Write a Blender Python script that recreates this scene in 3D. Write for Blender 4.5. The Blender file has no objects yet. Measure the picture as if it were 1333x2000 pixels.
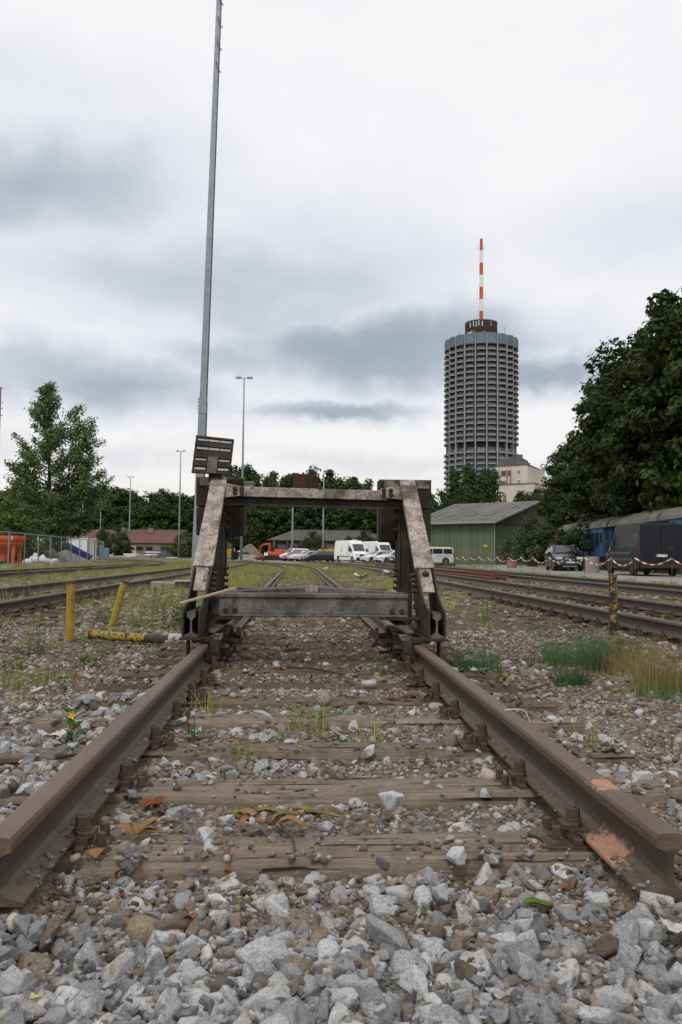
import bpy, bmesh, math, random
import numpy as np
from mathutils import Matrix, Vector, Euler

random.seed(7)
RNG = np.random.default_rng(11)
SC = bpy.context.scene
COL = SC.collection
R = math.radians
PI = math.pi

# ------------------------------------------------------------------ camera
F_PX, CX, CY = 1640.0, 666.5, 1000.0          # focal length and centre, in pixels of the 1333 x 2000 frame
YAW, PITCH, ROLL = R(2.86), R(2.99), 0.0100
CAM = Vector((-0.10, 0.0, 0.79))
fw = Vector((math.sin(YAW) * math.cos(PITCH), math.cos(YAW) * math.cos(PITCH), math.sin(PITCH)))
rt0 = Vector((math.cos(YAW), -math.sin(YAW), 0))
up0 = rt0.cross(fw)
rt = rt0 * math.cos(ROLL) + up0 * math.sin(ROLL)
up = up0 * math.cos(ROLL) - rt0 * math.sin(ROLL)
cam_data = bpy.data.cameras.new('camera')
cam_data.sensor_fit = 'VERTICAL'
cam_data.sensor_height = 22.2
cam_data.sensor_width = 14.8
cam_data.lens = F_PX / 2000 * 22.2
cam_data.clip_start = 0.05
cam_data.clip_end = 6000
cam_data.dof.use_dof = True
cam_data.dof.focus_distance = 3.4
cam_data.dof.aperture_fstop = 13.0
cam = bpy.data.objects.new('camera', cam_data)
cam.matrix_world = Matrix(((rt.x, up.x, -fw.x, CAM.x), (rt.y, up.y, -fw.y, CAM.y), (rt.z, up.z, -fw.z, CAM.z), (0, 0, 0, 1)))
COL.objects.link(cam)
SC.camera = cam


def ray(px, py):
    return fw * F_PX + rt * (px - CX) - up * (py - CY)


def at(px, py, Y):                     # point of the place at depth Y seen at that spot of the photograph
    d = ray(px, py)
    return CAM + d * ((Y - CAM.y) / d.y)


# ------------------------------------------------------------------ world: overcast sky with cloud layers
SUN_EL, SUN_AZ = R(52), R(200)         # high sun behind the cloud, behind and left of the camera
world = bpy.data.worlds.new('World')
SC.world = world
world.use_nodes = True
wt = world.node_tree
for n in list(wt.nodes):
    wt.nodes.remove(n)


def wn(t, **kw):
    n = wt.nodes.new(t)
    for k, v in kw.items():
        setattr(n, k, v)
    return n


def wmath(op, a, b=None, clamp=False):
    n = wn('ShaderNodeMath', operation=op, use_clamp=clamp)
    for i, v in enumerate((a, b)):
        if v is None:
            continue
        if isinstance(v, (int, float)):
            n.inputs[i].default_value = v
        else:
            wt.links.new(v, n.inputs[i])
    return n.outputs[0]


def wvec(op, a, b=None):
    n = wn('ShaderNodeVectorMath', operation=op)
    for i, v in enumerate((a, b)):
        if v is None:
            continue
        if isinstance(v, tuple):
            n.inputs[i].default_value = v
        else:
            wt.links.new(v, n.inputs[i])
    return n.outputs['Value'] if op in ('LENGTH', 'DOT_PRODUCT') else n.outputs[0]


sky = wn('ShaderNodeTexSky', sky_type='NISHITA')
sky.sun_disc = False
sky.sun_elevation = SUN_EL
sky.sun_rotation = SUN_AZ
sky.air_density = 1.0
sky.dust_density = 2.0
tc = wn('ShaderNodeTexCoord')
D = tc.outputs['Generated']
sep = wn('ShaderNodeSeparateXYZ')
wt.links.new(D, sep.inputs[0])
zz = wmath('ADD', wmath('MAXIMUM', sep.outputs[2], 0.0), 0.10)
comb = wn('ShaderNodeCombineXYZ')
wt.links.new(wmath('DIVIDE', sep.outputs[0], zz), comb.inputs[0])
wt.links.new(wmath('DIVIDE', sep.outputs[1], zz), comb.inputs[1])


def wnoise(vec, scale, detail=6, rough=.55, dist=.0):
    n = wn('ShaderNodeTexNoise')
    n.inputs['Scale'].default_value = scale
    n.inputs['Detail'].default_value = detail
    n.inputs['Roughness'].default_value = rough
    n.inputs['Distortion'].default_value = dist
    wt.links.new(vec, n.inputs['Vector'])
    return n


n_big = wnoise(comb.outputs[0], 0.55, 6, .5, .3)
n_mid = wnoise(comb.outputs[0], 1.7, 7, .55, .2)
warp = wnoise(D, 5.5, 7, .6)
wq = wvec('SUBTRACT', warp.outputs['Color'], (.5, .5, .5))
wsc = wn('ShaderNodeVectorMath', operation='SCALE')
wt.links.new(wq, wsc.inputs[0])
wsc.inputs['Scale'].default_value = .12
Dw = wvec('ADD', D, wsc.outputs[0])


def sky_dir(px, py):
    return tuple(ray(px, py).normalized())


# the cloud banks in view: (photo x, y, half width, half height, depth of grey)
BANKS = [(60, 350, 430, 150, .46), (-220, 250, 260, 130, .42), (430, 550, 640, 170, .34), (740, 680, 500, 115, .54), (1060, 712, 190, 62, .56), (470, 690, 260, 60, .40),
         (665, 802, 270, 36, .52), (140, 745, 430, 90, .44), (560, 450, 260, 46, .22), (1240, 470, 320, 100, .14), (1110, 905, 170, 34, .15), (760, 905, 300, 24, .16),
         (60, 130, 280, 90, .14), (200, 880, 320, 34, .15)]
dark = None
for (bx, by, bw, bh, amp) in BANKS:
    c = sky_dir(bx, by)
    v = wvec('SUBTRACT', Dw, c)
    v = wvec('MULTIPLY', v, (F_PX / bw, F_PX / bw, F_PX / bh))
    l = wvec('LENGTH', v)
    g = wn('ShaderNodeMapRange', interpolation_type='SMOOTHSTEP')
    wt.links.new(l, g.inputs['Value'])
    g.inputs['From Min'].default_value = 0.0
    g.inputs['From Max'].default_value = 1.3
    g.inputs['To Min'].default_value = amp
    g.inputs['To Max'].default_value = 0.0
    dark = g.outputs[0] if dark is None else wmath('MAXIMUM', dark, g.outputs[0])
tex = wmath('ADD', wmath('MULTIPLY', wmath('SUBTRACT', n_big.outputs['Fac'], .5), .42), wmath('MULTIPLY', wmath('SUBTRACT', n_mid.outputs['Fac'], .5), .34))
dk = wmath('ADD', wmath('MULTIPLY', dark, 1.0), wmath('ADD', tex, .02), clamp=True)
ramp = wn('ShaderNodeValToRGB')
wt.links.new(dk, ramp.inputs[0])
el = ramp.color_ramp.elements
el[0].position = 0.0
el[0].color = (0.95, 0.95, 0.965, 1)
el[1].position = 0.72
el[1].color = (0.30, 0.355, 0.43, 1)
e = el.new(0.25)
e.color = (0.76, 0.79, 0.85, 1)
e = el.new(0.48)
e.color = (0.43, 0.485, 0.56, 1)
SKY_STRENGTH = 0.10
cl = wn('ShaderNodeVectorMath', operation='SCALE')
warm = wn('ShaderNodeMapRange', interpolation_type='SMOOTHSTEP')      # the air is a little warmer low down
wt.links.new(sep.outputs[2], warm.inputs['Value'])
warm.inputs['From Min'].default_value = .02
warm.inputs['From Max'].default_value = .22
wm = wn('ShaderNodeMix', data_type='RGBA', blend_type='MULTIPLY')
wm.inputs['Factor'].default_value = 1.0
wmc = wn('ShaderNodeMix', data_type='RGBA')
wt.links.new(warm.outputs[0], wmc.inputs['Factor'])
wmc.inputs['A'].default_value = (1.0, .965, .915, 1)
wmc.inputs['B'].default_value = (1, 1, 1, 1)
wt.links.new(ramp.outputs[0], wm.inputs['A'])
wt.links.new(wmc.outputs['Result'], wm.inputs['B'])
wt.links.new(wm.outputs['Result'], cl.inputs[0])
cl.inputs['Scale'].default_value = 1.0 / SKY_STRENGTH
mx = wn('ShaderNodeMix', data_type='RGBA')
mx.inputs['Factor'].default_value = 0.96            # the cloud cover
wt.links.new(sky.outputs[0], mx.inputs['A'])
wt.links.new(cl.outputs[0], mx.inputs['B'])
bg = wn('ShaderNodeBackground')
bg.inputs['Strength'].default_value = SKY_STRENGTH
wt.links.new(mx.outputs['Result'], bg.inputs['Color'])
wo = wn('ShaderNodeOutputWorld')
wt.links.new(bg.outputs[0], wo.inputs['Surface'])

sun_d = bpy.data.lights.new('sun', 'SUN')
sun_d.energy = 1.35
sun_d.angle = R(13)
sun_d.color = (1.0, 0.95, 0.88)
sun = bpy.data.objects.new('sun', sun_d)
sun_dir = Vector((math.sin(SUN_AZ) * math.cos(SUN_EL), math.cos(SUN_AZ) * math.cos(SUN_EL), math.sin(SUN_EL)))
sun.rotation_euler = sun_dir.to_track_quat('Z', 'Y').to_euler()
COL.objects.link(sun)

vs = SC.view_settings
vs.view_transform = 'Standard'
vs.look = 'None'
vs.exposure = 0.0
vs.gamma = 1.0
vs.use_curve_mapping = False
SC.cycles.use_denoising = True
SC.cycles.max_bounces = 6
SC.cycles.transparent_max_bounces = 6

# ------------------------------------------------------------------ helpers
ORG = {}


def tag(o, label=None, cat=None, group=None, kind=None):
    for k, v in (('label', label), ('category', cat), ('group', group), ('kind', kind)):
        if v:
            o[k] = v
    return o


def thing(name, label, cat, loc=(0, 0, 0), rz=0, group=None, local=False):
    o = bpy.data.objects.new(name, None)
    o.empty_display_size = .2
    COL.objects.link(o)
    o.location = loc
    o.rotation_euler = (0, 0, rz)
    tag(o, label, cat, group)
    ORG[o.name] = Vector((0, 0, 0)) if (local or rz) else Vector(loc)
    return o


def link(name, me, parent=None):
    o = bpy.data.objects.new(name, me)
    COL.objects.link(o)
    if parent is not None:
        o.parent = parent
        ORG[o.name] = ORG.get(parent.name, Vector((0, 0, 0)))
    return o


def copy_tree(o, parent=None):
    c = o.copy()
    COL.objects.link(c)
    if parent is not None:
        c.parent = parent
    ORG[c.name] = ORG.get(o.name, Vector((0, 0, 0)))
    for ch in list(o.children):
        copy_tree(ch, c)
    return c


def frame(d, up=(0, 0, 1)):
    d = Vector(d).normalized()
    u = Vector(up)
    if abs(d.dot(u.normalized())) > .995:
        u = Vector((0, 1, 0)) if abs(d.y) < .9 else Vector((1, 0, 0))
    s = d.cross(u).normalized()
    return d, s, s.cross(d).normalized()


class MB:
    def __init__(s):
        s.v, s.f, s.m = [], [], []

    def add(s, vs, fs, mi=0):
        o = len(s.v)
        s.v += [tuple(v) for v in vs]
        s.f += [tuple(i + o for i in f) for f in fs]
        s.m += [mi] * len(fs)
        return s

    def box(s, c, sz, rot=None, mi=0):
        hx, hy, hz = sz[0] / 2, sz[1] / 2, sz[2] / 2
        P = [Vector((x, y, z)) for x in (-hx, hx) for y in (-hy, hy) for z in (-hz, hz)]
        if rot is not None:
            M = rot if isinstance(rot, Matrix) else Euler(rot).to_matrix()
            P = [M @ p for p in P]
        c = Vector(c)
        return s.add([p + c for p in P], [(0, 1, 3, 2), (4, 6, 7, 5), (0, 4, 5, 1), (2, 3, 7, 6), (0, 2, 6, 4), (1, 5, 7, 3)], mi)

    def b2(s, lo, hi, mi=0):
        return s.box([(a + b) / 2 for a, b in zip(lo, hi)], [abs(b - a) for a, b in zip(lo, hi)], None, mi)

    def bar(s, p0, p1, w, h, up=(0, 0, 1), mi=0, w1=None, h1=None):
        p0, p1 = Vector(p0), Vector(p1)
        d, sd, u = frame(p1 - p0, up)
        w1 = w if w1 is None else w1
        h1 = h if h1 is None else h1
        P = []
        for p, a, b in ((p0, w, h), (p1, w1, h1)):
            P += [p + sd * (i * a / 2) + u * (j * b / 2) for i, j in ((-1, -1), (1, -1), (1, 1), (-1, 1))]
        return s.add(P, [(3, 2, 1, 0), (4, 5, 6, 7), (0, 1, 5, 4), (1, 2, 6, 5), (2, 3, 7, 6), (3, 0, 4, 7)], mi)

    def cyl(s, p0, p1, r0, r1=None, n=10, cap=True, mi=0):
        r1 = r0 if r1 is None else r1
        p0, p1 = Vector(p0), Vector(p1)
        d, a, b = frame(p1 - p0)
        P = []
        for p, r in ((p0, r0), (p1, r1)):
            P += [p + a * (r * math.cos(2 * PI * i / n)) + b * (r * math.sin(2 * PI * i / n)) for i in range(n)]
        fs = [(i, (i + 1) % n, n + (i + 1) % n, n + i) for i in range(n)]
        if cap:
            fs += [tuple(range(n - 1, -1, -1)), tuple(range(n, 2 * n))]
        return s.add(P, fs, mi)

    def tube(s, pts, rad, n=6, mi=0):
        pts = [Vector(p) for p in pts]
        k = len(pts)
        rr = rad if isinstance(rad, (list, tuple)) else [rad] * k
        P = []
        for i, p in enumerate(pts):
            t = pts[min(i + 1, k - 1)] - pts[max(i - 1, 0)]
            d, a, b = frame(t)
            P += [p + a * (rr[i] * math.cos(2 * PI * j / n)) + b * (rr[i] * math.sin(2 * PI * j / n)) for j in range(n)]
        fs = [(i * n + j, i * n + (j + 1) % n, (i + 1) * n + (j + 1) % n, (i + 1) * n + j) for i in range(k - 1) for j in range(n)]
        fs += [tuple(range(n - 1, -1, -1)), tuple(range((k - 1) * n, k * n))]
        return s.add(P, fs, mi)

    def lathe(s, prof, c=(0, 0, 0), n=16, axis='Z', mi=0, cap=True):
        P = []
        for (r, z) in prof:
            for i in range(n):
                a = 2 * PI * i / n
                x, y = r * math.cos(a), r * math.sin(a)
                P.append(Vector((x, y, z)) if axis == 'Z' else Vector((z, x, y)) if axis == 'X' else Vector((x, z, y)))
        c = Vector(c)
        k = len(prof)
        fs = [(i * n + j, i * n + (j + 1) % n, (i + 1) * n + (j + 1) % n, (i + 1) * n + j) for i in range(k - 1) for j in range(n)]
        if cap:
            fs += [tuple(range(n - 1, -1, -1)), tuple(range((k - 1) * n, k * n))]
        return s.add([p + c for p in P], fs, mi)

    def sweep(s, prof, path, mi=0, zup=True):
        """prof: closed list of (across, height); path: list of points, swept level."""
        n = len(prof)
        k = len(path)
        P = []
        for i in range(k):
            t = Vector(path[min(i + 1, k - 1)]) - Vector(path[max(i - 1, 0)])
            t.z = 0
            t.normalize()
            sd = Vector((t.y, -t.x, 0))
            P += [Vector(path[i]) + sd * a + Vector((0, 0, b)) for a, b in prof]
        fs = [(i * n + j, (i + 1) * n + j, (i + 1) * n + (j + 1) % n, i * n + (j + 1) % n) for i in range(k - 1) for j in range(n)]
        fs += [tuple(range(n)), tuple(range(k * n - 1, (k - 1) * n - 1, -1))]
        return s.add(P, fs, mi)

    def plate(s, poly, thick, mi=0):
        """flat polygon in 3-D given a thickness along its normal"""
        P = [Vector(p) for p in poly]
        nrm = (P[1] - P[0]).cross(P[2] - P[1]).normalized() * (thick / 2)
        n = len(P)
        return s.add([p + nrm for p in P] + [p - nrm for p in P],
                     [tuple(range(n)), tuple(range(2 * n - 1, n - 1, -1))] + [(i, n + i, n + (i + 1) % n, (i + 1) % n) for i in range(n)], mi)

    def quad(s, a, b, c, d, mi=0):
        return s.add([a, b, c, d], [(0, 1, 2, 3)], mi)

    def mesh(s, name, mats, smooth=False, off=None):
        me = bpy.data.meshes.new(name)
        V = s.v
        if off is not None and off.length > 0:
            V = [(v[0] - off.x, v[1] - off.y, v[2] - off.z) for v in V]
        me.from_pydata([tuple(v) for v in V], [], s.f)
        for m in (mats if isinstance(mats, (list, tuple)) else [mats]):
            me.materials.append(m)
        if len(set(s.m)) > 1 or (s.m and s.m[0]):
            me.polygons.foreach_set('material_index', s.m)
        bm = bmesh.new()
        bm.from_mesh(me)
        bmesh.ops.recalc_face_normals(bm, faces=bm.faces)
        bm.to_mesh(me)
        bm.free()
        if smooth:
            me.polygons.foreach_set('use_smooth', [True] * len(me.polygons))
        me.update()
        return me

    def build(s, name, mats, parent=None, smooth=False, bevel=0, seg=2):
        off = ORG.get(parent.name) if parent is not None else None
        o = link(name, s.mesh(name, mats, smooth, off), parent)
        if bevel:
            md = o.modifiers.new('bevel', 'BEVEL')
            md.width = bevel
            md.segments = seg
            md.limit_method = 'ANGLE'
            md.angle_limit = R(40)
        return o


def np_mesh(name, V, Fq, mat, smooth=False, mats=None, mi=None):
    """fast mesh from numpy arrays; Fq (n,k)"""
    me = bpy.data.meshes.new(name)
    V = np.asarray(V, dtype=np.float32)
    Fq = np.asarray(Fq, dtype=np.int32)
    k = Fq.shape[1]
    me.vertices.add(len(V))
    me.vertices.foreach_set('co', V.ravel())
    me.loops.add(Fq.size)
    me.loops.foreach_set('vertex_index', Fq.ravel())
    me.polygons.add(len(Fq))
    me.polygons.foreach_set('loop_start', np.arange(0, Fq.size, k, dtype=np.int32))
    me.polygons.foreach_set('loop_total', np.full(len(Fq), k, dtype=np.int32))
    for m in (mats or [mat]):
        me.materials.append(m)
    if mi is not None:
        me.polygons.foreach_set('material_index', np.asarray(mi, dtype=np.int32))
    if smooth:
        me.polygons.foreach_set('use_smooth', np.ones(len(Fq), dtype=bool))
    me.update(calc_edges=True)
    me.validate()
    return me


def _hash(i, j, seed):
    n = (i * 374761393 + j * 668265263 + seed * 974634777) & 0xffffffff
    n = ((n ^ (n >> 13)) * 1274126177) & 0xffffffff
    return ((n ^ (n >> 16)) & 0xffff) / 65535.0


def vnoise(x, y, seed=0):
    x = np.asarray(x, dtype=np.float64)
    y = np.asarray(y, dtype=np.float64)
    i = np.floor(x).astype(np.int64)
    j = np.floor(y).astype(np.int64)
    fx, fy = x - i, y - j
    fx = fx * fx * (3 - 2 * fx)
    fy = fy * fy * (3 - 2 * fy)
    a = _hash(i, j, seed) * (1 - fx) + _hash(i + 1, j, seed) * fx
    b = _hash(i, j + 1, seed) * (1 - fx) + _hash(i + 1, j + 1, seed) * fx
    return a * (1 - fy) + b * fy


def fbm(x, y, seed=0, o=4):
    r, a, t = 0, .5, 0
    for k in range(o):
        r = r + a * vnoise(np.asarray(x) * 2 ** k, np.asarray(y) * 2 ** k, seed + k)
        t += a
        a *= .5
    return r / t


# ------------------------------------------------------------------ materials
class NT:
    def __init__(s, name):
        s.m = bpy.data.materials.new(name)
        s.m.use_nodes = True
        s.t = s.m.node_tree
        s.b = s.t.nodes['Principled BSDF']
        s.tc = s.n('ShaderNodeTexCoord')

    def n(s, t, **kw):
        x = s.t.nodes.new(t)
        for k, v in kw.items():
            setattr(x, k, v)
        return x

    def l(s, a, b):
        s.t.links.new(a, b)

    def set(s, sock, v):
        if isinstance(v, (int, float, tuple, list)):
            sock.default_value = (tuple(v) + (1,)) if isinstance(v, (tuple, list)) and len(v) == 3 and sock.type == 'RGBA' else v
        else:
            s.l(v, sock)

    def math(s, op, a, b=None, c=None, clamp=False):
        x = s.n('ShaderNodeMath', operation=op, use_clamp=clamp)
        for i, v in enumerate((a, b, c)):
            if v is not None:
                s.set(x.inputs[i], v)
        return x.outputs[0]

    def noise(s, scale, detail=5, rough=.55, vec=None, stretch=None, dist=0):
        vec = vec if vec is not None else s.tc.outputs['Object']
        if stretch:
            mp = s.n('ShaderNodeMapping')
            mp.inputs['Scale'].default_value = stretch
            s.l(vec, mp.inputs[0])
            vec = mp.outputs[0]
        x = s.n('ShaderNodeTexNoise')
        x.inputs['Scale'].default_value = scale
        x.inputs['Detail'].default_value = detail
        x.inputs['Roughness'].default_value = rough
        x.inputs['Distortion'].default_value = dist
        s.l(vec, x.inputs['Vector'])
        return x.outputs['Fac']

    def ramp(s, fac, a, b, ca=0, cb=1):
        x = s.n('ShaderNodeMapRange', interpolation_type='SMOOTHSTEP')
        s.l(fac, x.inputs['Value'])
        for k, v in (('From Min', a), ('From Max', b), ('To Min', ca), ('To Max', cb)):
            x.inputs[k].default_value = v
        return x.outputs[0]

    def mix(s, fac, a, b, blend='MIX'):
        x = s.n('ShaderNodeMix', data_type='RGBA', blend_type=blend)
        s.set(x.inputs['Factor'], fac)
        s.set(x.inputs['A'], a)
        s.set(x.inputs['B'], b)
        return x.outputs['Result']

    def rand(s):
        return s.n('ShaderNodeObjectInfo').outputs['Random']

    def bright(s, col, lo, hi, fac=None):
        """multiply colour by lo..hi by the per-object random"""
        f = s.ramp(fac if fac is not None else s.rand(), 0, 1, lo, hi)
        x = s.n('ShaderNodeVectorMath', operation='SCALE')
        s.set(x.inputs[0], col) if not isinstance(col, tuple) else setattr(x.inputs[0], 'default_value', col)
        s.l(f, x.inputs['Scale'])
        return x.outputs[0]

    def bump(s, h, strength=.5, dist=.01):
        x = s.n('ShaderNodeBump')
        x.inputs['Strength'].default_value = strength
        x.inputs['Distance'].default_value = dist
        s.l(h, x.inputs['Height'])
        s.l(x.outputs[0], s.b.inputs['Normal'])

    def done(s, col, rough=.8, metal=0, spec=.5):
        s.set(s.b.inputs['Base Color'], col)
        s.set(s.b.inputs['Roughness'], rough)
        s.b.inputs['Metallic'].default_value = metal
        s.b.inputs['Specular IOR Level'].default_value = spec
        return s.m


def mat(name, c1, c2=None, c3=None, s=4, s3=12, t3=.58, w3=.08, rough=.8, metal=0, bump=0, bs=40, bd=.01, rand=0, stretch=None, spec=.5):
    t = NT(name)
    col = c1
    if c2:
        col = t.mix(t.ramp(t.noise(s, 7, .6, stretch=stretch), .35, .65), c1, c2)
    if c3:
        col = t.mix(t.ramp(t.noise(s3, 7, .65, stretch=stretch), t3, t3 + w3), col, c3)
    if rand:
        if isinstance(col, tuple):
            col = t.mix(0.0, col, col)
        col = t.bright(col, 1 - rand, 1 + rand)
    if bump:
        t.bump(t.noise(bs, 6, .6, stretch=stretch), bump, bd)
    return t.done(col, rough, metal, spec)


def leaf_mat(name, a, b, c=None, sc=1.0, trans=.25, rand=.18):
    t = NT(name)
    col = t.mix(t.ramp(t.noise(sc, 4, .6), .35, .65), a, b)
    if c:
        col = t.mix(t.ramp(t.noise(sc * 4.3, 3, .6), .55, .75), col, c)
    isl = t.n('ShaderNodeNewGeometry').outputs['Random Per Island']
    col = t.bright(col, .6, 1.4, isl)
    if rand:
        col = t.bright(col, 1 - rand, 1 + rand)
    m = t.done(col, .75, 0, .15)
    tr = t.n('ShaderNodeBsdfTranslucent')
    t.l(col, tr.inputs[0])
    ms = t.n('ShaderNodeMixShader')
    ms.inputs[0].default_value = trans
    t.l(t.b.outputs[0], ms.inputs[1])
    t.l(tr.outputs[0], ms.inputs[2])
    t.l(ms.outputs[0], t.t.nodes['Material Output'].inputs[0])
    return m


M = {}
M['concrete'] = mat('concrete', (.30, .29, .27), (.20, .19, .175), s=6, bump=.3, bs=60, rough=.9, rand=.15)
M['conc_pale'] = mat('pale_concrete', (.50, .49, .46), (.36, .35, .33), s=3, rough=.9, rand=.2)
M['galv'] = mat('galvanised_steel', (.28, .31, .34), (.22, .245, .27), s=5, rough=.55, metal=.3, bump=.05)
M['galv_dark'] = mat('dark_steel', (.10, .105, .11), (.06, .06, .065), s=5, rough=.6, metal=.3)
M['black'] = mat('black_plastic', (.018, .018, .02), rough=.6)
M['rubber'] = mat('tyre_rubber', (.016, .016, .016), (.03, .028, .026), s=8, rough=.9)
M['rim'] = mat('wheel_rim', (.42, .43, .45), rough=.35, metal=.7)
M['rim_dark'] = mat('dark_wheel_rim', (.04, .04, .045), rough=.4, metal=.5)
M['glass'] = mat('dark_glass', (.025, .03, .035), rough=.06, spec=.9)
M['white_paint'] = mat('white_paint', (.80, .80, .80), rough=.3)
M['silver'] = mat('silver_paint', (.50, .51, .53), rough=.3, metal=.35)
M['pale_silver'] = mat('pale_silver_paint', (.66, .67, .68), rough=.3, metal=.2)
M['red_paint'] = mat('red_car_paint', (.30, .016, .02), rough=.3)
M['dark_paint'] = mat('anthracite_paint', (.022, .026, .034), rough=.25)
M['van_paint'] = mat('dark_blue_grey_paint', (.009, .011, .016), rough=.4, spec=.3)
M['black_paint'] = mat('black_car_paint', (.010, .011, .014), rough=.2)
M['lamp_glass'] = mat('headlamp_glass', (.55, .57, .6), rough=.12, spec=.8)
M['tail'] = mat('red_lamp_glass', (.13, .008, .008), rough=.2)
M['orange_lens'] = mat('orange_lens', (.5, .16, .03), rough=.3)
M['plate'] = mat('plate_white', (.78, .78, .76), rough=.4)
M['plate_blue'] = mat('plate_blue', (.02, .08, .35), rough=.4)
M['ink'] = mat('black_ink', (.01, .01, .01), rough=.6)
M['glass_sky'] = mat('sky_reflection_glass', (.10, .105, .115), (.07, .075, .085), s=1.2, rough=.08, spec=.9)  # sky reflection on the van windows put into a paler base colour

# ------------------------------------------------------------------ ground sheet
SLEEPER_Y = [2.36, 2.93, 3.53, 4.14, 4.71] + [5.30 + .60 * i for i in range(60)]
XT = 0.0                                            # centre line of the buffer track


def main_x(y):
    return XT - .003 * np.maximum(0, np.asarray(y, dtype=float) - 40) ** 2


def l1_x(y):
    return -4.6 + .0 * np.asarray(y, dtype=float)


def l2_x(y):
    return -9.9 - .005 * np.maximum(0, np.asarray(y, dtype=float) - 50) ** 2


def r1_x(y):
    return 4.40 - .0009 * np.maximum(0, np.asarray(y, dtype=float) - 35) ** 2


def r2_x(y):
    return 8.30 - .0007 * np.maximum(0, np.asarray(y, dtype=float) - 45) ** 2


def gz(x, y):
    x = np.asarray(x, dtype=float)
    y = np.asarray(y, dtype=float)
    z = -.075 + .05 * (fbm(x * .9, y * .9, 3, 3) - .5) * np.clip(1 - (y - 40) / 60, .0, 1)
    z = z + .022 * (fbm(x * 5, y * 5, 9, 3) - .5) * (y < 30)
    dx = np.abs(x - main_x(y))
    bed = np.clip((1.15 - dx) / .35, 0, 1) * np.clip((60 - y) / 10, 0, 1)
    zb = -.034 + .030 * (fbm(x * 3, y * 3, 21, 3) - .5) - .028 * np.clip((2.30 - y) / .05, 0, 1) + .02 * np.clip((1.7 - y) / .4, 0, 1)
    zb = zb + .012 * np.clip((y - 4.5) / 2, 0, 1)
    zb = zb + .060 * np.exp(-((dx - .75) / .10) ** 2) * np.clip((2.26 - y) / .05, 0, 1) * np.clip((y - 1.62) / .25, 0, 1)
    z = z * (1 - bed) + zb * bed
    # loose shoulders of ballast beside the near rails
    sh = np.clip(1 - np.abs(dx - 1.15) / .5, 0, 1) * np.clip((7 - y) / 3, 0, 1)
    z = z + sh * .03
    for fx in (l1_x, r1_x, r2_x, l2_x):
        d2 = np.abs(x - fx(y))
        b2 = np.clip((1.5 - d2) / .5, 0, 1) * np.clip((70 - y) / 20, 0, 1)
        z = z * (1 - b2) + (-.045 + .03 * (fbm(x * 2, y * 2, 31, 2) - .5)) * b2
    return z


def make_ground():
    xs = np.concatenate([-np.geomspace(3000, 8, 26)[:-1], np.linspace(-8, -2.6, 60)[:-1], np.linspace(-2.6, 2.8, 190), np.linspace(2.8, 9, 60)[1:], np.geomspace(9, 3000, 26)[1:]])
    ys = np.concatenate([[-60, -10, -2, .2], np.linspace(.8, 6, 210), np.linspace(6, 14, 120)[1:], np.linspace(14, 50, 90)[1:], np.geomspace(50, 4000, 34)[1:]])
    X, Y = np.meshgrid(xs, ys)
    Z = gz(X, Y)
    V = np.stack([X, Y, Z], -1).reshape(-1, 3)
    nx, ny = len(xs), len(ys)
    a = (np.arange(ny - 1)[:, None] * nx + np.arange(nx - 1)[None, :]).ravel()
    Fq = np.stack([a, a + 1, a + nx + 1, a + nx], -1)
    t = NT('ballast_ground')
    P = t.n('ShaderNodeNewGeometry').outputs['Position']
    sp = t.n('ShaderNodeSeparateXYZ')
    t.l(P, sp.inputs[0])
    y = sp.outputs[1]
    fine = t.noise(55, 8, .7, vec=P)
    mid = t.noise(6, 6, .6, vec=P)
    big = t.noise(.9, 5, .6, vec=P)
    vor = t.n('ShaderNodeTexVoronoi')
    vor.inputs['Scale'].default_value = 120
    t.l(P, vor.inputs['Vector'])
    vor2 = t.n('ShaderNodeTexVoronoi')
    vor2.inputs['Scale'].default_value = 26
    t.l(P, vor2.inputs['Vector'])
    sand = t.mix(t.ramp(mid, .35, .68), (.150, .108, .072), (.092, .067, .047))
    sand = t.mix(t.ramp(fine, .35, .7), sand, (.205, .160, .115))
    # grains of grit, each with its own tone
    grit = t.mix(t.ramp(vor.outputs['Color'], .2, .9), (.065, .052, .04), (.23, .20, .16))
    sand = t.mix(.45, sand, grit)
    dirt = t.mix(t.ramp(mid, .35, .65), (.070, .048, .032), (.108, .080, .056))
    dirt = t.mix(t.ramp(fine, .5, .8), dirt, (.15, .12, .092))
    gritf = t.mix(t.ramp(vor2.outputs['Color'], .3, .9), (.042, .032, .024), (.18, .15, .12))
    dirt = t.mix(.35, dirt, gritf)
    near = t.mix(t.ramp(t.math('ADD', y, t.math('MULTIPLY', t.math('SUBTRACT', big, .5), 4)), 3.4, 6.5), sand, dirt)
    grass = t.mix(t.ramp(mid, .3, .7), (.150, .145, .052), (.19, .155, .085))
    far = t.mix(t.ramp(t.math('ADD', big, t.math('MULTIPLY', t.math('SUBTRACT', fine, .5), .5)), .40, .56), dirt, grass)
    col = t.mix(t.ramp(y, 11, 20), near, far)
    t.bump(t.math('ADD', t.math('MULTIPLY', fine, .5), t.math('MULTIPLY', vor.outputs['Distance'], 1.0)), .6, .008)
    me = np_mesh('ground', V, Fq, t.done(col, .95, 0, .2), True)
    o = link('ground', me)
    o['kind'] = 'structure'
    return o


GROUND = make_ground()
# round trip so later builders can name heights as scalars
def gz1(x, y):
    return float(gz(x, y))


def sheet(name, poly, z, m, kind='structure', thick=None):
    b = MB()
    n = len(poly)
    lo = z - (thick or .3)
    b.add([(x, y, z) for x, y in poly] + [(x, y, lo) for x, y in poly],
          [tuple(range(n)), tuple(range(2 * n - 1, n - 1, -1))] + [(i, n + i, n + (i + 1) % n, (i + 1) % n) for i in range(n)])
    o = b.build(name, m)
    o['kind'] = kind
    return o


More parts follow.
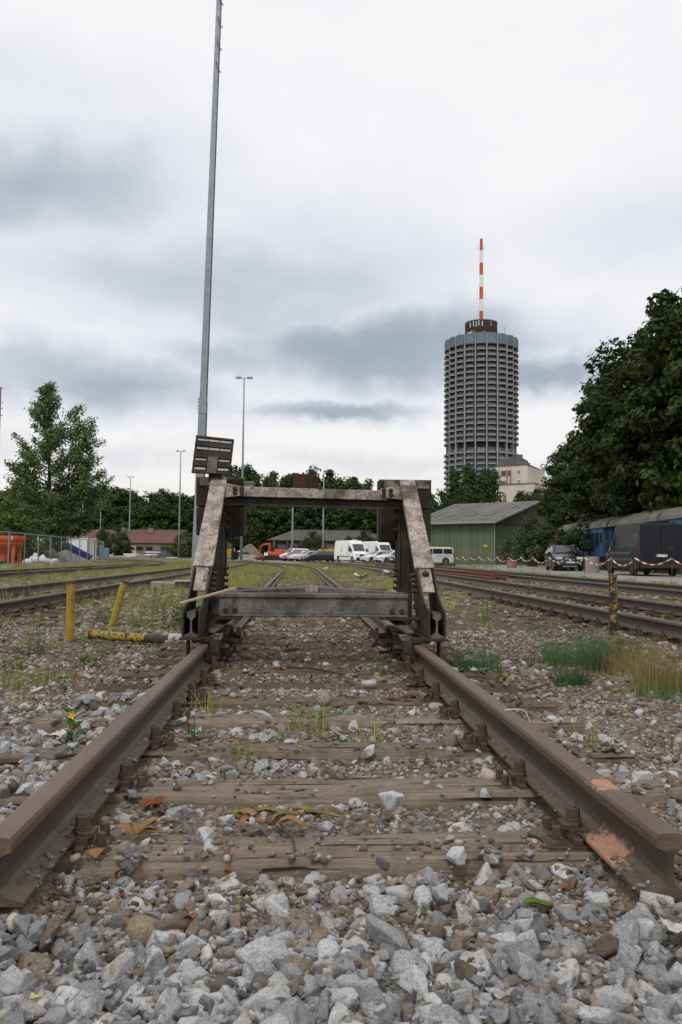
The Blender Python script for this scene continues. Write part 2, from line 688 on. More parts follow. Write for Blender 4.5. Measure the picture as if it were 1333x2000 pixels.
M['gravel_road'] = mat('grey_gravel_road', (.27, .265, .25), (.20, .195, .18), (.13, .125, .11), s=.35, s3=.22, t3=.6, w3=.15, bump=.3, bs=30, rough=.95)
M['yard'] = mat('yard_gravel', (.22, .20, .17), (.16, .145, .12), (.10, .10, .05), s=.25, s3=.18, t3=.55, w3=.1, bump=.3, bs=20, rough=.95)
M['dirt_verge'] = mat('dusty_verge', (.20, .17, .13), (.13, .11, .08), (.08, .09, .035), s=.3, s3=.5, t3=.52, w3=.1, bump=.3, bs=20, rough=.95)
sheet('road', [(12.1, 12), (12.1, 60), (13.2, 75), (16, 86), (30, 86), (22, 66), (19.4, 50), (18.6, 12)], -.030, M['gravel_road'])
sheet('car_park', [(-8, 92), (13.0, 78), (15.9, 86.3), (29, 87), (22, 98), (14, 112), (14, 150), (-22, 150)], -.036, M['yard'])
sheet('verge', [(18.6, 12), (19.4, 50), (22, 66), (30, 86), (60, 100), (60, 12)], -.040, M['dirt_verge'])

# ------------------------------------------------------------------ rails and sleepers
RAIL = [(-.0625, 0), (-.0625, .010), (-.022, .024), (-.010, .034), (-.007, .05), (-.007, .095), (-.012, .106), (-.0335, .116), (-.0338, .136), (-.029, .146), (-.016, .149),
        (.016, .149), (.029, .146), (.0338, .136), (.0335, .116), (.012, .106), (.007, .095), (.007, .05), (.010, .034), (.022, .024), (.0625, .010), (.0625, 0)]


def rail_mat(name, paint=False, worn=(.128, .084, .062), dusty=.45):
    t = NT(name)
    P = t.n('ShaderNodeNewGeometry')
    pos = P.outputs['Position']
    sp = t.n('ShaderNodeSeparateXYZ')
    t.l(pos, sp.inputs[0])
    n1 = t.noise(3, 7, .65, vec=pos, stretch=(4, .35, 4))
    n2 = t.noise(45, 6, .6, vec=pos)
    rust = t.mix(t.ramp(n1, .35, .65), worn, tuple(c * .72 for c in worn))
    rust = t.mix(t.ramp(n2, .55, .75), rust, (.17, .095, .058))
    dust = t.mix(t.ramp(n2, .3, .7), (.115, .088, .062), (.07, .052, .037))
    low = t.ramp(t.math('ADD', sp.outputs[2], t.math('MULTIPLY', t.math('SUBTRACT', n1, .5), .05)), .045, .10, dusty + .3, 0)
    web = t.mix(t.ramp(n1, .35, .65), (.038, .028, .021), (.060, .045, .034))  # web darkened: shade below the rail head is put into its colour
    col = t.mix(t.ramp(sp.outputs[2], .125, .137), web, rust)
    col = t.mix(low, col, dust)
    if paint:
        for c, r in (((.762, 2.315, .17), .085), ((.69, 2.20, .03), .15)):
            d0 = t.n('ShaderNodeVectorMath', operation='SUBTRACT')
            t.l(pos, d0.inputs[0])
            d0.inputs[1].default_value = c
            d1 = t.n('ShaderNodeVectorMath', operation='MULTIPLY')
            t.l(d0.outputs[0], d1.inputs[0])
            d1.inputs[1].default_value = (1, 1, 2.6)
            d = t.n('ShaderNodeVectorMath', operation='LENGTH')
            t.l(d1.outputs[0], d.inputs[0])
            m_ = t.ramp(t.math('ADD', t.math('DIVIDE', d.outputs['Value'], r), t.math('MULTIPLY', t.math('SUBTRACT', t.noise(38, 6, .75, vec=pos), .5), 2.2)), .66, .78, .95, 0)
            col = t.mix(m_, col, t.mix(t.ramp(n2, .4, .7), (.42, .21, .135), (.27, .145, .10)))
    t.bump(t.math('ADD', n2, t.noise(160, 3, .6, vec=pos)), .6, .004)
    return t.done(col, t.ramp(n2, .3, .7, .42, .62), 0, .45)


M['rail'] = rail_mat('rusty_rail')
M['rail_paint'] = rail_mat('rusty_rail_with_orange_paint', True)
M['rail_grey'] = rail_mat('worn_grey_rail', False, (.105, .088, .074), .3)
M['rail_red'] = mat('bright_rust', (.17, .062, .032), (.11, .045, .028), (.20, .09, .05), s=3, s3=9, rough=.85, bump=.2, bs=50, stretch=(1, .2, 1))
M['iron'] = mat('rusted_iron', (.055, .034, .026), (.085, .050, .036), (.11, .07, .05), s=30, s3=80, rough=.8, bump=.4, bs=120, bd=.003)


def wood_mat(name, a, b, c, rand=.18):
    t = NT(name)
    g = t.noise(1.0, 8, .7, stretch=(3.0, 70, 70), dist=.4)
    f = t.noise(1.0, 6, .7, stretch=(14, 260, 260))
    s_ = t.noise(7, 5, .6)
    col = t.mix(t.ramp(g, .35, .66), a, b)
    col = t.mix(t.ramp(f, .5, .75), col, c)
    col = t.mix(t.ramp(s_, .50, .66, 0, .75), col, (.105, .082, .060))
    crack = t.ramp(t.noise(1.0, 4, .6, stretch=(1.3, 34, 34)), .575, .625, 0, 1)
    col = t.mix(crack, col, (.030, .022, .016))
    col = t.bright(col, 1 - rand, 1 + rand)
    t.bump(t.math('SUBTRACT', t.math('ADD', t.math('MULTIPLY', g, .6), t.math('MULTIPLY', f, .3)), crack), .8, .006)
    return t.done(col, .9, 0, .2)


M['wood'] = wood_mat('weathered_sleeper_wood', (.215, .172, .130), (.120, .095, .072), (.33, .28, .23))
M['wood_mid'] = wood_mat('brown_sleeper_wood', (.130, .098, .070), (.075, .056, .041), (.19, .152, .115))
M['wood_dark'] = wood_mat('dark_tarred_wood', (.075, .058, .044), (.045, .035, .028), (.11, .088, .068))


def sleeper_mesh(seed, nx=150, ny=18, L=2.6, W=.235, H=.15):
    r = np.random.default_rng(seed)
    prof = [(-W / 2 + .004, -H), (-W / 2, -H * .55), (-W / 2 - .001, -.02), (-W / 2 + .004, -.006)]
    prof += [(-W / 2 + .012 + (W - .024) * i / (ny - 1), 0) for i in range(ny)]
    prof += [(W / 2 - .004, -.006), (W / 2 + .001, -.02), (W / 2, -H * .55), (W / 2 - .004, -H)]
    p = np.array(prof)
    xs = np.linspace(-L / 2, L / 2, nx)
    X = np.repeat(xs[:, None], len(p), 1)
    Y = np.repeat(p[None, :, 0], nx, 0).copy()
    Z = np.repeat(p[None, :, 1], nx, 0).copy()
    topm = (p[:, 1] > -.03)[None, :]
    gr = fbm(X * 2.2 + seed * 7.3, Y * 75, seed, 3)
    cr = fbm(X * 1.1 + seed * 3.1, Y * 34 + .3 * np.sin(X * 3), seed + 50, 2)
    Z -= topm * (.010 * np.clip(gr - .45, 0, 1) + .035 * np.clip(cr - .66, 0, .2) * 3)
    edge = fbm(X * 9, Y * 0 + seed, seed + 90, 3) - .5
    Y += edge * .016 * np.sign(Y) * (np.abs(Y) > W / 2 - .02)
    Z += topm * ((fbm(X * 1.3, Y * 3, seed + 5, 2) - .5) * .012) - topm * (np.abs(Y) > W / 2 - .02) * .012 * np.clip(edge + .1, 0, 1) * 2
    V = np.stack([X, Y, Z], -1)
    cap0, cap1 = V[:1].copy(), V[-1:].copy()
    for c in (cap0, cap1):
        c[..., 1] = 0
        c[..., 2] = -H / 2
    V = np.concatenate([cap0, V, cap1], 0)
    k, m = V.shape[0], V.shape[1]
    a = (np.arange(k - 1)[:, None] * m + np.arange(m - 1)[None, :]).ravel()
    return np_mesh('sleeper', V.reshape(-1, 3), np.stack([a, a + 1, a + m + 1, a + m], -1), M['wood'], True)


def low_sleeper(m):
    b = MB()
    b.box((0, 0, -.075), (2.6, .24, .15))
    me = b.mesh('sleeper', m)
    return me


SLP = [sleeper_mesh(i + 1) for i in range(6)]
SLP_FAR = [sleeper_mesh(i + 31, 40, 6) for i in range(3)]
LOWS = low_sleeper(M['wood_dark'])


def fast_meshes():
    b = MB()
    b.box((0, 0, .010), (.345, .16, .020))
    for s in (-1, 1):
        b.box((s * .083, 0, .030), (.026, .15, .022))
    plate = b.mesh('base_plate', M['iron'])
    b = MB()                                          # clip with a tall bolt and a six-sided nut, at the foot edge
    b.box((.070, 0, .045), (.062, .078, .034))
    b.box((.092, 0, .066), (.046, .066, .018))
    b.cyl((.078, 0, .07), (.078, 0, .080), .026, .026, 14)
    b.cyl((.078, 0, .080), (.078, 0, .088), .024, .025, 14)
    b.cyl((.078, 0, .088), (.078, 0, .120), .0225, .021, 6)
    b.cyl((.078, 0, .118), (.078, 0, .128), .012, .010, 10)
    clip = b.mesh('clip_bolt', M['iron'])
    b = MB()                                          # sleeper screw: washer, collar and square head
    b.cyl((0, 0, .018), (0, 0, .026), .030, .030, 14)
    b.cyl((0, 0, .026), (0, 0, .038), .026, .018, 14)
    b.cyl((0, 0, .038), (0, 0, .078), .0165, .0150, 4)
    screw = b.mesh('sleeper_screw', M['iron'])
    for me in (plate, clip, screw):
        bm = bmesh.new()
        bm.from_mesh(me)
        bmesh.ops.bevel(bm, geom=[e for e in bm.edges], offset=.0018, segments=1, affect='EDGES')
        bm.to_mesh(me)
        bm.free()
    return plate, clip, screw


BASE_PLATE, CLIP, SCREW = fast_meshes()


def fasteners(root, xr, y, sides=(-1, 1), jitter=True, rot=0, sink=0):
    p = link('base_plate', BASE_PLATE, root)
    p.location = Vector((xr, y, -.003 - sink)) - root.location
    p.rotation_euler = (0, 0, rot)
    p.scale = (.95, .90, .86)
    for s in sides:
        c = link('clip_bolt', CLIP, p)
        c.rotation_euler = (0, 0, PI if s < 0 else 0)
        for dy in (-.045, .045):
            w = link('sleeper_screw', SCREW, p)
            w.location = (s * (.140 + random.uniform(-.006, .004)), dy, random.uniform(-.004, .004))
            w.rotation_euler = (random.uniform(-.05, .05), random.uniform(-.05, .05), random.uniform(0, 1.5))


def track(name, label, fx, y0, y1, step, rail_mats, sleepers, fast_to, group=None, lowm=False, zs=0.0):
    root = thing(name, label, 'railway track', (float(fx(y0)), y0, 0))
    ys = [y0 + (y1 - y0) * i / 60 for i in range(61)]
    if fx(y1) == fx(y0):
        ys = [y0, y1]
    for s, m in zip((-1, 1), rail_mats):
        pth = []
        for y in ys:
            x = float(fx(y))
            dxdy = float(fx(y + .05) - fx(y - .05)) / .1
            n = Vector((1, -dxdy, 0)).normalized()
            pth.append((x + s * .7515 * n.x, y + s * .7515 * n.y, .020))
        b = MB()
        b.sweep(RAIL, pth)
        b.build('rail', m, root, bevel=.0012 if lowm is False else 0)
    for i, y in enumerate(sleepers):
        me = LOWS if lowm else (SLP[i % 6] if y < 9 else SLP_FAR[i % 3])
        o = link('sleeper', me, root)
        deep = 0.0
        if not lowm and y > 4.4:
            o.material_slots[0].link = 'OBJECT'
            o.material_slots[0].material = M['wood_mid']
            deep = -.006 if y < 5 else -.012
        dxdy = float(fx(y + .05) - fx(y - .05)) / .1
        o.location = Vector((float(fx(y)) + random.uniform(-.03, .03), y, zs + deep + random.uniform(-.006, .002))) - root.location
        o.rotation_euler = (random.uniform(-.01, .01), random.uniform(-.003, .003), -math.atan(dxdy) + random.uniform(-.012, .012) + (PI if (not lowm and i % 2) else 0))
        if y < fast_to:
            for s in (-1, 1):
                fasteners(root, float(fx(y)) + s * .7515, y, sink=(.018 if s < 0 else .004) + random.uniform(0, .012))
    return root


TRACK = track('railway_track', 'rusty railway track on wooden sleepers running under the buffer stop', main_x, 1.90, 92, .6, (M['rail'], M['rail_paint']), [y for y in SLEEPER_Y if y < 41], 8.5)
track('railway_track', 'track left of the buffer stop, behind the yellow posts', l1_x, 3.0, 64, .6, (M['rail_grey'], M['rail_grey']), [4 + .62 * i for i in range(38)], 17, lowm=True, zs=-.045)
track('railway_track', 'track along the mesh fence that bends away left near the blue skip', l2_x, 5.0, 112, .6, (M['rail_grey'], M['rail_grey']), [18 + .62 * i for i in range(22)], 0, lowm=True, zs=-.06)
track('railway_track', 'track right of the buffer stop, behind the black and yellow post', r1_x, 3.0, 98, .6, (M['rail_grey'], M['rail_grey']), [4 + .62 * i for i in range(40)], 16, lowm=True, zs=-.045)
track('railway_track', 'track at the edge of the grey road, beyond the rusty loose rails', r2_x, 5.0, 96, .6, (M['rail_grey'], M['rail_grey']), [10 + .62 * i for i in range(30)], 0, lowm=True, zs=-.06)

# ------------------------------------------------------------------ ballast stones
def ico(sub):
    bm = bmesh.new()
    bmesh.ops.create_icosphere(bm, subdivisions=sub, radius=1)
    V = np.array([v.co[:] for v in bm.verts])
    Fq = np.array([[v.index for v in f.verts] for f in bm.faces])
    bm.free()
    return V, Fq


ICO3, ICO2 = ico(4), ico(2)


def stone_mat(name, a, b, sp1, sp2, dirt=.42, lo=.62, hi=1.35, spk=130, bstr=.5):
    t = NT(name)
    n1 = t.noise(2.2, 5, .6)
    col = t.mix(t.ramp(n1, .35, .65), a, b)
    s1 = t.noise(9, 3, .75)
    v = t.n('ShaderNodeTexVoronoi')
    v.inputs['Scale'].default_value = 11
    t.l(t.tc.outputs['Object'], v.inputs['Vector'])
    col = t.mix(t.ramp(v.outputs['Color'], .55, .65, 0, .75), col, sp1)
    col = t.mix(t.ramp(s1, .55, .62, 0, .6), col, sp2)
    col = t.mix(t.ramp(t.noise(1.7, 6, .65, stretch=(1.3, .8, 1)), .5, .68, 0, dirt), col, (.145, .112, .080))
    col = t.bright(col, lo, hi)
    r2 = t.n('ShaderNodeObjectInfo').outputs['Random']
    x = t.n('ShaderNodeMath', operation='FRACT')
    t.l(t.math('MULTIPLY', r2, 17.31), x.inputs[0])
    col = t.mix(t.ramp(x.outputs[0], .55, 1, 0, .34), col, t.mix(.5, col, (.20, .145, .10)))
    t.bump(t.math('ADD', t.noise(6, 6, .7), t.math('MULTIPLY', s1, .6)), bstr + .3, .006)
    return t.done(col, .88, 0, .3)


SM = [stone_mat('grey_granite', (.385, .392, .405), (.295, .302, .317), (.48, .483, .487), (.13, .13, .135)),
      stone_mat('pale_granite', (.42, .418, .412), (.34, .338, .333), (.51, .505, .495), (.20, .195, .19)),
      stone_mat('dark_basalt', (.20, .203, .21), (.155, .157, .165), (.27, .27, .275), (.09, .09, .095)),
      stone_mat('brown_stone', (.20, .16, .12), (.14, .11, .083), (.27, .22, .17), (.11, .088, .07)),
      stone_mat('tan_pebble', (.25, .195, .135), (.18, .14, .10), (.30, .24, .175), (.18, .14, .10), .2, .7, 1.25, bstr=.15),
      stone_mat('cream_pebble', (.36, .315, .26), (.26, .225, .18), (.44, .39, .33), (.25, .21, .17), .25, .65, 1.2, bstr=.15)]


def angular(seed, base=ICO3):
    r = np.random.default_rng(seed)
    V, Fq = base
    n = r.normal(size=(r.integers(7, 11), 3))
    n /= np.linalg.norm(n, axis=1)[:, None]
    d = r.uniform(.48, .95, len(n))
    n = np.concatenate([n, np.eye(3), -np.eye(3)])
    d = np.concatenate([d, r.uniform(.85, 1.0, 6)])
    dots = V @ n.T
    rad = np.where(dots > .08, d[None, :] / np.maximum(dots, .08), 9)
    k = 110.0
    rmin = -np.log(np.sum(np.exp(-k * np.minimum(rad, 3)), 1)) / k
    rmin = np.clip(rmin, .3, 1.35)
    nz = fbm(V[:, 0] * 2.7 + V[:, 2] * 1.9 + seed, V[:, 1] * 2.7 - V[:, 2] * 1.3, seed, 3) - .5
    n2 = fbm(V[:, 0] * 8 + V[:, 2] * 6 + seed, V[:, 1] * 8 - V[:, 2] * 5, seed + 3, 2) - .5
    P = V * (rmin * (1 + .05 * nz + .022 * n2))[:, None]
    P *= np.array([1.0, r.uniform(.66, .92), r.uniform(.5, .78)])
    P = P - (P.max(0) + P.min(0)) / 2
    return P / np.abs(P).max(), Fq


def pebble(seed, base=ICO2):
    r = np.random.default_rng(seed)
    V, Fq = base
    q = r.uniform(2.0, 2.8)
    rad = 1 / np.power(np.sum(np.abs(V) ** q, 1), 1 / q)
    nz = fbm(V[:, 0] * 1.3 + V[:, 2] + seed, V[:, 1] * 1.3 - V[:, 2] * .7, seed, 2) - .5
    P = V * (rad * (1 + .32 * nz))[:, None]
    P *= np.array([1.0, r.uniform(.66, .92), r.uniform(.42, .68)])
    return P - (P.max(0) + P.min(0)) / 2, Fq


PROTO = []          # (mesh, kind)
for i in range(20):
    P, Fq = angular(100 + i)
    m = SM[(0, 0, 1, 2, 0, 1, 3, 0, 3, 2)[i % 10]]
    PROTO.append(np_mesh('stone', P, Fq, m, True))
NA = len(PROTO)
ICO3B = ico(3)
for i in range(12):
    P, Fq = pebble(300 + i, ICO3B)
    PROTO.append(np_mesh('stone', P, Fq, SM[(4, 3, 3, 5, 0, 4)[i % 6]], True))
NP_ = len(PROTO) - NA
FARP = []
for i in range(10):
    P, Fq = angular(500 + i, ICO2)
    FARP.append(np_mesh('stone', P, Fq, SM[(3, 5, 3, 3, 2, 3, 3, 4, 2, 3)[i % 10]], True))

PROTO_COL = bpy.data.collections.new('stone_kinds')          # not linked to the scene: only instanced
PROTO_OBJ = []
for i, me in enumerate(PROTO + FARP):
    o = bpy.data.objects.new('a%03d' % i, me)
    PROTO_COL.objects.link(o)
    PROTO_OBJ.append(o)


def scatter_group(coll):
    g = bpy.data.node_groups.new('scatter', 'GeometryNodeTree')
    g.interface.new_socket('Geometry', in_out='INPUT', socket_type='NodeSocketGeometry')
    g.interface.new_socket('Geometry', in_out='OUTPUT', socket_type='NodeSocketGeometry')
    N = g.nodes
    gi, go = N.new('NodeGroupInput'), N.new('NodeGroupOutput')
    m2p = N.new('GeometryNodeMeshToPoints')
    ci = N.new('GeometryNodeCollectionInfo')
    ci.inputs['Collection'].default_value = coll
    ci.inputs['Separate Children'].default_value = True
    ci.inputs['Reset Children'].default_value = True
    iop = N.new('GeometryNodeInstanceOnPoints')
    iop.inputs['Pick Instance'].default_value = True

    def attr(name, typ):
        a = N.new('GeometryNodeInputNamedAttribute')
        a.data_type = typ
        a.inputs['Name'].default_value = name
        return a.outputs['Attribute']
    e2r = N.new('FunctionNodeEulerToRotation')
    L = g.links
    L.new(gi.outputs[0], m2p.inputs['Mesh'])
    L.new(m2p.outputs[0], iop.inputs['Points'])
    L.new(ci.outputs[0], iop.inputs['Instance'])
    L.new(attr('idx', 'INT'), iop.inputs['Instance Index'])
    L.new(attr('rot', 'FLOAT_VECTOR'), e2r.inputs[0])
    L.new(e2r.outputs[0], iop.inputs['Rotation'])
    L.new(attr('scl', 'FLOAT_VECTOR'), iop.inputs['Scale'])
    L.new(iop.outputs[0], go.inputs[0])
    return g


def scatter(name, P, rot, scl, idx, group, parent=None, kind='stuff', label=None, cat=None):
    me = bpy.data.meshes.new(name)
    n = len(P)
    me.vertices.add(n)
    me.vertices.foreach_set('co', np.asarray(P, dtype=np.float32).ravel())
    for nm, typ, a, dt in (('rot', 'FLOAT_VECTOR', rot, np.float32), ('scl', 'FLOAT_VECTOR', scl, np.float32), ('idx', 'INT', idx, np.int32)):
        at_ = me.attributes.new(nm, typ, 'POINT')
        at_.data.foreach_set('vector' if typ == 'FLOAT_VECTOR' else 'value', np.asarray(a, dtype=dt).ravel())
    me.update()
    o = link(name, me, parent)
    md = o.modifiers.new('scatter', 'NODES')
    md.node_group = group
    o['kind'] = kind
    if label:
        tag(o, label, cat)
    return o


STONE_GROUP = scatter_group(PROTO_COL)

# height raster that the stones pile up on
RX0, RX1, RY0, RY1, RC = -3.6, 4.6, 0.95, 10.0, .008
rnx, rny = int((RX1 - RX0) / RC), int((RY1 - RY0) / RC)
gxx, gyy = np.meshgrid(RX0 + (np.arange(rnx) + .5) * RC, RY0 + (np.arange(rny) + .5) * RC)
HM = gz(gxx, gyy).astype(np.float32)
G0 = HM.copy()
for sy in SLEEPER_Y:
    if sy < RY1:
        msk = (np.abs(gyy - sy) < .112) & (np.abs(gxx) < 1.28)
        HM[msk] = np.maximum(HM[msk], 0.0)
for s in (-1, 1):
    msk = (np.abs(gxx - s * .7515) < .062) & (gyy > 1.9)
    HM[msk] = np.maximum(HM[msk], .035)
SLP_MASK = (HM > G0 + .012)

SP, SR, SS, SI = [], [], [], []


def drop(x, y, sx, idx, flat=.5, tilt=.5, sink=.30, avoid_rail=True):
    """let one stone settle on the raster; returns False when the spot is not free"""
    rr = sx * .72
    i0, i1 = int((x - rr - RX0) / RC), int((x + rr - RX0) / RC) + 1
    j0, j1 = int((y - rr - RY0) / RC), int((y + rr - RY0) / RC) + 1
    if i0 < 0 or j0 < 0 or i1 >= rnx or j1 >= rny:
        return False
    if avoid_rail and y > 1.90 and min(abs(x - .7515), abs(x + .7515)) < .060 + rr * .7:
        return False
    w = HM[j0:j1, i0:i1]
    sup = float(np.percentile(w, 62)) if w.size > 2 else float(w.mean())
    sz = sx * flat
    z = sup + sz * (1 - 2 * sink) * .62
    SP.append((x, y, z))
    SR.append((random.gauss(0, tilt), random.gauss(0, tilt), random.uniform(0, 2 * PI)))
    SS.append((sx, sx * random.uniform(.8, 1.05), sx * random.uniform(.8, 1.1)))
    SI.append(idx)
    yy, xx = np.ogrid[j0:j1, i0:i1]
    d = ((xx - (x - RX0) / RC) ** 2 + (yy - (y - RY0) / RC) ** 2) * (RC / max(rr, .004)) ** 2
    top = (z + sz * .62 * np.sqrt(np.clip(1 - d, 0, 1))) * (d < 1) - 9 * (d >= 1)
    HM[j0:j1, i0:i1] = np.maximum(w, top)
    return True


def view_x(y, m=.08):
    return -(584 / 1640 + m) * y - .2, (750 / 1640 + m) * y + .05


def on_sleeper(x, y):
    i, j = int((x - RX0) / RC), int((y - RY0) / RC)
    return 0 <= i < rnx and 0 <= j < rny and SLP_MASK[j, i]


def granite_share(x, y):
    """0..1 how far the spot carries fresh grey ballast"""
    ax = abs(x)
    g = np.interp(y, [1.2, 1.75, 1.9, 2.2, 2.6, 4.2, 5.2, 7], [.96, .90, .68, .62, .62, .50, .15, .06])
    if x < -.9:
        g = np.interp(y, [2, 3.6, 4.6, 5.6, 7], [.95, .9, .6, .28, .15])
    if x > .9:
        g = np.interp(y, [1.8, 3, 4, 5, 7], [.55, .35, .28, .18, .1])
    return float(g)


def density(x, y):
    ax = abs(x)
    if ax < .9:
        d = np.interp(y, [1.1, 1.55, 1.8, 1.95, 2.25, 2.6, 3.2, 4.3, 5.2, 7, 10], [1.45, 1.25, .78, .50, .58, .40, .52, .60, .46, .38, .36])
    elif x < 0:
        d = np.interp(y, [1.1, 4.2, 5.2, 7, 10], [1.5, 1.35, .75, .5, .45])
    else:
        d = np.interp(y, [1.1, 2, 3.4, 4.5, 7, 10], [1.2, .85, .72, .65, .55, .5])
    patch = fbm(x * 2.6, y * 2.6, 77, 3)
    return float(d) * (.35 + 1.3 * min(1, max(0, (patch - .30) / .35)))


def pick(g):
    if random.random() < g:
        return random.choice([0, 0, 1, 2, 3, 4, 5, 6, 0, 7, 9, 10, 11, 12, 13, 14, 15, 4, 17, 19, 10, 14])
    return random.choice([6, 8, 16, 18, 6, 8] + list(range(NA, NA + NP_)) * 1)


def fill(y0, y1, rate, smin, smax, pw, kind, sinkr=(.15, .40)):
    """rate in stones per square metre"""
    area = 0
    steps = np.linspace(y0, y1, 30)
    n = int(rate * sum((view_x(y)[1] - view_x(y)[0]) for y in steps) / 30 * (y1 - y0))
    for _ in range(n):
        y = math.sqrt(random.uniform(y0 * y0, y1 * y1))
        a, b = view_x(y)
        x = random.uniform(a, b)
        if kind == 'big':
            if random.random() > density(x, y) / 1.5:
                continue
            s = smin + (smax - smin) * random.random() ** pw
            g = granite_share(x, y)
            if on_sleeper(x, y) and abs(x) < .70 and random.random() > (.04 if y < 3.2 else .10):
                continue
            if y < 1.8 and abs(x) < 1.2:
                s *= 1.0
            if y > 5:
                s *= .85
            q = pick(g)
            drop(x, y, s * (.66 if q >= NA else 1), q, .62, .45, random.uniform(*sinkr))
        else:
            i, j = int((x - RX0) / RC), int((y - RY0) / RC)
            if not (0 <= i < rnx and 0 <= j < rny):
                continue
            if HM[j, i] > G0[j, i] + .025 and random.random() < .72:
                continue
            if on_sleeper(x, y) and abs(x) < .70 and random.random() < .72:
                continue
            s = smin + (smax - smin) * random.random() ** pw
            g = granite_share(x, y) * (.75 if y < 1.9 else .4)
            drop(x, y, s, pick(g), .55, .3, random.uniform(.2, .4), avoid_rail=s > .012)


fill(1.05, 2.27, 1200, .017, .039, 1.15, 'big', (.22, .52))
fill(2.22, 5.2, 600, .014, .038, 1.6, 'big', (.2, .5))
fill(5.0, 9.8, 330, .018, .045, 1.7, 'big')
fill(1.05, 2.4, 6500, .004, .014, 1.8, 'small')
fill(2.3, 5.2, 2300, .005, .015, 1.6, 'small')
fill(5.0, 9.8, 420, .008, .020, 1.5, 'small')
def hit(px, py):
    """first point of the stone bed that the ray meets"""
    d = ray(px, py)
    k0 = (.10 - CAM.z) / d.z
    k1 = (-.09 - CAM.z) / d.z
    p = CAM + d * k1
    for q in range(161):
        p = CAM + d * (k0 + (k1 - k0) * q / 160)
        i, j = int((p.x - RX0) / RC), int((p.y - RY0) / RC)
        if 0 <= i < rnx and 0 <= j < rny and HM[j, i] > p.z:
            break
    return p


# named single stones that catch the eye
for (px, py, z, s, idx) in ((285, 1838, -.02, .044, NA), (400, 1640, .012, .030, 0), (768, 1578, .01, .042, 7), (452, 1515, .02, .020, 2), (955, 1524, .01, .035, NA + 3), (632, 1380, .02, .055, NA + 1),
                            (862, 1347, .01, .05, 5), (520, 1900, -.02, .048, 0), (760, 1855, -.02, .055, 2), (570, 1610, .012, .012, NA + 2), (515, 1405, .0, .045, 2), (880, 1457, 0, .05, NA + 1)):
    p = hit(px, py)
    drop(p.x, p.y + .4 * s, s, idx, .62, .25, .12)

SP, SR, SS, SI = np.array(SP), np.array(SR), np.array(SS), np.array(SI)
# the 300 stones that show largest become objects of their own
rel = SP - np.array(CAM)
dep = rel @ np.array(fw)
u_ = CX + F_PX * (rel @ np.array(rt)) / dep
v_ = CY - F_PX * (rel @ np.array(up)) / dep
size = SS[:, 0] / dep * ((u_ > -20) & (u_ < 1353) & (v_ > 0) & (v_ < 2015))
buried = np.zeros(len(SP))
for k in range(len(SP)):
    i, j = int((SP[k, 0] - RX0) / RC), int((SP[k, 1] - RY0) / RC)
    buried[k] = HM[min(max(j, 0), rny - 1), min(max(i, 0), rnx - 1)] - (SP[k, 2] + SS[k, 0] * .5)
order = np.argsort(-(size * (buried < .012)))
single = set(order[:300].tolist())
for k in order[:300]:
    o = link('stone', PROTO[SI[k]], GROUND)
    o.location = SP[k]
    o.rotation_euler = SR[k]
    o.scale = SS[k]
rest = np.array([k for k in range(len(SP)) if k not in single])
NEAR = (SP[rest], SR[rest], SS[rest], SI[rest])

# farther stones, small in view
FP, FR, FS, FI = [], [], [], []
for (y0, y1, rate, smin, smax) in ((9.0, 16, 90, .016, .055), (16, 30, 26, .025, .08), (30, 46, 5, .03, .09)):
    n = int(rate * (y1 * y1 - y0 * y0) * .5 * .9)
    for _ in range(n):
        y = math.sqrt(random.uniform(y0 * y0, y1 * y1))
        a, b = view_x(y, .02)
        x = random.uniform(a, b)
        if x > 12.0 or min(abs(x - float(f(y)) - s * .7515) for f in (main_x, l1_x, r1_x, r2_x) for s in (-1, 1)) < .09:
            continue
        pch = vnoise(x * .8, y * .5, 5)
        if pch < .35 and random.random() < .7:
            continue
        if -1.2 < x < 1.2 and random.random() < .5:
            continue
        s = smin + (smax - smin) * random.random() ** 2.4
        FP.append((x, y, gz1(x, y) + s * .22))
        FR.append((random.gauss(0, .3), random.gauss(0, .3), random.uniform(0, 6.28)))
        FS.append((s, s * random.uniform(.7, 1), s * random.uniform(.6, 1)))
        FI.append(len(PROTO) + random.randrange(len(FARP)))
allP = np.concatenate([NEAR[0], np.array(FP)])
scatter('loose_stones', allP, np.concatenate([NEAR[1], np.array(FR)]), np.concatenate([NEAR[2], np.array(FS)]), np.concatenate([NEAR[3], np.array(FI)]), STONE_GROUP, GROUND)

# ------------------------------------------------------------------ buffer stop
def steel_mat(name, pale, mid, dark, t0=.40, w=.16, rust=(.085, .042, .026), rust_t=.60, rough=.75, s=9):
    t = NT(name)
    P = t.n('ShaderNodeNewGeometry').outputs['Position']
    n1 = t.noise(s, 8, .68, vec=P)
    n2 = t.noise(3.2, 6, .6, vec=P)
    n3 = t.noise(60, 5, .65, vec=P)
    col = t.mix(t.ramp(n1, t0, t0 + w), pale, mid)
    col = t.mix(t.ramp(n2, .5, .66, 0, .85), col, dark)
    col = t.mix(t.ramp(n3, .54, .62, 0, .8), col, dark)
    col = t.mix(t.ramp(t.noise(14, 5, .65, vec=P, stretch=(2.4, 1, .16)), .56, .66, 0, .6), col, dark)
    col = t.mix(t.ramp(t.noise(6, 6, .7, vec=P, stretch=(2, 2, .22)), rust_t, rust_t + .1, 0, .8), col, rust)
    t.bump(t.math('ADD', n1, n3), .35, .004)
    return t.done(col, rough, 0, .35)


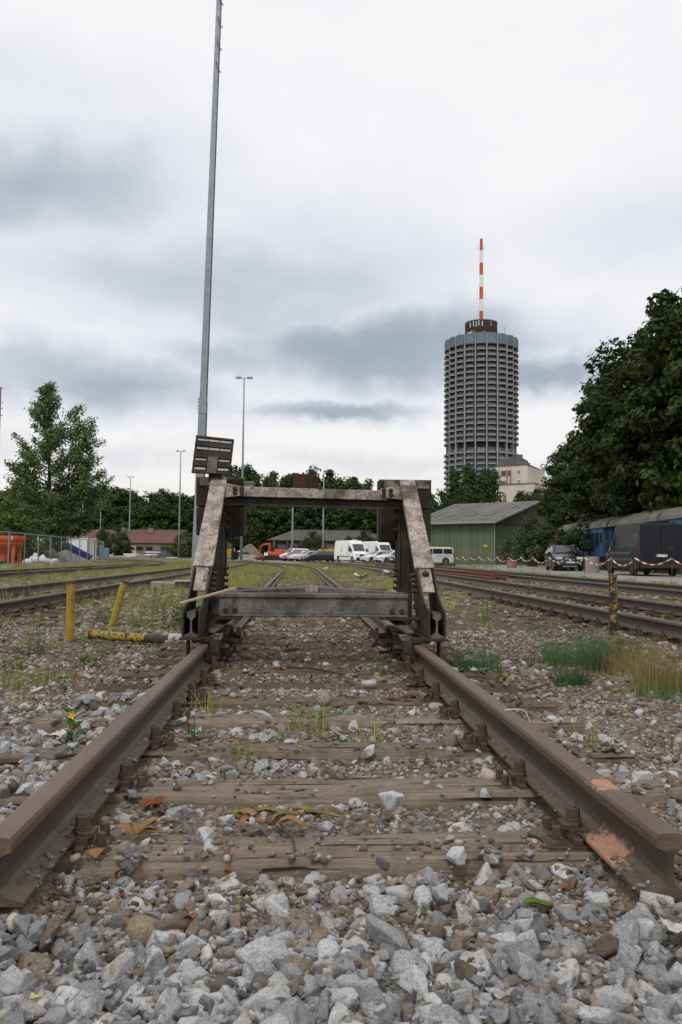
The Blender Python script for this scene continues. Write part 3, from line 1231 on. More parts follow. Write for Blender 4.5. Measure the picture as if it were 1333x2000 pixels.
M['steel_pale'] = steel_mat('weathered_pale_steel', (.41, .37, .335), (.21, .178, .152), (.060, .046, .036), t0=.36, w=.28, rust_t=.60, s=13)
M['steel_grey'] = steel_mat('grey_flaking_steel', (.165, .155, .142), (.105, .096, .087), (.045, .040, .035), rust_t=.66)
M['steel_dark'] = steel_mat('dark_rusty_steel', (.052, .043, .034), (.034, .028, .022), (.017, .014, .012), rust=(.06, .028, .018), rust_t=.56)
M['steel_rust'] = steel_mat('brown_rusty_steel', (.050, .029, .020), (.034, .020, .015), (.018, .013, .011), rust=(.07, .030, .018), rust_t=.5)
M['timber_dark'] = mat('dark_mossy_timber', (.036, .029, .022), (.020, .017, .014), (.055, .050, .030), s=7, s3=4, t3=.55, w3=.1, rough=.95, bump=.6, bs=35, stretch=(.4, 1, 1))
M['timber_top'] = mat('pale_flaking_timber', (.21, .20, .18), (.11, .10, .085), (.05, .042, .033), s=9, s3=6, t3=.52, rough=.9, bump=.4, bs=40)
M['strip_white'] = mat('dirty_white_strip', (.55, .54, .52), (.42, .41, .39), (.20, .17, .14), s=20, s3=30, t3=.68, rough=.6)

BS = thing('buffer_stop', 'rusty steel buffer stop with slanting struts and two timber blocks on the rails', 'buffer stop', (0, 6.6, 0))


def ibeam(b, p0, p1, w, h, tf=.018, tw=.012, up=(0, 0, 1)):
    p0, p1 = Vector(p0), Vector(p1)
    d, s, u = frame(p1 - p0, up)
    b.bar(p0 + u * (h / 2 - tf / 2), p1 + u * (h / 2 - tf / 2), w, tf, up)
    b.bar(p0 - u * (h / 2 - tf / 2), p1 - u * (h / 2 - tf / 2), w, tf, up)
    b.bar(p0, p1, tw, h - 2 * tf - .0006, up)


def bolt(b, p, d, r=.016, h=.022):
    p, d = Vector(p), Vector(d).normalized()
    b.cyl(p, p + d * .006, r * 1.35, n=12)
    b.cyl(p + d * .006, p + d * h, r, n=6)


# lower cross beam: broad I-beam whose flange overhangs at the near side
b = MB()
XL, XR_, YB = -.685, .725, 6.36
b.b2((XL, YB - .085, .475), (XR_, YB + .085, .505))
b.b2((XL, YB - .058, .476), (XR_, YB - .070, .352))
b.b2((XL, YB - .085, .334), (XR_, YB + .085, .352))
b.build('cross_beam', M['steel_grey'], BS, bevel=.006)
for x in (-.635, -.565, .605, .675):
    b = MB()
    bolt(b, (x, YB - .070, .378), (0, -1, 0), .015, .016)
    b.build('bolt', M['steel_rust'], BS)
# plan bracing behind it
b = MB()
b.bar((-.64, 6.44, .488), (-.04, 7.04, .505), .10, .05)
b.build('brace', M['steel_grey'], BS, bevel=.004)
b = MB()
b.bar((.70, 6.44, .488), (.06, 7.04, .505), .10, .05)
b.build('brace', M['steel_grey'], BS, bevel=.004)
b = MB()
b.bar((-.62, 7.24, .488), (.66, 7.24, .486), .11, .05)
b.build('rear_bar', M['steel_grey'], BS, bevel=.004)
b = MB()
b.box((.01, 7.02, .534), (.085, .13, .008))
b.box((.01, 6.96, .51), (.11, .012, .05))
b.build('joint_plate', M['steel_pale'], BS)


def lerp(a, b_, t):
    return Vector(a) * (1 - t) + Vector(b_) * t


for s, xt, xm, xf in ((-1, -.772, -.812, -.838), (1, .812, .855, .878)):
    # the rear post of two channels, carrying the buffer block
    b = MB()
    px = s * .79 + (.02 if s > 0 else 0)
    b.b2((px - .060, 7.12, .19), (px - .048, 7.26, 1.40))
    b.b2((px + .048, 7.12, .19), (px + .060, 7.26, 1.40))
    b.b2((px - .047, 7.165, .19), (px + .047, 7.18, 1.395))
    b.build('post', M['steel_dark'], BS, bevel=.003)
    b = MB()                                          # wide stiffening plate on the lower and upper post
    b.b2((px - .0755 if s < 0 else px + .062, 7.05, .62), (px - .062 if s < 0 else px + .0755, 7.27, .90))
    b.b2((px - .075, 7.262, .62), (px + .075, 7.275, 1.0))
    b.build('stiffener', M['steel_dark'], BS, bevel=.003)
    for k in range(9):
        z = .52 + k * .052 if k < 4 else 1.02 + (k - 4) * .078
        b = MB()
        bolt(b, (px - s * .0605, 7.16 if k < 4 else 7.15, z), (-s, 0, 0), .017, .040)
        b.build('bolt', M['steel_rust'], BS)
    # slanting strut, broad side to the camera
    top, mid, bot = Vector((xt, 7.06, 1.435)), Vector((xm, 6.33, .70)), Vector((xm + s * .008, 6.17, .535))
    d = (mid - top).normalized()
    side = Vector((1, 0, 0))
    nrm = side.cross(d).normalized()
    if nrm.y > 0:
        nrm = -nrm
    b = MB()
    b.bar(top, mid, .128, .016, nrm, w1=.150, h1=.016)
    b.bar(top + Vector((0, 0.002, 0)) - nrm * .055 + d * .03 - side * s * .045, mid - nrm * .055 - side * s * .05, .014, .10, nrm)
    b.build('strut', M['steel_pale'], BS, bevel=.004)
    b = MB()
    b.bar(mid - nrm * .014 - d * .02, bot - nrm * .014, .092, .014, nrm)
    b.build('strut_foot', M['steel_pale'], BS, bevel=.003)
    if s > 0:
        b = MB()
        bolt(b, mid + d * .055 - nrm * .006, nrm, .021, .022)
        b.build('bolt', M['steel_rust'], BS)
    for k in range(4):
        b = MB()
        q = lerp(mid, bot, .05 + k * .24) - nrm * .06
        bolt(b, q - side * s * .068, (-s, 0, 0), .017, .042)
        b.build('bolt', M['steel_rust'], BS)
    # two curved gusset plates that hold the strut foot
    for q, name in ((-1, 'gusset_plate'), (1, 'gusset_plate')):
        x0 = mid.x + q * .064
        x1 = xf + q * .056
        P = [(x0, 6.36, .715), (x0, 6.305, .705)]
        for t in np.linspace(.1, 1, 8):
            y = 6.305 - .42 * t
            z = .705 - .30 * t - .06 * math.sin(PI * t)
            P.append((x0 + (x1 - x0) * t, y, z))
        P += [(x1, 5.875, .225), (x1, 6.42, .225), (x0 + (x1 - x0) * .3, 6.55, .5)]
        b = MB()
        b.plate(P, .011)
        b.build(name, M['steel_dark'], BS)
    # piece of rail lying lengthways over the running rail, its sawn end towards the camera
    b = MB()
    b.sweep([(a * .88, h * 1.22) for a, h in RAIL], [(xf, 5.90, .215), (xf, 6.95, .215)])
    b.build('foot_rail', M['steel_dark'], BS, bevel=.002)
    b = MB()
    b.sweep([(a * .865, h * 1.205) for a, h in RAIL], [(xf, 5.894, .2165), (xf, 5.899, .2165)])
    b.build('sawn_end', M['steel_grey'], BS)
    b = MB()
    b.b2((xf - .078, 5.86, .198), (xf + .078, 6.98, .214))
    b.build('foot_plate', M['steel_dark'], BS, bevel=.003)
    b = MB()
    b.b2((xf + s * .02, 5.93, .03), (xf + s * .034, 6.02, .197))
    b.build('hanger', M['steel_rust'], BS)
    # the plate that carries the cross beam and reaches out to the foot
    b = MB()
    xa, xb = (xf + .065, -.52) if s < 0 else (.52, xf - .065)
    b.b2((xa, 6.27, .312), (xb, 6.47, .331))
    b.build('bearing_plate', M['steel_dark'], BS, bevel=.003)
    if s < 0:
        b = MB()
        b.sweep([(a * .8, h * .95) for a, h in RAIL], [(-.745, 6.33, .332), (-.745, 6.9, .332)])
        b.build('short_rail', M['steel_dark'], BS, bevel=.002)
    # clamps gripping the running rail: jaw blocks with nuts, and a notched wedge plate above
    for k, (yc, dx) in enumerate(((5.98, 0), (6.42, -.05), (6.9, -.08))):
        xc = s * .7515
        xi = xc - s * (.075 + .01 * k)
        b = MB()
        b.b2((xi - .035, yc - .07, .06), (xi + .035, yc + .07, .225))
        b.b2((xc - .085, yc - .05, .176), (xc + .085, yc + .05, .212))
        b.b2((xi - .030, yc - .074, .10), (xi + .030, yc - .055, .19))
        b.build('clamp', M['steel_dark'], BS, bevel=.006)
        b = MB()
        bolt(b, (xi - s * .036, yc - .005, .14), (-s, 0, 0), .026, .06)
        b.build('clamp_nut', M['steel_rust'], BS)
        b = MB()
        b.bar((xi - s * .02, yc - .075, .205), (xi - s * .02, yc + .09, .222), .055, .018)
        b.build('jaw_cap', M['steel_grey'], BS, bevel=.003)
    P = []
    xw = s * .80
    for k in range(5):
        y = 6.10 + k * .10
        z = .236 + k * .016
        P += [(xw - s * .05 - s * .012 * k, y, z), (xw - s * .05 - s * .012 * (k + 1), y + .002, z + .001)]
    P += [(xw - s * .19, 6.58, .314), (xw - s * .22, 6.58, .314), (xw - s * .11, 6.08, .232)]
    b = MB()
    b.plate(P, .012)
    b.build('notched_plate', M['steel_grey'], BS)
    # joint plate at the head of the strut, four bolts
    bx = xt + nrm.x * 0
    ph = Vector((xt, 6.99, 1.33))
    xi = -.545 if s < 0 else .575
    yf = 6.975
    b = MB()
    b.plate([(xt + s * .075, yf, 1.385), (xt - s * .03, yf, 1.388), (xi, yf - .002, 1.352), (xi, yf - .002, 1.283), (xt - s * .05, yf, 1.262), (xt + s * .072, yf, 1.268)], .014)
    b.build('joint_plate', M['steel_pale'], BS, bevel=.003)
    for u in (0, 1):
        for w in (0, 1):
            b = MB()
            bolt(b, (xi - (-s) * 0 + s * (.03 + .058 * u), yf - .008, 1.302 + .036 * w), (0, -1, 0), .0145, .014)
            b.build('bolt', M['steel_rust'], BS)
    # buffer block: two squared timbers behind a pair of plates
    x0, x1 = (-.99, -.585) if s < 0 else (.605, 1.055)
    b = MB()
    b.b2((x0, 7.285, 1.205), (x1, 7.56, 1.452))
    b.build('upper_timber', M['timber_dark'], BS, bevel=.012)
    b = MB()
    b.b2((x0 + .005, 7.275, .955 if s < 0 else .915), (x1 - .004, 7.57, 1.198))
    b.build('lower_timber', M['timber_dark'], BS, bevel=.012)
    b = MB()
    b.b2((x0 + .03, 7.274, 1.385), (x1 - .02 if s > 0 else x0 + .17, 7.286, 1.448))
    b.b2((x0 - .004, 7.30, 1.448), (x1 + .004, 7.57, 1.462))
    b.build('cap_plate', M['timber_top'], BS)
    b = MB()
    b.b2((px - .115, 7.262, .93), (px + .115, 7.273, 1.38))
    b.build('back_plate', M['steel_rust'], BS, bevel=.003)
    b = MB()
    xe = x1 if s < 0 else x0
    b.b2((xe - .005, 7.32, .955 if s < 0 else .93), (xe + .012, 7.54, 1.44))
    b.build('end_plate', M['steel_rust'], BS)

# small plate stub right of the left block
b = MB()
b.b2((-.59, 7.30, 1.34), (-.50, 7.42, 1.43))
b.b2((-.595, 7.295, 1.412), (-.495, 7.43, 1.43))
b.build('stub_bracket', M['timber_top'], BS)
# upper cross beam: pale flange in front, dark web set back beneath
b = MB()
d0, d1 = Vector((-.60, 7.02, 1.318)), Vector((.64, 7.02, 1.300))
b.bar(d0, d1, .016, .082)
b.build('top_beam', M['steel_pale'], BS, bevel=.005)
b = MB()
b.bar(d0 + Vector((-.13, .06, -.065)), d1 + Vector((.14, .06, -.065)), .012, .075)
b.bar(d0 + Vector((-.13, .05, -.107)), d1 + Vector((.14, .05, -.107)), .075, .016)
b.bar(d0 + Vector((-.13, .055, -.030)), d1 + Vector((.14, .055, -.030)), .10, .012)
b.build('top_beam_web', M['steel_dark'], BS)
b = MB()                                              # rusty plate standing on the beam
b.plate([(-.155, 7.05, 1.345), (.055, 7.05, 1.345), (.062, 7.03, 1.455), (-.160, 7.03, 1.482)], .012)
b.build('standing_plate', M['steel_rust'], BS)
b = MB()
b.b2((-.13, 7.05, 1.34), (.04, 7.10, 1.352))
b.build('plate_flange', M['steel_rust'], BS)

# the slatted signal board, tilted, on its bracket
SB = link('signal_board', None, BS)
ORG[SB.name] = Vector((0, 6.6, 0))
yb = 7.02


def bd(u, v):                          # u,v in 0..1 over the board, tilted clockwise in view
    tl, tr, br, bl = Vector((-.965, yb, 1.782)), Vector((-.650, yb, 1.752)), Vector((-.680, yb, 1.455)), Vector((-.998, yb, 1.465))
    return (tl * (1 - u) + tr * u) * (1 - v) + (bl * (1 - u) + br * u) * v


b = MB()
b.plate([bd(0, 0), bd(.985, .0), bd(1, .02), bd(1, 1), bd(0, 1)], .014)
b.build('board', M['steel_dark'], SB)
rows = [(.075, .125), (.295, .352), (.60, .645), (.835, .895)]
for (v0, v1) in rows:
    for (u0, u1) in ((.06, .345), (.365, .645), (.665, .945)):
        if v0 > .5 and u0 > .3 and u1 < .7:
            continue
        b = MB()
        b.plate([bd(u0, v0) - Vector((0, .012, 0)), bd(u1, v0) - Vector((0, .012, 0)), bd(u1, v1) - Vector((0, .012, 0)), bd(u0, v1) - Vector((0, .012, 0))], .008)
        b.build('white_strip', M['strip_white'], SB)
for (v0, v1) in ((.0, .045), (.155, .27), (.38, .57), (.67, .80), (.92, .99)):
    b = MB()
    b.plate([bd(.0, v0) - Vector((0, .016, 0)), bd(1, v0) - Vector((0, .016, 0)), bd(1, v1) - Vector((0, .024, 0)), bd(0, v1) - Vector((0, .024, 0))], .006)
    b.build('slat', M['steel_rust' if v0 in (.38, .92) else 'steel_dark'], SB)
b = MB()
b.plate([bd(.385, .55) - Vector((0, .034, 0)), bd(.64, .54) - Vector((0, .034, 0)), bd(.655, .98) - Vector((0, .034, 0)), bd(.40, .98) - Vector((0, .034, 0))], .012)
b.build('bracket', M['steel_grey'], SB)
b = MB()
for x in (-.845, -.76):
    b.cyl((x, 7.03, 1.40), (x, 7.03, 1.50), .006, n=8)
b.b2((-.86, 7.035, 1.39), (-.745, 7.05, 1.50))
b.build('bracket_pin', M['steel_rust'], SB)

# the batten leaning on the beam
b = MB()
b.bar((-.913, 5.89, .452), (-.563, 6.255, .545), .030, .014)
o = b.build('wooden_batten', mat('pale_batten_wood', (.42, .33, .25), (.30, .23, .17), s=6, stretch=(1, 8, 8), rough=.9), bevel=.002)
tag(o, 'thin pale wooden batten leaning across the left foot of the buffer stop', 'batten')

# ------------------------------------------------------------------ hotel tower
def facade_mat(name, a, b_, rand=.25, rough=.8):
    return mat(name, a, b_, s=.25, rough=rough, rand=rand)


M['t_conc'] = mat('tower_concrete', (.205, .222, .232), (.16, .172, .182), s=.3, rough=.9)
M['t_pale'] = mat('tower_pale_concrete', (.37, .375, .37), (.30, .305, .30), s=.3, rough=.9)
M['t_dark'] = mat('tower_dark_soffit', (.025, .031, .031), rough=.9)  # shade under the balconies put into a near-black colour; also serves the plant floor
M['t_glass'] = mat('tower_window_glass', (.10, .105, .11), (.05, .055, .06), s=.6, rough=.25, rand=.5)
M['t_curtain'] = mat('tower_curtain_glass', (.30, .30, .30), (.10, .10, .10), s=.8, rough=.4, rand=.5)
M['t_blue'] = mat('tower_blue_grey_glass', (.12, .17, .235), (.08, .115, .165), s=.8, rough=.25, rand=.3)
M['t_brown'] = mat('tower_brown_drum', (.060, .038, .034), (.035, .024, .023), s=.5, rough=.85)
M['ant_red'] = mat('antenna_red', (.52, .075, .03), rough=.6)
M['ant_white'] = mat('antenna_white', (.72, .72, .72), rough=.6)
M['logo_green'] = mat('sign_green', (.10, .42, .05), rough=.5)

TW = Vector((91.1, 417, -.08))
tower = thing('hotel_tower', 'round grey concrete tower with rings of curved balconies and a red and white mast', 'tower', TW, local=True)
FACE = math.atan2(CAM.y - TW.y, CAM.x - TW.x)
NL, LA = 20, 2 * PI / 20
PITCH_F = 2.80


def lobe(r0, r1, n=8, half=.455):
    """points of one bulge around angle 0"""
    out = []
    for i in range(n + 1):
        t = -1 + 2 * i / n
        a = t * half * LA
        r = r0 + (r1 - r0) * (max(0, 1 - abs(t) ** 2.6)) ** .6
        out.append((r * math.cos(a), r * math.sin(a)))
    return out


def lobe_band(b, r0, r1, z0, z1, th=.18, n=8, mi=0, half=.455):
    o, i_ = lobe(r0, r1, n, half), lobe(r0 - th, r1 - th, n, half)
    k = n + 1
    V = [(x, y, z0) for x, y in o] + [(x, y, z1) for x, y in o] + [(x, y, z0) for x, y in i_] + [(x, y, z1) for x, y in i_]
    Fs = []
    for q in range(n):
        Fs += [(q, q + 1, k + q + 1, k + q), (2 * k + q, 3 * k + q, 3 * k + q + 1, 2 * k + q + 1), (k + q, k + q + 1, 3 * k + q + 1, 3 * k + q), (q, 2 * k + q, 2 * k + q + 1, q + 1)]
    b.add(V, Fs, mi)


def lobe_slab(b, r0, r1, z0, z1, rin, n=8, mi=0, half=.455):
    o = lobe(r0, r1, n, half)
    a0, a1 = -half * LA, half * LA
    o = o + [(rin * math.cos(a1), rin * math.sin(a1)), (rin * math.cos(a0), rin * math.sin(a0))]
    k = len(o)
    b.add([(x, y, z0) for x, y in o] + [(x, y, z1) for x, y in o], [tuple(range(k - 1, -1, -1)), tuple(range(k, 2 * k))] + [(q, (q + 1) % k, k + (q + 1) % k, k + q) for q in range(k)], mi)


def balcony_mb(n=8):
    b = MB()
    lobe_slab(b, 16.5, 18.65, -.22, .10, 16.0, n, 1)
    lobe_band(b, 16.4, 18.6, .11, .95, .12, n, 0)
    lobe_band(b, 16.5, 18.72, -.04, .24, .1, n, 2)
    return b


def window_mb():
    b = MB()
    h = .44 * LA
    n = 5
    for i in range(n):
        a0, a1 = -h + 2 * h * i / n, -h + 2 * h * (i + 1) / n
        am = (a0 + a1) / 2
        M_ = Matrix.Rotation(am, 3, 'Z')
        w = 2 * 16.2 * math.sin((a1 - a0) / 2)
        b.box(M_ @ Vector((16.25, 0, 1.5)), (.06, w - .14, 2.3), M_, 0 if i in (1, 3) else 1)
        b.box(M_ @ Vector((16.3, w / 2, 1.5)), (.16, .12, 2.4), M_, 2)
    return b


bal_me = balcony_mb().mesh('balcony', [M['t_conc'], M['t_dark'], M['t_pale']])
win_me = window_mb().mesh('window', [M['t_curtain'], M['t_glass'], M['t_conc']])
floors = [104.6 - PITCH_F * (k + 1) for k in range(30)]
DARK_FLOOR = 17
nb = 0
seen = [0, 1, -1, 2, -2, 3, -3, 4, -4, 5, -5]
hid_b, hid_w = MB(), MB()
for fi, z in enumerate(floors):
    for j in range(NL):
        jj = j if j <= 10 else j - 20
        a = FACE + jj * LA
        show = jj in seen and fi < 27
        if fi == DARK_FLOOR:
            continue
        if show:
            o = link('balcony', bal_me, tower)
            o.location = (0, 0, z)
            o.rotation_euler = (0, 0, a)
            if abs(jj) <= 4:
                o = link('window', win_me, tower)
                o.location = (0, 0, z)
                o.rotation_euler = (0, 0, a)
        else:
            M_ = Matrix.Rotation(a, 3, 'Z')
            t = balcony_mb(5)
            hid_b.add([M_ @ Vector(v) + Vector((0, 0, z)) for v in t.v], t.f)
            hid_b.m[-len(t.m):] = t.m
o = hid_b.build('rear_balconies', [M['t_conc'], M['t_dark'], M['t_pale']], tower)
o['kind'] = 'stuff'
b = MB()
b.cyl((0, 0, 0), (0, 0, 108), 16.05, n=60)
b.build('core', M['t_glass'], tower, smooth=False)
b = MB()
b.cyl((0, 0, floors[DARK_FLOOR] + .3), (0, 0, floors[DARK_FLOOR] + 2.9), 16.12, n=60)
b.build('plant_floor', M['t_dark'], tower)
for j in range(NL):
    b = MB()
    a = FACE + (j + .5) * LA
    M_ = Matrix.Rotation(a, 3, 'Z')
    b.box(M_ @ Vector((17.0, 0, 55.0)), (1.4, .46, 110), M_)
    b.build('rib', M['t_pale'], tower)
    b = MB()
    a = FACE + j * LA
    M_ = Matrix.Rotation(a, 3, 'Z')
    t = MB()
    lobe_band(t, 17.0, 18.35, 104.9, 109.6, .3, 8, 0, .49)
    lobe_slab(t, 16.9, 18.45, 109.6, 110.1, 15, 8, 1, .49)
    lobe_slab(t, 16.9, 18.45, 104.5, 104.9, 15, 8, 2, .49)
    for (x, y) in lobe(17.02, 18.4, 8, .49):
        t.box((x, y, 107.2), (.14, .14, 4.7), (0, 0, math.atan2(y, x)), 1)
    b.add([M_ @ Vector(v) for v in t.v], t.f)
    b.m = t.m
    b.build('glazed_bay', [M['t_blue'], M['t_conc'], M['t_dark']], tower)
b = MB()
b.cyl((0, 0, 108.5), (0, 0, 110.0), 16.8, n=60)
b.build('roof', M['t_conc'], tower)
b = MB()
b.cyl((0, 0, 110), (0, 0, 119.0), 7.9, n=48)
b.build('drum', M['t_brown'], tower)
b = MB()
b.lathe([(8.15, 119.0), (8.2, 119.5), (7.6, 119.5), (7.6, 119.0)], n=48)
b.build('drum_rim', mat('drum_rim_blue', (.05, .09, .14), rough=.5), tower)
b = MB()
for k in range(40):
    a = 2 * PI * k / 40
    b.box((8.05 * math.cos(a), 8.05 * math.sin(a), 116.6), (.15, .15, 4.6), (0, 0, a))
b.lathe([(7.95, 114.6), (8.2, 114.6), (8.2, 114.3), (7.95, 114.3)], n=48)
b.build('drum_screen', M['t_brown'], tower)
for k, da in enumerate((-.72, -.48, -.30, -.14, .06, .62)):
    b = MB()
    a = FACE + da
    b.box((8.25 * math.cos(a), 8.25 * math.sin(a), 117.2 + .3 * (k % 2)), (.18, .35, 2.6), (0, 0, a))
    b.build('panel_aerial', M['ant_white'] if k != 5 else M['t_pale'], tower)


def on_drum(u, z, w, h, m, name, rr=8.28):
    a = FACE + u
    b = MB()
    b.box((rr * math.cos(a), rr * math.sin(a), z), (.1, w, h), (0, 0, a))
    return b.build(name, m, tower)


# the lettering on the drum: two pale lines of small characters, then a green mark of two bars and a bow
for r_, zl in enumerate((113.3, 111.9)):
    for k in range(5 if r_ else 6):
        on_drum(-1.02 + .075 * k, zl, .42, .75, M['ant_white'], 'sign_letter')
on_drum(-.60, 112.9, .42, 3.4, M['logo_green'], 'sign_mark')
on_drum(-.50, 112.7, .42, 2.9, M['logo_green'], 'sign_mark')
on_drum(-.385, 112.4, .30, 1.9, M['logo_green'], 'sign_mark')
on_drum(-.36, 113.5, .26, .7, M['logo_green'], 'sign_mark')
on_drum(-.36, 111.3, .26, .7, M['logo_green'], 'sign_mark')
on_drum(.18, 113.0, 1.9, 1.0, mat('faded_patch', (.12, .09, .08), rough=.8), 'faded_panel')
ZT = at(942, 467, 417).z + .08
zs_ = [119.5 + (ZT - 119.5) * k / 7 for k in range(8)]
for k in range(7):
    b = MB()
    r0 = .98 if k < 3 else .92 if k < 6 else .78
    b.cyl((0, 0, zs_[k]), (0, 0, zs_[k + 1]), r0, n=12)
    if k in (3, 4):
        for q in range(6):
            z = zs_[k] + .5 + q * .85
            b.cyl((-1.15, 0, z), (1.15, 0, z), .07, n=6)
            b.cyl((0, -1.15, z), (0, 1.15, z), .07, n=6)
    b.build('mast_segment', M['ant_red'] if k % 2 == 0 else M['ant_white'], tower)
b = MB()
for z, w in ((120.2, 1.7), (zs_[6] + 1.2, 1.5), (zs_[6] + 2.4, 1.5), (132.2, 2.2), (134.6, 2.2)):
    b.cyl((-w, .0, z), (w, .0, z), .06, n=6)
    b.cyl((-w, 0, z - .5), (-w, 0, z + .5), .06, n=6)
    b.cyl((w, 0, z - .5), (w, 0, z + .5), .06, n=6)
b.build('mast_aerial', M['t_pale'], tower)
for a_, z_, r_ in ((FACE - .78, 112.4, 15.5), (FACE + .85, 114.0, 15.0)):
    b = MB()
    b.cyl((r_ * math.cos(a_), r_ * math.sin(a_), 110), (r_ * math.cos(a_), r_ * math.sin(a_), z_), .12, n=6)
    b.cyl((r_ * math.cos(a_), r_ * math.sin(a_), z_ - .5), (r_ * math.cos(a_), r_ * math.sin(a_), z_ + .2), .32, n=8)
    b.build('roof_aerial', M['t_pale'], tower)

# ------------------------------------------------------------------ cream apartment block at the tower's foot
M['cream'] = mat('cream_render', (.58, .54, .46), (.50, .47, .40), s=.2, rough=.9)
M['mauve'] = mat('mauve_frame', (.30, .14, .20), rough=.7)
M['slate'] = mat('slate_roof_cladding', (.10, .11, .12), (.075, .08, .09), s=.5, rough=.7)
M['yellow_render'] = mat('yellow_render', (.60, .48, .16), rough=.85)
ap = thing('apartment_building', 'cream flat roofed apartment block with mauve window bays beside the tower foot', 'building', (0, 0, 0))


def wall_box(b, A, Bp, dep, z0, z1):
    """box standing on the line A-B (x,y) going back by dep at right angles"""
    A, Bp = Vector((A[0], A[1])), Vector((Bp[0], Bp[1]))
    d = (Bp - A).normalized()
    n = Vector((-d.y, d.x))
    if n.y < 0:
        n = -n
    Q = [A, Bp, Bp + n * dep, A + n * dep]
    b.add([(q.x, q.y, z0) for q in Q] + [(q.x, q.y, z1) for q in Q], [(3, 2, 1, 0), (4, 5, 6, 7)] + [(i, (i + 1) % 4, 4 + (i + 1) % 4, 4 + i) for i in range(4)])
    return d, n


def pxX(px, Y):
    return at(px, 1085, Y).x


def zz_(px, py, Y):
    return at(px, py, Y).z


A1, B1 = (pxX(968, 306), 306), (pxX(1031, 300), 300)
b = MB()
d_, n_ = wall_box(b, A1, B1, 26, -.1, zz_(1000, 909.5, 303))
b.build('wall', M['cream'], ap)
b = MB()
wall_box(b, (A1[0] - .4, A1[1] - .3), (B1[0] + .3, B1[1] - .4), 26.8, zz_(1000, 909.4, 303), zz_(1000, 908, 303))
b.build('roof_edge', M['slate'], ap)
A2, B2 = (pxX(975, 292), 292), (pxX(1045, 286), 286)
b = MB()
wall_box(b, A2, B2, 9, -.1, zz_(1010, 946, 289))
b.build('wall', M['cream'], ap)
b = MB()
wall_box(b, (A2[0] - .3, A2[1] - .3), (B2[0] + .3, B2[1] - .3), 9.5, zz_(1010, 946, 289) + .01, zz_(1010, 944, 289))
b.build('roof_edge', M['slate'], ap)
b = MB()
wall_box(b, (pxX(975, 322), 322), (pxX(1021, 318), 318), 12, 30, zz_(1000, 895, 320))
b.build('penthouse', M['slate'], ap)
b = MB()
wall_box(b, (pxX(1009, 317.5), 317.5), (pxX(1021.5, 317), 317), 8, 30, zz_(1000, 889, 320))
b.build('penthouse', M['slate'], ap)
b = MB()
wall_box(b, (pxX(1031.5, 304), 304), (pxX(1036, 304), 304), 2, 30, zz_(1034, 904, 304))
b.build('chimney', M['slate'], ap)
b = MB()
wall_box(b, (pxX(1046, 287), 287), (pxX(1056, 292), 292), 2, 18, zz_(1050, 947, 289))
b.build('side_bay', M['yellow_render'], ap)


def win_on(A, Bp, px0, px1, py0, py1, off=.12, fr=None, wall=None):
    """window with frame on the facade A-B, where the photograph shows it"""
    Ax, Bx = pxA = 0, 0
    def P(px, py):
        # intersect the pixel ray with the vertical plane of the facade
        d = ray(px, py)
        t0 = Vector((Bp[0] - A[0], Bp[1] - A[1]))
        n = Vector((-t0.y, t0.x)).normalized()
        k = ((A[0] - CAM.x) * n.x + (A[1] - CAM.y) * n.y) / (d.x * n.x + d.y * n.y)
        return CAM + d * k
    t0 = Vector((Bp[0] - A[0], Bp[1] - A[1], 0)).normalized()
    nn = Vector((t0.y, -t0.x, 0))
    if nn.y > 0:
        nn = -nn
    a, c = P(px0, py1), P(px1, py0)
    w = (Vector((c.x, c.y, 0)) - Vector((a.x, a.y, 0)))
    W, H = w.length, c.z - a.z
    mid = (a + c) / 2
    ang = math.atan2(t0.y, t0.x)
    f = MB()
    fw_ = .14
    for q in ((0, H / 2 - fw_ / 2, W, fw_), (0, -H / 2 + fw_ / 2, W, fw_)):
        f.box(mid + nn * off + Vector((0, 0, q[1])) + t0 * q[0], (q[2], .1, q[3]), (0, 0, ang))
    for q in (-W / 2 + fw_ / 2, W / 2 - fw_ / 2, 0):
        f.box(mid + nn * off + t0 * q, (fw_ * .8, .098, H - 2 * fw_), (0, 0, ang))
    o = f.build('window', fr or M['ant_white'], ap)
    g = MB()
    g.box(mid + nn * (off - .06), (W - .05, .04, H - .05), (0, 0, ang))
    g.build('pane', M['glass'], o)


for (q0, q1, r0, r1) in ((1010.5, 1017, 917.5, 926), (1010.5, 1017, 937, 943)):
    win_on(A1, B1, q0, q1, r0, r1)
for (q0, q1, r0, r1) in ((979, 989, 919, 930), (992, 997, 919, 929), (979, 989, 940, 944)):
    win_on(A1, B1, q0, q1, r0, r1, .12, M['mauve'])
for q in (975.5, 990.5, 998):
    b = MB()
    p0 = at(q, 917, 302.0)
    p1 = at(q, 944, 302.0)
    b.cyl((p0.x, 302.2, p1.z), (p0.x, 302.2, p0.z), .22, n=8)
    b.build('bay_post', M['mauve'], ap)
win_on(A2, B2, 1020, 1027, 956, 962)
s1 = B1
s2 = (B1[0] + n_.x * 26, B1[1] + n_.y * 26)
for (q0, q1, r0, r1) in ((1043.5, 1046.5, 920, 929), (1051.5, 1054.5, 921, 930), (1043.5, 1046.5, 940, 943)):
    win_on(s1, s2, q0, q1, r0, r1)

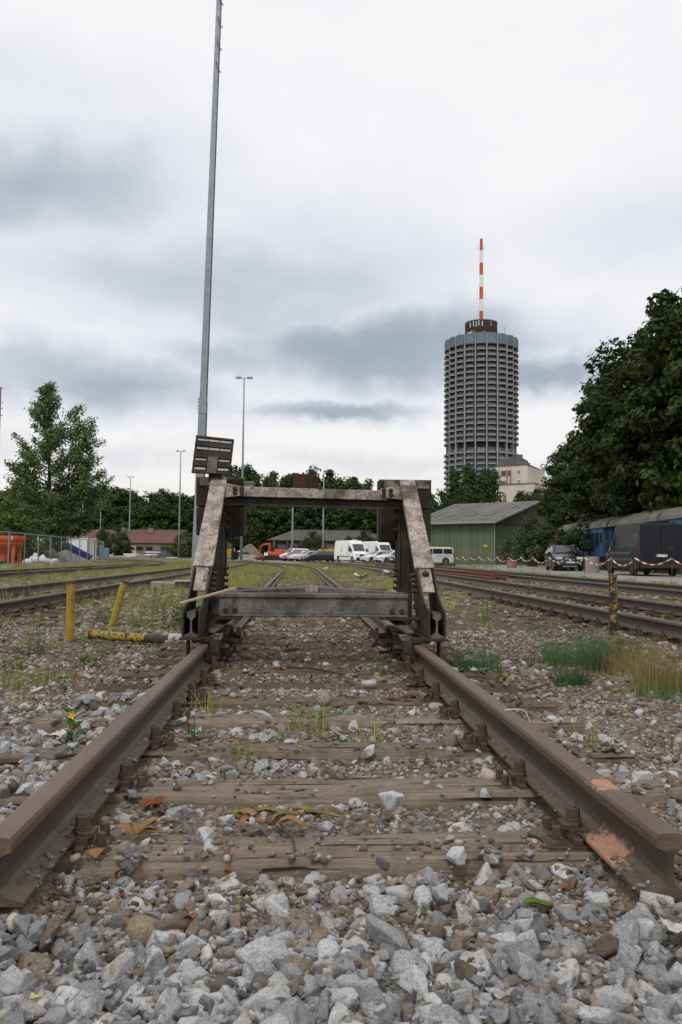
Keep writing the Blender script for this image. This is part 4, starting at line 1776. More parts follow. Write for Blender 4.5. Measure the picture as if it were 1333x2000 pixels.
# ------------------------------------------------------------------ green goods shed
M['green_boards'] = mat('faded_green_boards', (.115, .155, .080), (.090, .122, .064), (.145, .17, .10), s=.6, s3=1.5, t3=.55, w3=.1, rough=.85, rand=.16, stretch=(2.5, 2.5, .25))
M['grey_boards'] = mat('weathered_grey_boards', (.115, .105, .092), (.075, .068, .06), s=1.2, rough=.9, stretch=(3, 3, .2))
M['fibre_roof'] = mat('grey_fibre_cement_roof', (.165, .155, .142), (.12, .112, .102), (.09, .085, .07), s=.4, s3=1.2, t3=.58, w3=.1, rough=.95)
M['zinc'] = mat('zinc_gutter', (.25, .26, .26), rough=.5, metal=.4)
shed = thing('goods_shed', 'long green boarded shed with a grey pitched roof right of the buffer stop', 'shed', (22.3, 95, 0))
SA = Vector((22.3, 95, 0))
SU = Vector((-.716, .698, 0))
SG = Vector((.698, .716, 0))
LEN, WID, ZE, ZR = 11.6, 20.0, 4.95, 7.75


def sp(u, g, z):
    return SA + SU * u + SG * g + Vector((0, 0, z))


b = MB()
b.add([sp(0, 0, -.1), sp(LEN, 0, -.1), sp(LEN, WID, -.1), sp(0, WID, -.1), sp(0, 0, ZE), sp(LEN, 0, ZE), sp(LEN, WID, ZE), sp(0, WID, ZE)],
      [(0, 1, 5, 4), (1, 2, 6, 5), (2, 3, 7, 6), (3, 0, 4, 7), (4, 5, 6, 7)])
b.build('wall', M['green_boards'], shed)
bd_ = MB()
bd_.box((0, 0, 0), (.19, .03, ZE - .1))
BOARD = bd_.mesh('board', M['green_boards'])
gb = MB()
for k in range(int(LEN / .2)):
    o = link('board', BOARD, shed)
    o.location = sp(.1 + k * .2, -.02, ZE / 2 + random.uniform(-.02, .02)) - SA
    o.rotation_euler = (0, 0, math.atan2(SU.y, SU.x))
for k in range(int(WID / .2)):
    o = link('board', BOARD, shed)
    o.location = sp(-.02, .1 + k * .2, ZE / 2 + random.uniform(-.02, .02)) - SA
    o.rotation_euler = (0, 0, math.atan2(SG.y, SG.x))
for e, uu in (('gable', -.03), ('gable', LEN + .03)):
    b = MB()
    b.plate([sp(uu, -.2, ZE - .25), sp(uu, WID + .2, ZE - .25), sp(uu, WID / 2, ZR - .1)], .1)
    b.build(e, M['grey_boards'], shed)
for k in range(50):
    g_ = .2 + k * .4
    zt = ZE - .25 + (ZR - .15 - ZE) * (1 - abs(g_ - WID / 2) / (WID / 2))
    if zt - (ZE - .3) < .15:
        continue
    b = MB()
    b.bar(sp(-.11, g_, ZE - .32), sp(-.11, g_, zt), .36, .03, SU)
    b.build('gable_board', M['grey_boards'], shed)
for side in (0, 1):
    b = MB()
    g0, g1 = (-.7, WID / 2) if side == 0 else (WID + .7, WID / 2)
    z0 = ZE - (ZR - ZE) / (WID / 2) * .7
    b.plate([sp(-.7, g0, z0), sp(LEN + .6, g0, z0), sp(LEN + .6, g1, ZR), sp(-.7, g1, ZR)], .14)
    rf = b.build('roof', M['fibre_roof'], shed)
    if side == 0:
        for k in range(13):
            u = -.6 + k * 1.0
            r_ = MB()
            r_.bar(sp(u, g0 + .05, z0 + .10), sp(u, g1, ZR + .095), .10, .05)
            r_.build('roof_seam', M['fibre_roof'], rf)
        for k in range(4):
            u = 2.0 + k * 2.6
            t0, t1 = .30, .42
            r_ = MB()
            r_.plate([sp(u, g0 + (g1 - g0) * t0, z0 + (ZR - z0) * t0 + .10), sp(u + 1.3, g0 + (g1 - g0) * t0, z0 + (ZR - z0) * t0 + .10), sp(u + 1.3, g0 + (g1 - g0) * t1, z0 + (ZR - z0) * t1 + .10), sp(u, g0 + (g1 - g0) * t1, z0 + (ZR - z0) * t1 + .10)], .05)
            r_.build('roof_light', M['slate'], rf)
b = MB()
b.cyl(sp(-.6, -.78, ZE - .22), sp(LEN + .6, -.78, ZE - .22), .10, n=8)
b.cyl(sp(-.05, -.15, 0), sp(-.05, -.15, ZE - .4), .07, n=8)
b.cyl(sp(-.05, -.15, ZE - .4), sp(-.3, -.75, ZE - .2), .07, n=8)
b.build('gutter', M['zinc'], shed)
for side_ in (0, 1):
    b = MB()
    b.bar(sp(5.2 + side_ * 3.4, -.06, .1), sp(5.2 + side_ * 3.4, -.06, ZE - .6), .12, .06, SG)
    b.build('door_post', M['green_boards'], shed)
b = MB()
b.box(sp(1.2, -.08, 2.1), (.5, .03, .3), (0, 0, math.atan2(SU.y, SU.x)))
b.build('notice', mat('yellow_notice', (.55, .36, .06), rough=.6), shed)

# ------------------------------------------------------------------ long red roofed building, far left
M['red_tiles'] = mat('red_roof_tiles', (.150, .066, .048), (.105, .050, .038), (.085, .055, .045), s=.35, s3=2.2, t3=.6, w3=.1, rough=.9)
M['old_brick'] = mat('pale_old_masonry', (.24, .19, .145), (.18, .14, .105), (.30, .15, .10), s=.3, s3=.2, t3=.58, w3=.05, rough=.95)
rb = thing('long_building', 'long low building with a red tiled roof before the woods on the left', 'building', (0, 0, 0))
YB_ = 235.0
x0, x1 = pxX(236, YB_), pxX(355, YB_)
xa = pxX(150, YB_)
ze, zr = zz_(300, 1059, YB_), zz_(300, 1035.5, YB_ + 5)


def gable_house(root, x0, x1, y0, dep, ze, zr, wall, roof, hip=0.0, over=.5, z0=-.1):
    b = MB()
    b.b2((x0, y0, z0), (x1, y0 + dep, ze))
    w = b.build('wall', wall, root)
    ym = y0 + dep / 2
    b = MB()
    h = hip
    sl = (zr - ze) / (dep / 2) * over
    A, B_, C_, D_ = (x0 - over, y0 - over, ze - sl), (x1 + over, y0 - over, ze - sl), (x1 + over - h, ym, zr), (x0 - over + h, ym, zr)
    b.plate([A, B_, C_, D_], .16)
    r = b.build('roof', roof, root)
    b = MB()
    A2, B2_ = (x0 - over, y0 + dep + over, ze - sl), (x1 + over, y0 + dep + over, ze - sl)
    b.plate([D_, C_, B2_, A2], .16)
    if h:
        b.plate([A, D_, A2], .16)
        b.plate([B_, B2_, C_], .16)
    b.build('roof', roof, root)
    if not h:
        b = MB()
        b.plate([(x0, y0, ze - .05), (x0, y0 + dep, ze - .05), (x0, ym, zr - .2)], .2)
        b.plate([(x1, y0, ze - .05), (x1, y0 + dep, ze - .05), (x1, ym, zr - .2)], .2)
        b.build('gable', wall, root)
    b = MB()
    b.bar((x0 - over + h, ym, zr + .08), (x1 + over - h, ym, zr + .08), .5, .22)
    b.build('ridge', M['fibre_roof'], r)
    return w, r


w_, r_ = gable_house(rb, x0, x1, YB_, 13, ze, zr, M['old_brick'], M['red_tiles'])
w2, r2 = gable_house(rb, xa, x0 - .05, YB_ + 1.5, 13, ze + .2, zr - .1, M['old_brick'], M['red_tiles'], over=.4)
for px, wdt in ((296, 1.5), (243, 1.2)):
    b = MB()
    p = at(px, 1036, YB_ + 6)
    b.b2((p.x - wdt / 2, YB_ + 4.5, zr - .8), (p.x + wdt / 2, YB_ + 6, zr + .6))
    b.build('chimney', M['old_brick'], r_)
for px in (218.5, 254.5):
    p = at(px, 1075, YB_)
    b = MB()
    for k in (-.85, .85):
        b.box((p.x + k, YB_ - .06, 1.5), (1.6, .08, 3.0))
    dd = b.build('door', mat('pale_door', (.42, .40, .36), rough=.8), rb)
    b = MB()
    for k in (-.85, .85):
        b.box((p.x + k, YB_ - .13, 2.25), (.9, .05, .8))
    b.build('pane', M['glass'], dd)
for px in (273, 292, 322):
    p = at(px, 1068, YB_)
    b = MB()
    b.box((p.x, YB_ - .05, 2.3), (2.2, .08, 1.3))
    ww = b.build('window', M['old_brick'] if px == 292 else M['slate'], rb)
    b = MB()
    b.box((p.x, YB_ - .10, 2.3), (1.9, .05, 1.0))
    b.build('pane', M['glass'], ww)

# ------------------------------------------------------------------ brown timber store behind the cars
lb = thing('timber_store', 'low brown timber store with a dark grey roof behind the parked cars', 'building', (0, 0, 0))
YC = 152.0
M['brown_boards'] = mat('red_brown_boards', (.13, .062, .045), (.085, .05, .04), (.17, .14, .115), s=.35, s3=.3, t3=.55, w3=.05, rough=.9, stretch=(2, 2, .3))
M['felt_roof'] = mat('dark_felt_roof', (.085, .078, .068), (.06, .056, .05), (.10, .10, .06), s=.4, s3=1.5, t3=.6, w3=.1, rough=.95)
gable_house(lb, pxX(533, YC), pxX(760, YC), YC, 12, zz_(600, 1053, YC), zz_(600, 1037, YC + 6), M['brown_boards'], M['felt_roof'], hip=4.5, over=1.0)
for px, wdt in ((551, 1.6), (577, 1.8), (640, 2.2), (655, 1.4)):
    p = at(px, 1065, YC)
    b = MB()
    b.box((p.x, YC - .05, 2.0), (wdt, .08, 1.7))
    f = b.build('window', M['slate'] if px != 577 else M['conc_pale'], lb)
    b = MB()
    b.box((p.x, YC - .10, 2.0), (wdt - .35, .05, 1.4))
    b.build('pane', M['glass'], f)
for px in (536, 562, 588, 612, 660, 700):
    p = at(px, 1065, YC)
    b = MB()
    b.b2((p.x - .15, YC - .9, -.1), (p.x + .15, YC - .6, zz_(600, 1053, YC) - .1))
    b.build('post', M['brown_boards'], lb)
b = MB()
p = at(668, 1065, YC)
b.b2((p.x - 3.2, YC - .14, -.1), (p.x + 3.5, YC - .02, 3.0))
b.build('plastered_bay', mat('tan_plaster', (.27, .235, .19), rough=.9), lb)

# ------------------------------------------------------------------ light masts
def light_mast(px, pyb, Y, H, r0, arm, label, lean=0, one=False):
    p = at(px, 1085, Y)
    z0 = -.08
    root = thing('light_mast', label, 'light mast', (p.x, Y, z0), group='light masts of the yard')
    b = MB()
    b.tube([(p.x + lean * t * H, Y, z0 + H * t) for t in (0, .33, .66, 1)], [r0, r0 * .8, r0 * .62, r0 * .45], 8)
    b.build('pole', M['galv'], root, smooth=True)
    b = MB()
    b.box((p.x, Y, z0 + .1), (.6, .6, .24))
    b.build('footing', M['concrete'], root)
    if arm:
        xt = p.x + lean * H
        b = MB()
        b.cyl((xt - (0 if one else arm / 2), Y, z0 + H), (xt + arm / 2, Y, z0 + H), .05, n=8)
        b.build('arm', M['galv'], root)
        for s in ((1,) if one else (-1, 1)):
            b = MB()
            b.box((xt + s * arm * .36, Y, z0 + H + .06), (arm * .34, .36, .20))
            b.build('lamp_head', M['galv'], root, bevel=.04)
            b = MB()
            b.box((xt + s * arm * .36, Y, z0 + H - .06), (arm * .26, .28, .04))
            b.build('lamp_glass', M['lamp_glass'], root)
    return root


light_mast(471.5, 1100, 100, 22.0, .17, 1.9, 'tall two lamp mast rising above the left timber block', .001)
light_mast(349.5, 1090, 173, 22.0, .22, 1.8, 'two lamp mast left of the leaning grey pole, before the red roof')
light_mast(252, 1085, 240, 22.6, .26, 1.8, 'slim two lamp mast in the middle of the red roofed building')
light_mast(195, 1085, 225, 12.6, .20, 1.5, 'short two lamp mast before the dark woods at the left')
light_mast(159.5, 1085, 226, 16.0, .24, 0, 'plain thin mast behind the white container')
light_mast(571, 1085, 135, 10.6, .22, 0, 'thick plain mast behind the parked cars, cut off by the top beam')
light_mast(631, 1085, 128, 13.6, .17, .9, 'mast with one small lamp above the roof of the timber store', 0.002, True)

# the tall leaning pole close to the buffer stop
px0 = at(383, 1135, 26.4)
lp = thing('steel_pole', 'very tall grey steel pole leaning slightly, left of the buffer stop', 'pole', (px0.x, 26.4, -.08))
b = MB()
LEAN = .0205
Hp = 21.5
for t0, t1, w0, w1 in ((0, .262, .30, .235), (.262, 1, .205, .13)):
    b.bar((px0.x + LEAN * Hp * t0, 26.4, -.08 + Hp * t0), (px0.x + LEAN * Hp * t1, 26.4, -.08 + Hp * t1), w0, w0 * .8, (0, 1, 0), w1=w1, h1=w1 * .8)
b.build('shaft', M['galv'], lp, bevel=.01)
b = MB()
for t0, t1, w0, w1 in ((0, .262, .30, .235), (.262, 1, .205, .13)):
    b.bar((px0.x + LEAN * Hp * t0 + w0 * .5 + .012, 26.4, -.08 + Hp * t0), (px0.x + LEAN * Hp * t1 + w1 * .5 + .012, 26.4, -.08 + Hp * t1), .03, w0 * .55, (0, 1, 0), w1=.025, h1=w1 * .5)
b.build('flange', M['galv_dark'], lp)
zc = -.08 + Hp * .262
xc = px0.x + LEAN * Hp * .262
b = MB()
b.box((xc, 26.4, zc - .1), (.25, .22, .5))
for k in range(5):
    for s in (-1, 1):
        b.cyl((xc + s * .12, 26.33, zc - .3 + k * .1), (xc + s * .15, 26.33, zc - .3 + k * .1), .02, n=6)
b.build('splice', M['galv'], lp)
for k in range(4):
    z = 16.35 + k * .74
    xr = px0.x + LEAN * (z + .08)
    b = MB()
    b.tube([(xr + .02, 26.30, z + .22), (xr + .04, 26.24, z), (xr + .10, 26.2, z - .10), (xr + .17, 26.2, z - .20)], .018, 6)
    b.build('step_iron', M['galv_dark'], lp)
b = MB()
b.box((px0.x, 26.4, -.05), (.5, .5, .12))
b.build('footing', M['concrete'], lp)
# lattice mast at the left border
p = at(0.5, 800, 160)
b = MB()
rt_ = thing('aerial_mast', 'thin reddish aerial mast with short rungs at the left picture edge', 'mast', (p.x, 160, -.08))
b.cyl((p.x, 160, -.08), (p.x, 160, 32), .16, n=8)
b.build('pole', mat('faded_red_mast', (.30, .13, .10), rough=.7), rt_)
b = MB()
for z in (26.6, 27.9, 29.0, 31.7):
    b.cyl((p.x - .5, 160, z), (p.x + .5, 160, z), .07, n=6)
b.build('rung', M['galv_dark'], rt_)

# ------------------------------------------------------------------ trees
M['bark'] = mat('bark', (.075, .060, .046), (.045, .037, .03), s=3, rough=.95, stretch=(3, 3, .5))
LM = {
    'chestnut': leaf_mat('chestnut_leaves', (.036, .060, .016), (.055, .078, .020), (.10, .070, .030), .35, .22),
    'poplar': leaf_mat('poplar_leaves', (.085, .130, .045), (.12, .165, .06), (.14, .16, .085), .6, .28),
    'wood': leaf_mat('woodland_leaves', (.034, .060, .018), (.052, .082, .024), (.070, .082, .03), .12, .22),
    'light': leaf_mat('light_green_leaves', (.070, .120, .030), (.10, .150, .042), (.12, .14, .05), .5, .3),
    'bluegreen': leaf_mat('blue_green_leaves', (.055, .085, .034), (.075, .108, .044), None, .4, .2),
    'pale': leaf_mat('pale_flowering_leaves', (.12, .15, .09), (.20, .21, .15), None, .6, .25),
    'weed': leaf_mat('weed_leaves', (.065, .125, .026), (.095, .16, .038), None, 6, .3),
    'horsetail': leaf_mat('horsetail_green', (.055, .125, .040), (.085, .16, .055), None, 9, .25),
    'straw': leaf_mat('dry_grass', (.34, .245, .115), (.25, .18, .085), (.16, .16, .06), 5, .25),
    'grass': leaf_mat('meadow_grass', (.27, .285, .09), (.34, .315, .13), (.40, .31, .17), .7, .3, .25),
    'grass2': leaf_mat('fresh_grass', (.22, .28, .06), (.28, .30, .09), (.34, .30, .12), .7, .3, .2),
    'dryweed': leaf_mat('brown_dry_weed', (.14, .075, .04), (.10, .06, .035), (.11, .10, .04), 5, .15),
    'leaf_brown': leaf_mat('dead_brown_leaf', (.27, .145, .06), (.36, .21, .10), None, 30, .3, .0),
    'leaf_red': leaf_mat('rust_red_leaf', (.17, .058, .022), (.24, .09, .035), None, 30, .2, .25),
    'leaf_mixed': leaf_mat('wilted_leaf', (.30, .215, .095), (.13, .14, .045), None, 25, .3, .0),
    'leaf_green': leaf_mat('green_leaf', (.10, .20, .035), (.085, .17, .03), None, 20, .3, .0),
}


def leaf_quads(C, Nn, S, asp, rng, fold=0.0):
    n = len(C)
    Nn = Nn / np.maximum(np.linalg.norm(Nn, axis=1), 1e-6)[:, None]
    rv = rng.normal(size=(n, 3))
    T = np.cross(Nn, rv)
    T /= np.maximum(np.linalg.norm(T, axis=1), 1e-6)[:, None]
    B = np.cross(Nn, T)
    S = S[:, None]
    V = np.stack([C - T * S, C - B * S * asp + Nn * S * fold, C + T * S, C + B * S * asp + Nn * S * fold], 1)
    return V.reshape(-1, 3), np.arange(4 * n).reshape(-1, 4)


def tube_np(b, pts, radii, n=6):
    b.tube(pts, radii, n)


def crown_tree(seed, H, rad, z0, profile, nclump, per, leaf, mat_l, flat=.65, rc=None, limb=10, up=.5, asp=.55, shell=.55, trunk_r=None):
    """leaf mesh and trunk mesh of a broad tree standing at the origin"""
    rng = np.random.default_rng(seed)
    Hc = H - z0
    cc, rr = [], []
    k = 0
    while k < nclump:
        t = rng.random()
        pr = profile(t)
        if rng.random() > pr:
            continue
        a = rng.random() * 2 * PI
        lob = 1 + .09 * math.sin(3 * a + seed) + .06 * math.sin(5 * a + seed * 2.1 + 4 * t)
        q = rng.random() ** .40
        r_ = rad * pr * q * lob
        c = np.array([r_ * math.cos(a), r_ * math.sin(a), z0 + t * Hc + rng.normal() * .02 * Hc])
        cc.append(c)
        rr.append((rc or rad * .24) * rng.uniform(.6, 1.25))
        k += 1
    cc, rr = np.array(cc), np.array(rr)
    n = nclump * per
    ci = rng.integers(0, nclump, n)
    d = rng.normal(size=(n, 3))
    d /= np.linalg.norm(d, axis=1)[:, None]
    q = rng.random(n) ** .38
    P = cc[ci] + d * (rr[ci] * q)[:, None] * np.array([1, 1, flat])
    out = cc[ci] - np.array([0, 0, z0 + Hc * .4])
    out /= np.maximum(np.linalg.norm(out, axis=1), .1)[:, None]
    Nn = d * .7 + out * .4 + np.array([0, 0, up]) + rng.normal(size=(n, 3)) * .45
    S = leaf * rng.uniform(.6, 1.35, n)
    V, Fq = leaf_quads(P, Nn, S, asp, rng, .12)
    lm = np_mesh('crown', V, Fq, LM[mat_l])
    b = MB()
    tr = trunk_r or H * .018
    kink = rng.normal(size=2) * .02 * H
    top = Vector((kink[0], kink[1], z0 + Hc * .7))
    b.tube([(0, 0, -.3), (0, 0, z0 * .5), (kink[0] * .4, kink[1] * .4, z0), (kink[0] * .8, kink[1] * .8, z0 + Hc * .35), top], [tr * 1.25, tr, tr * .85, tr * .5, tr * .15], 8)
    for i in rng.integers(0, nclump, limb):
        c = Vector(cc[i])
        zb = min(max(z0 * .8, c.z - Vector((c.x, c.y, 0)).length * .9), z0 + Hc * .5)
        s_ = Vector((kink[0] * zb / H, kink[1] * zb / H, zb))
        m_ = (s_ + c) / 2 + Vector((0, 0, .06 * H * .3))
        b.tube([s_, m_, c], [tr * .45, tr * .28, tr * .08], 5)
    return lm, b.mesh('trunk', M['bark'], True)


def conic_poplar(seed, H, rad, z0, nbr, mat_l, leaf):
    """loose tree whose branches sweep up and outwards"""
    rng = np.random.default_rng(seed)
    b = MB()
    P, Nn = [], []
    b.tube([(0, 0, -.3), (.05, 0, H * .3), (-.1, .05, H * .65), (-.35, 0, H)], [H * .017, H * .013, H * .007, .02], 8)
    leaders = [(Vector((0, 0, 0)), H, 1.0), (Vector((2.1, .3, 0)), H * .88, .42), (Vector((3.4, -.2, 0)), H * .80, .36), (Vector((-2.2, .5, 0)), H * .60, .30)]
    for li, (off, Hl, rs) in enumerate(leaders):
        if li:
            b.tube([(0, 0, z0 + 1.2), off * .6 + Vector((0, 0, z0 + 3)), off + Vector((0, 0, Hl))], [.09, .07, .02], 6)
        for k in range(int(nbr * rs)):
            t = (k + rng.random()) / (nbr * rs)
            z = z0 + (Hl - z0) * (t ** .92)
            a = rng.random() * 2 * PI
            pr = (1 - t) ** .95 * (.72 + .28 * min(1, t * 5 + .2))
            L = rad * rs ** .5 * pr * rng.uniform(.65, 1.12) + .35
            dr = Vector((math.cos(a), math.sin(a), 0))
            base = off * min(1, max(0, (z - z0) / 3)) + Vector((-.35 * z / H if li == 0 else 0, 0, z))
            rise = .35 + .55 * t
            pts = [base + dr * (L * q) + Vector((0, 0, L * rise * q ** 1.3)) for q in (0, .35, .7, 1)]
            b.tube(pts, [.05 * (1 - t) + .012, .035 * (1 - t) + .01, .018, .006], 4)
            nl = int(66 * L + 30)
            for _ in range(nl):
                q = rng.random() ** .6
                q = .12 + .93 * q
                p = base + dr * (L * q) + Vector((0, 0, L * rise * q ** 1.3))
                sp_ = .10 + .24 * (1 - abs(q - .6))
                P.append((p.x + rng.normal() * sp_ * .8, p.y + rng.normal() * sp_ * .8, p.z + rng.normal() * sp_ * .55))
                Nn.append((dr.x * .4 + rng.normal() * .6, dr.y * .4 + rng.normal() * .6, .5 + rng.normal() * .5))
    P, Nn = np.array(P), np.array(Nn)
    V, Fq = leaf_quads(P, Nn, leaf * rng.uniform(.6, 1.3, len(P)), .6, rng, .1)
    return np_mesh('crown', V, Fq, LM[mat_l]), b.mesh('trunk', M['bark'], True)


def plant_tree(meshes, name, label, cat, X, Y, rz=0, sc=1, group=None, z=-.08, scz=None, crown='crown', stem='trunk'):
    root = thing(name, label, cat, (X, Y, z), rz, group, local=True)
    root.scale = (sc, sc, scz or sc)
    link(crown, meshes[0], root)
    link(stem, meshes[1], root)
    return root


round_p = lambda t: max(.05, math.sin(PI * min(1, (.18 + .82 * t))) ** .6)
dome_p = lambda t: max(.06, (1 - t ** 2.3) ** .5 * (.72 + .28 * min(1, t * 5)))
wall_p = lambda t: max(.08, (1 - t ** 4.5) ** .5 * (.86 + .14 * min(1, t * 6)))

# row of horse chestnuts on the right: big, dense, hanging over the carriages
CH = [crown_tree(900 + i, 16.8, 7.0, 3.6, wall_p, 560, 105, .21, 'chestnut', .62, .98, 16, .35, .5, trunk_r=.36) for i in range(3)]
chestnuts = [(28.4, 47.0, 1.20, 0, 'dense dark chestnut at the right picture edge, the tallest behind the dark van'),
             (28.3, 56.0, 1.13, 1.2, 'dense dark chestnut behind the second blue carriage'),
             (28.8, 65.5, 1.06, 2.3, 'dense dark chestnut whose crown hangs over the far blue carriage'),
             (32.6, 78.0, .93, 3.9, 'dense dark chestnut behind the black car, with a steep left side'),
             (32.6, 92.0, .76, 5.1, 'dark chestnut at the far end of the row, touching the shed roof'),
             (38.0, 34.0, 1.0, .7, 'dark chestnut mostly outside the right picture edge')]
for i, (x, y, s, rz, lab) in enumerate(chestnuts[:5]):
    plant_tree(CH[i % 3], 'chestnut_tree', lab, 'tree', x, y, rz, s, 'row of chestnut trees on the right')
low = crown_tree(990, 6.5, 4.2, .8, wall_p, 110, 110, .25, 'chestnut', .6, 1.0, 6, .3, .5, trunk_r=.14)
plant_tree(low, 'chestnut_tree', 'low dark spreading chestnut boughs over the roof of the far blue carriage', 'tree', 29.3, 82.5, 0, 1.05, 'row of chestnut trees on the right')

plant_tree(conic_poplar(31, 15.8, 4.45, 1.6, 120, 'poplar', .115), 'poplar_tree', 'tall loose pointed green tree behind the mesh fence on the left', 'tree', at(93, 1085, 72).x, 72, 0, .95)
low_p = crown_tree(41, 5.2, 3.2, .4, dome_p, 60, 110, .15, 'poplar', .8, .8, 8, .5)
plant_tree(low_p, 'poplar_tree', 'shadowy leafy undergrowth at the foot of the tall pointed tree', 'shrub', at(72, 1085, 76).x, 76, 0, .85)

WD = [crown_tree(60 + i, 18.0, 6.4, 3.0, (dome_p, round_p, wall_p)[i % 3], 95, 80, .42, 'wood', .8, 1.9, 8, .45, .6) for i in range(4)]
ORD = ['first', 'second', 'third', 'fourth', 'fifth', 'sixth', 'seventh', 'eighth', 'ninth', 'tenth', 'eleventh', 'twelfth', 'thirteenth', 'fourteenth', 'fifteenth', 'sixteenth', 'seventeenth', 'eighteenth', 'nineteenth', 'twentieth']
left_tops = [(-25, 948), (8, 950), (40, 952), (75, 955), (110, 950), (145, 948), (178, 946), (206, 943), (236, 951), (262, 966), (288, 961), (314, 957), (338, 959), (362, 966), (388, 962), (412, 965)]
for i, (px, py) in enumerate(left_tops):
    Y = 262 + (i * 37 % 23)
    H = at(px, py, Y).z + .1
    plant_tree(WD[i % 4], 'woodland_tree', '%s tree from the left in the dark wood behind the red roofed building' % ORD[i], 'tree', at(px, 1085, Y).x, Y, i * 1.7, H / 18.6 * 1.02, 'trees of the wood behind the red roofed building', scz=H / 18.6)
for i, (px, py) in enumerate([(190, 985), (225, 990), (262, 985), (300, 980), (335, 985), (372, 985), (30, 990), (-10, 985), (420, 985)]):
    Y = 254
    H = at(px, py, Y).z + .1
    plant_tree(WD[(i + 2) % 4], 'woodland_tree', '%s lower tree from the left along the front edge of the dark wood' % ORD[i], 'tree', at(px, 1085, Y).x, Y, i * 2.3, H / 18.6 * 1.15, 'lower trees along the front edge of the wood', scz=H / 18.6)
mid_tops = [(436, 925), (462, 905), (485, 908), (515, 928), (543, 915), (569, 921), (598, 918), (622, 912), (652, 926), (682, 928), (708, 938), (727, 956)]
for i, (px, py) in enumerate(mid_tops):
    Y = 176 + (i * 29 % 17)
    H = at(px, py, Y).z + .1
    plant_tree(WD[(i * 3 + 1) % 4], 'broadleaf_tree', '%s tree from the left in the green row behind the timber store' % ORD[i], 'tree', at(px, 1085, Y).x, Y, i * 1.3 + .4, H / 18.6 * .72, 'trees in the row behind the timber store', scz=H / 18.6)
for i, (px, py) in enumerate([(430, 985), (478, 970), (505, 975), (535, 985), (590, 975), (640, 970), (690, 968), (730, 985), (770, 985), (810, 985)]):
    Y = 170
    H = at(px, py, Y).z + .1
    plant_tree(WD[(i + 3) % 4], 'broadleaf_tree', '%s lower tree from the left just behind the dark roof of the timber store' % ORD[i], 'tree', at(px, 1085, Y).x, Y, i * 2.9, H / 18.6 * 1.05, 'lower trees just behind the timber store', scz=H / 18.6)
# near the tower
for (px, py, Y, w, k, lab) in ((902, 900, 205, .62, 1, 'dark tall tree standing before the left foot of the round tower'), (930, 918, 200, .60, 3, 'dark tree before the middle of the tower foot'), (956, 912, 204, .50, 0, 'dark narrow tree between the tower and the cream block'),
                               (915, 945, 190, .7, 2, 'shadowy lower tree before the tower foot'), (858, 956, 150, .62, 2, 'mid green tree beside the right timber block of the buffer stop'), (878, 972, 148, .6, 1, 'small green tree rising above the left roof slope of the green shed'),
                               (1025, 957, 230, .62, 0, 'green tree before the lower part of the cream apartment block'), (1052, 950, 235, .5, 2, 'green tree at the right corner of the cream apartment block')):
    H = at(px, py, Y).z + .1
    plant_tree(WD[k], 'broadleaf_tree', lab, 'tree', at(px, 1085, Y).x, Y, px * .1, H / 18.6 * w, scz=H / 18.6)
PB = crown_tree(71, 6, 3.2, .3, dome_p, 60, 90, .22, 'pale', .8, .9, 5)
plant_tree(PB, 'flowering_shrub', 'pale blossoming shrub above the ridge of the green shed, below the dark trees', 'shrub', at(945, 1085, 186).x, 186, 0, 2.2, scz=2.15)
FT = crown_tree(77, 19, 4.6, 3, dome_p, 90, 90, .33, 'bluegreen', .7, 1.3, 8)
p = at(1092, 868, 132)
plant_tree(FT, 'broadleaf_tree', 'blue green tree at the right end of the cream apartment block, left of the chestnuts', 'tree', at(1103, 1085, 132).x, 132, 0, (p.z + .1) / 19.4)

# shrubs
SB_ = [crown_tree(81 + i, 4.6, 2.7, .2, dome_p, 70, 95, .13, ('bluegreen', 'light', 'wood')[i], .8, .62, 10, .5) for i in range(3)]
plant_tree(SB_[0], 'shrub', 'grey green shrub growing before the green shed, behind the black car', 'shrub', at(1037, 1085, 79).x, 79, 0, .98)
plant_tree(SB_[2], 'shrub', 'dark ivy covered shrub between the shed shrub and the blue carriage', 'shrub', at(1118, 1085, 62).x, 62.5, 1, .72, scz=.72)
plant_tree(SB_[1], 'shrub', 'bright green bush left of the tall pointed tree, behind the mesh fence', 'shrub', at(28, 1085, 63).x, 63, 0, 1.1, scz=.98)
plant_tree(SB_[1], 'shrub', 'bushy willow scrub behind the orange hopper at the left edge', 'shrub', at(-22, 1085, 60).x, 60, 2, 1.0, scz=.95)
plant_tree(SB_[0], 'shrub', 'round dark shrub standing before the red roofed building', 'shrub', at(231, 1085, 212).x, 212, 0, 1.25, scz=1.55)
plant_tree(SB_[2], 'shrub', 'low dark hedge at the right foot of the round shrub', 'shrub', at(241, 1085, 211).x, 211, 0, .95, scz=.7)
plant_tree(SB_[1], 'shrub', 'light green shrub at the right end of the red roofed building', 'shrub', at(362, 1085, 205).x, 205, 1, 1.25, scz=1.35)
plant_tree(SB_[1], 'shrub', 'small light green shrub beside the stacked pale slabs', 'shrub', at(336, 1085, 206).x, 206, 2.5, 1.0, scz=.75)
plant_tree(SB_[2], 'shrub', 'thin shrub before the left end of the red roof', 'shrub', at(201, 1085, 214).x, 214, 2.5, .9, scz=1.6)
plant_tree(SB_[0], 'shrub', 'dark green shrub before the timber store, behind the dark estate car', 'shrub', at(611, 1085, 143).x, 143, 0, 1.0, scz=1.05)
plant_tree(SB_[0], 'shrub', 'green shrub between the timber store and the two white vans', 'shrub', at(713, 1085, 143).x, 143, 2, .95, scz=1.12)
plant_tree(SB_[2], 'shrub', 'loose green shrub in front of the timber store roof end', 'shrub', at(682, 1085, 146).x, 146, 2, .6, scz=.95)
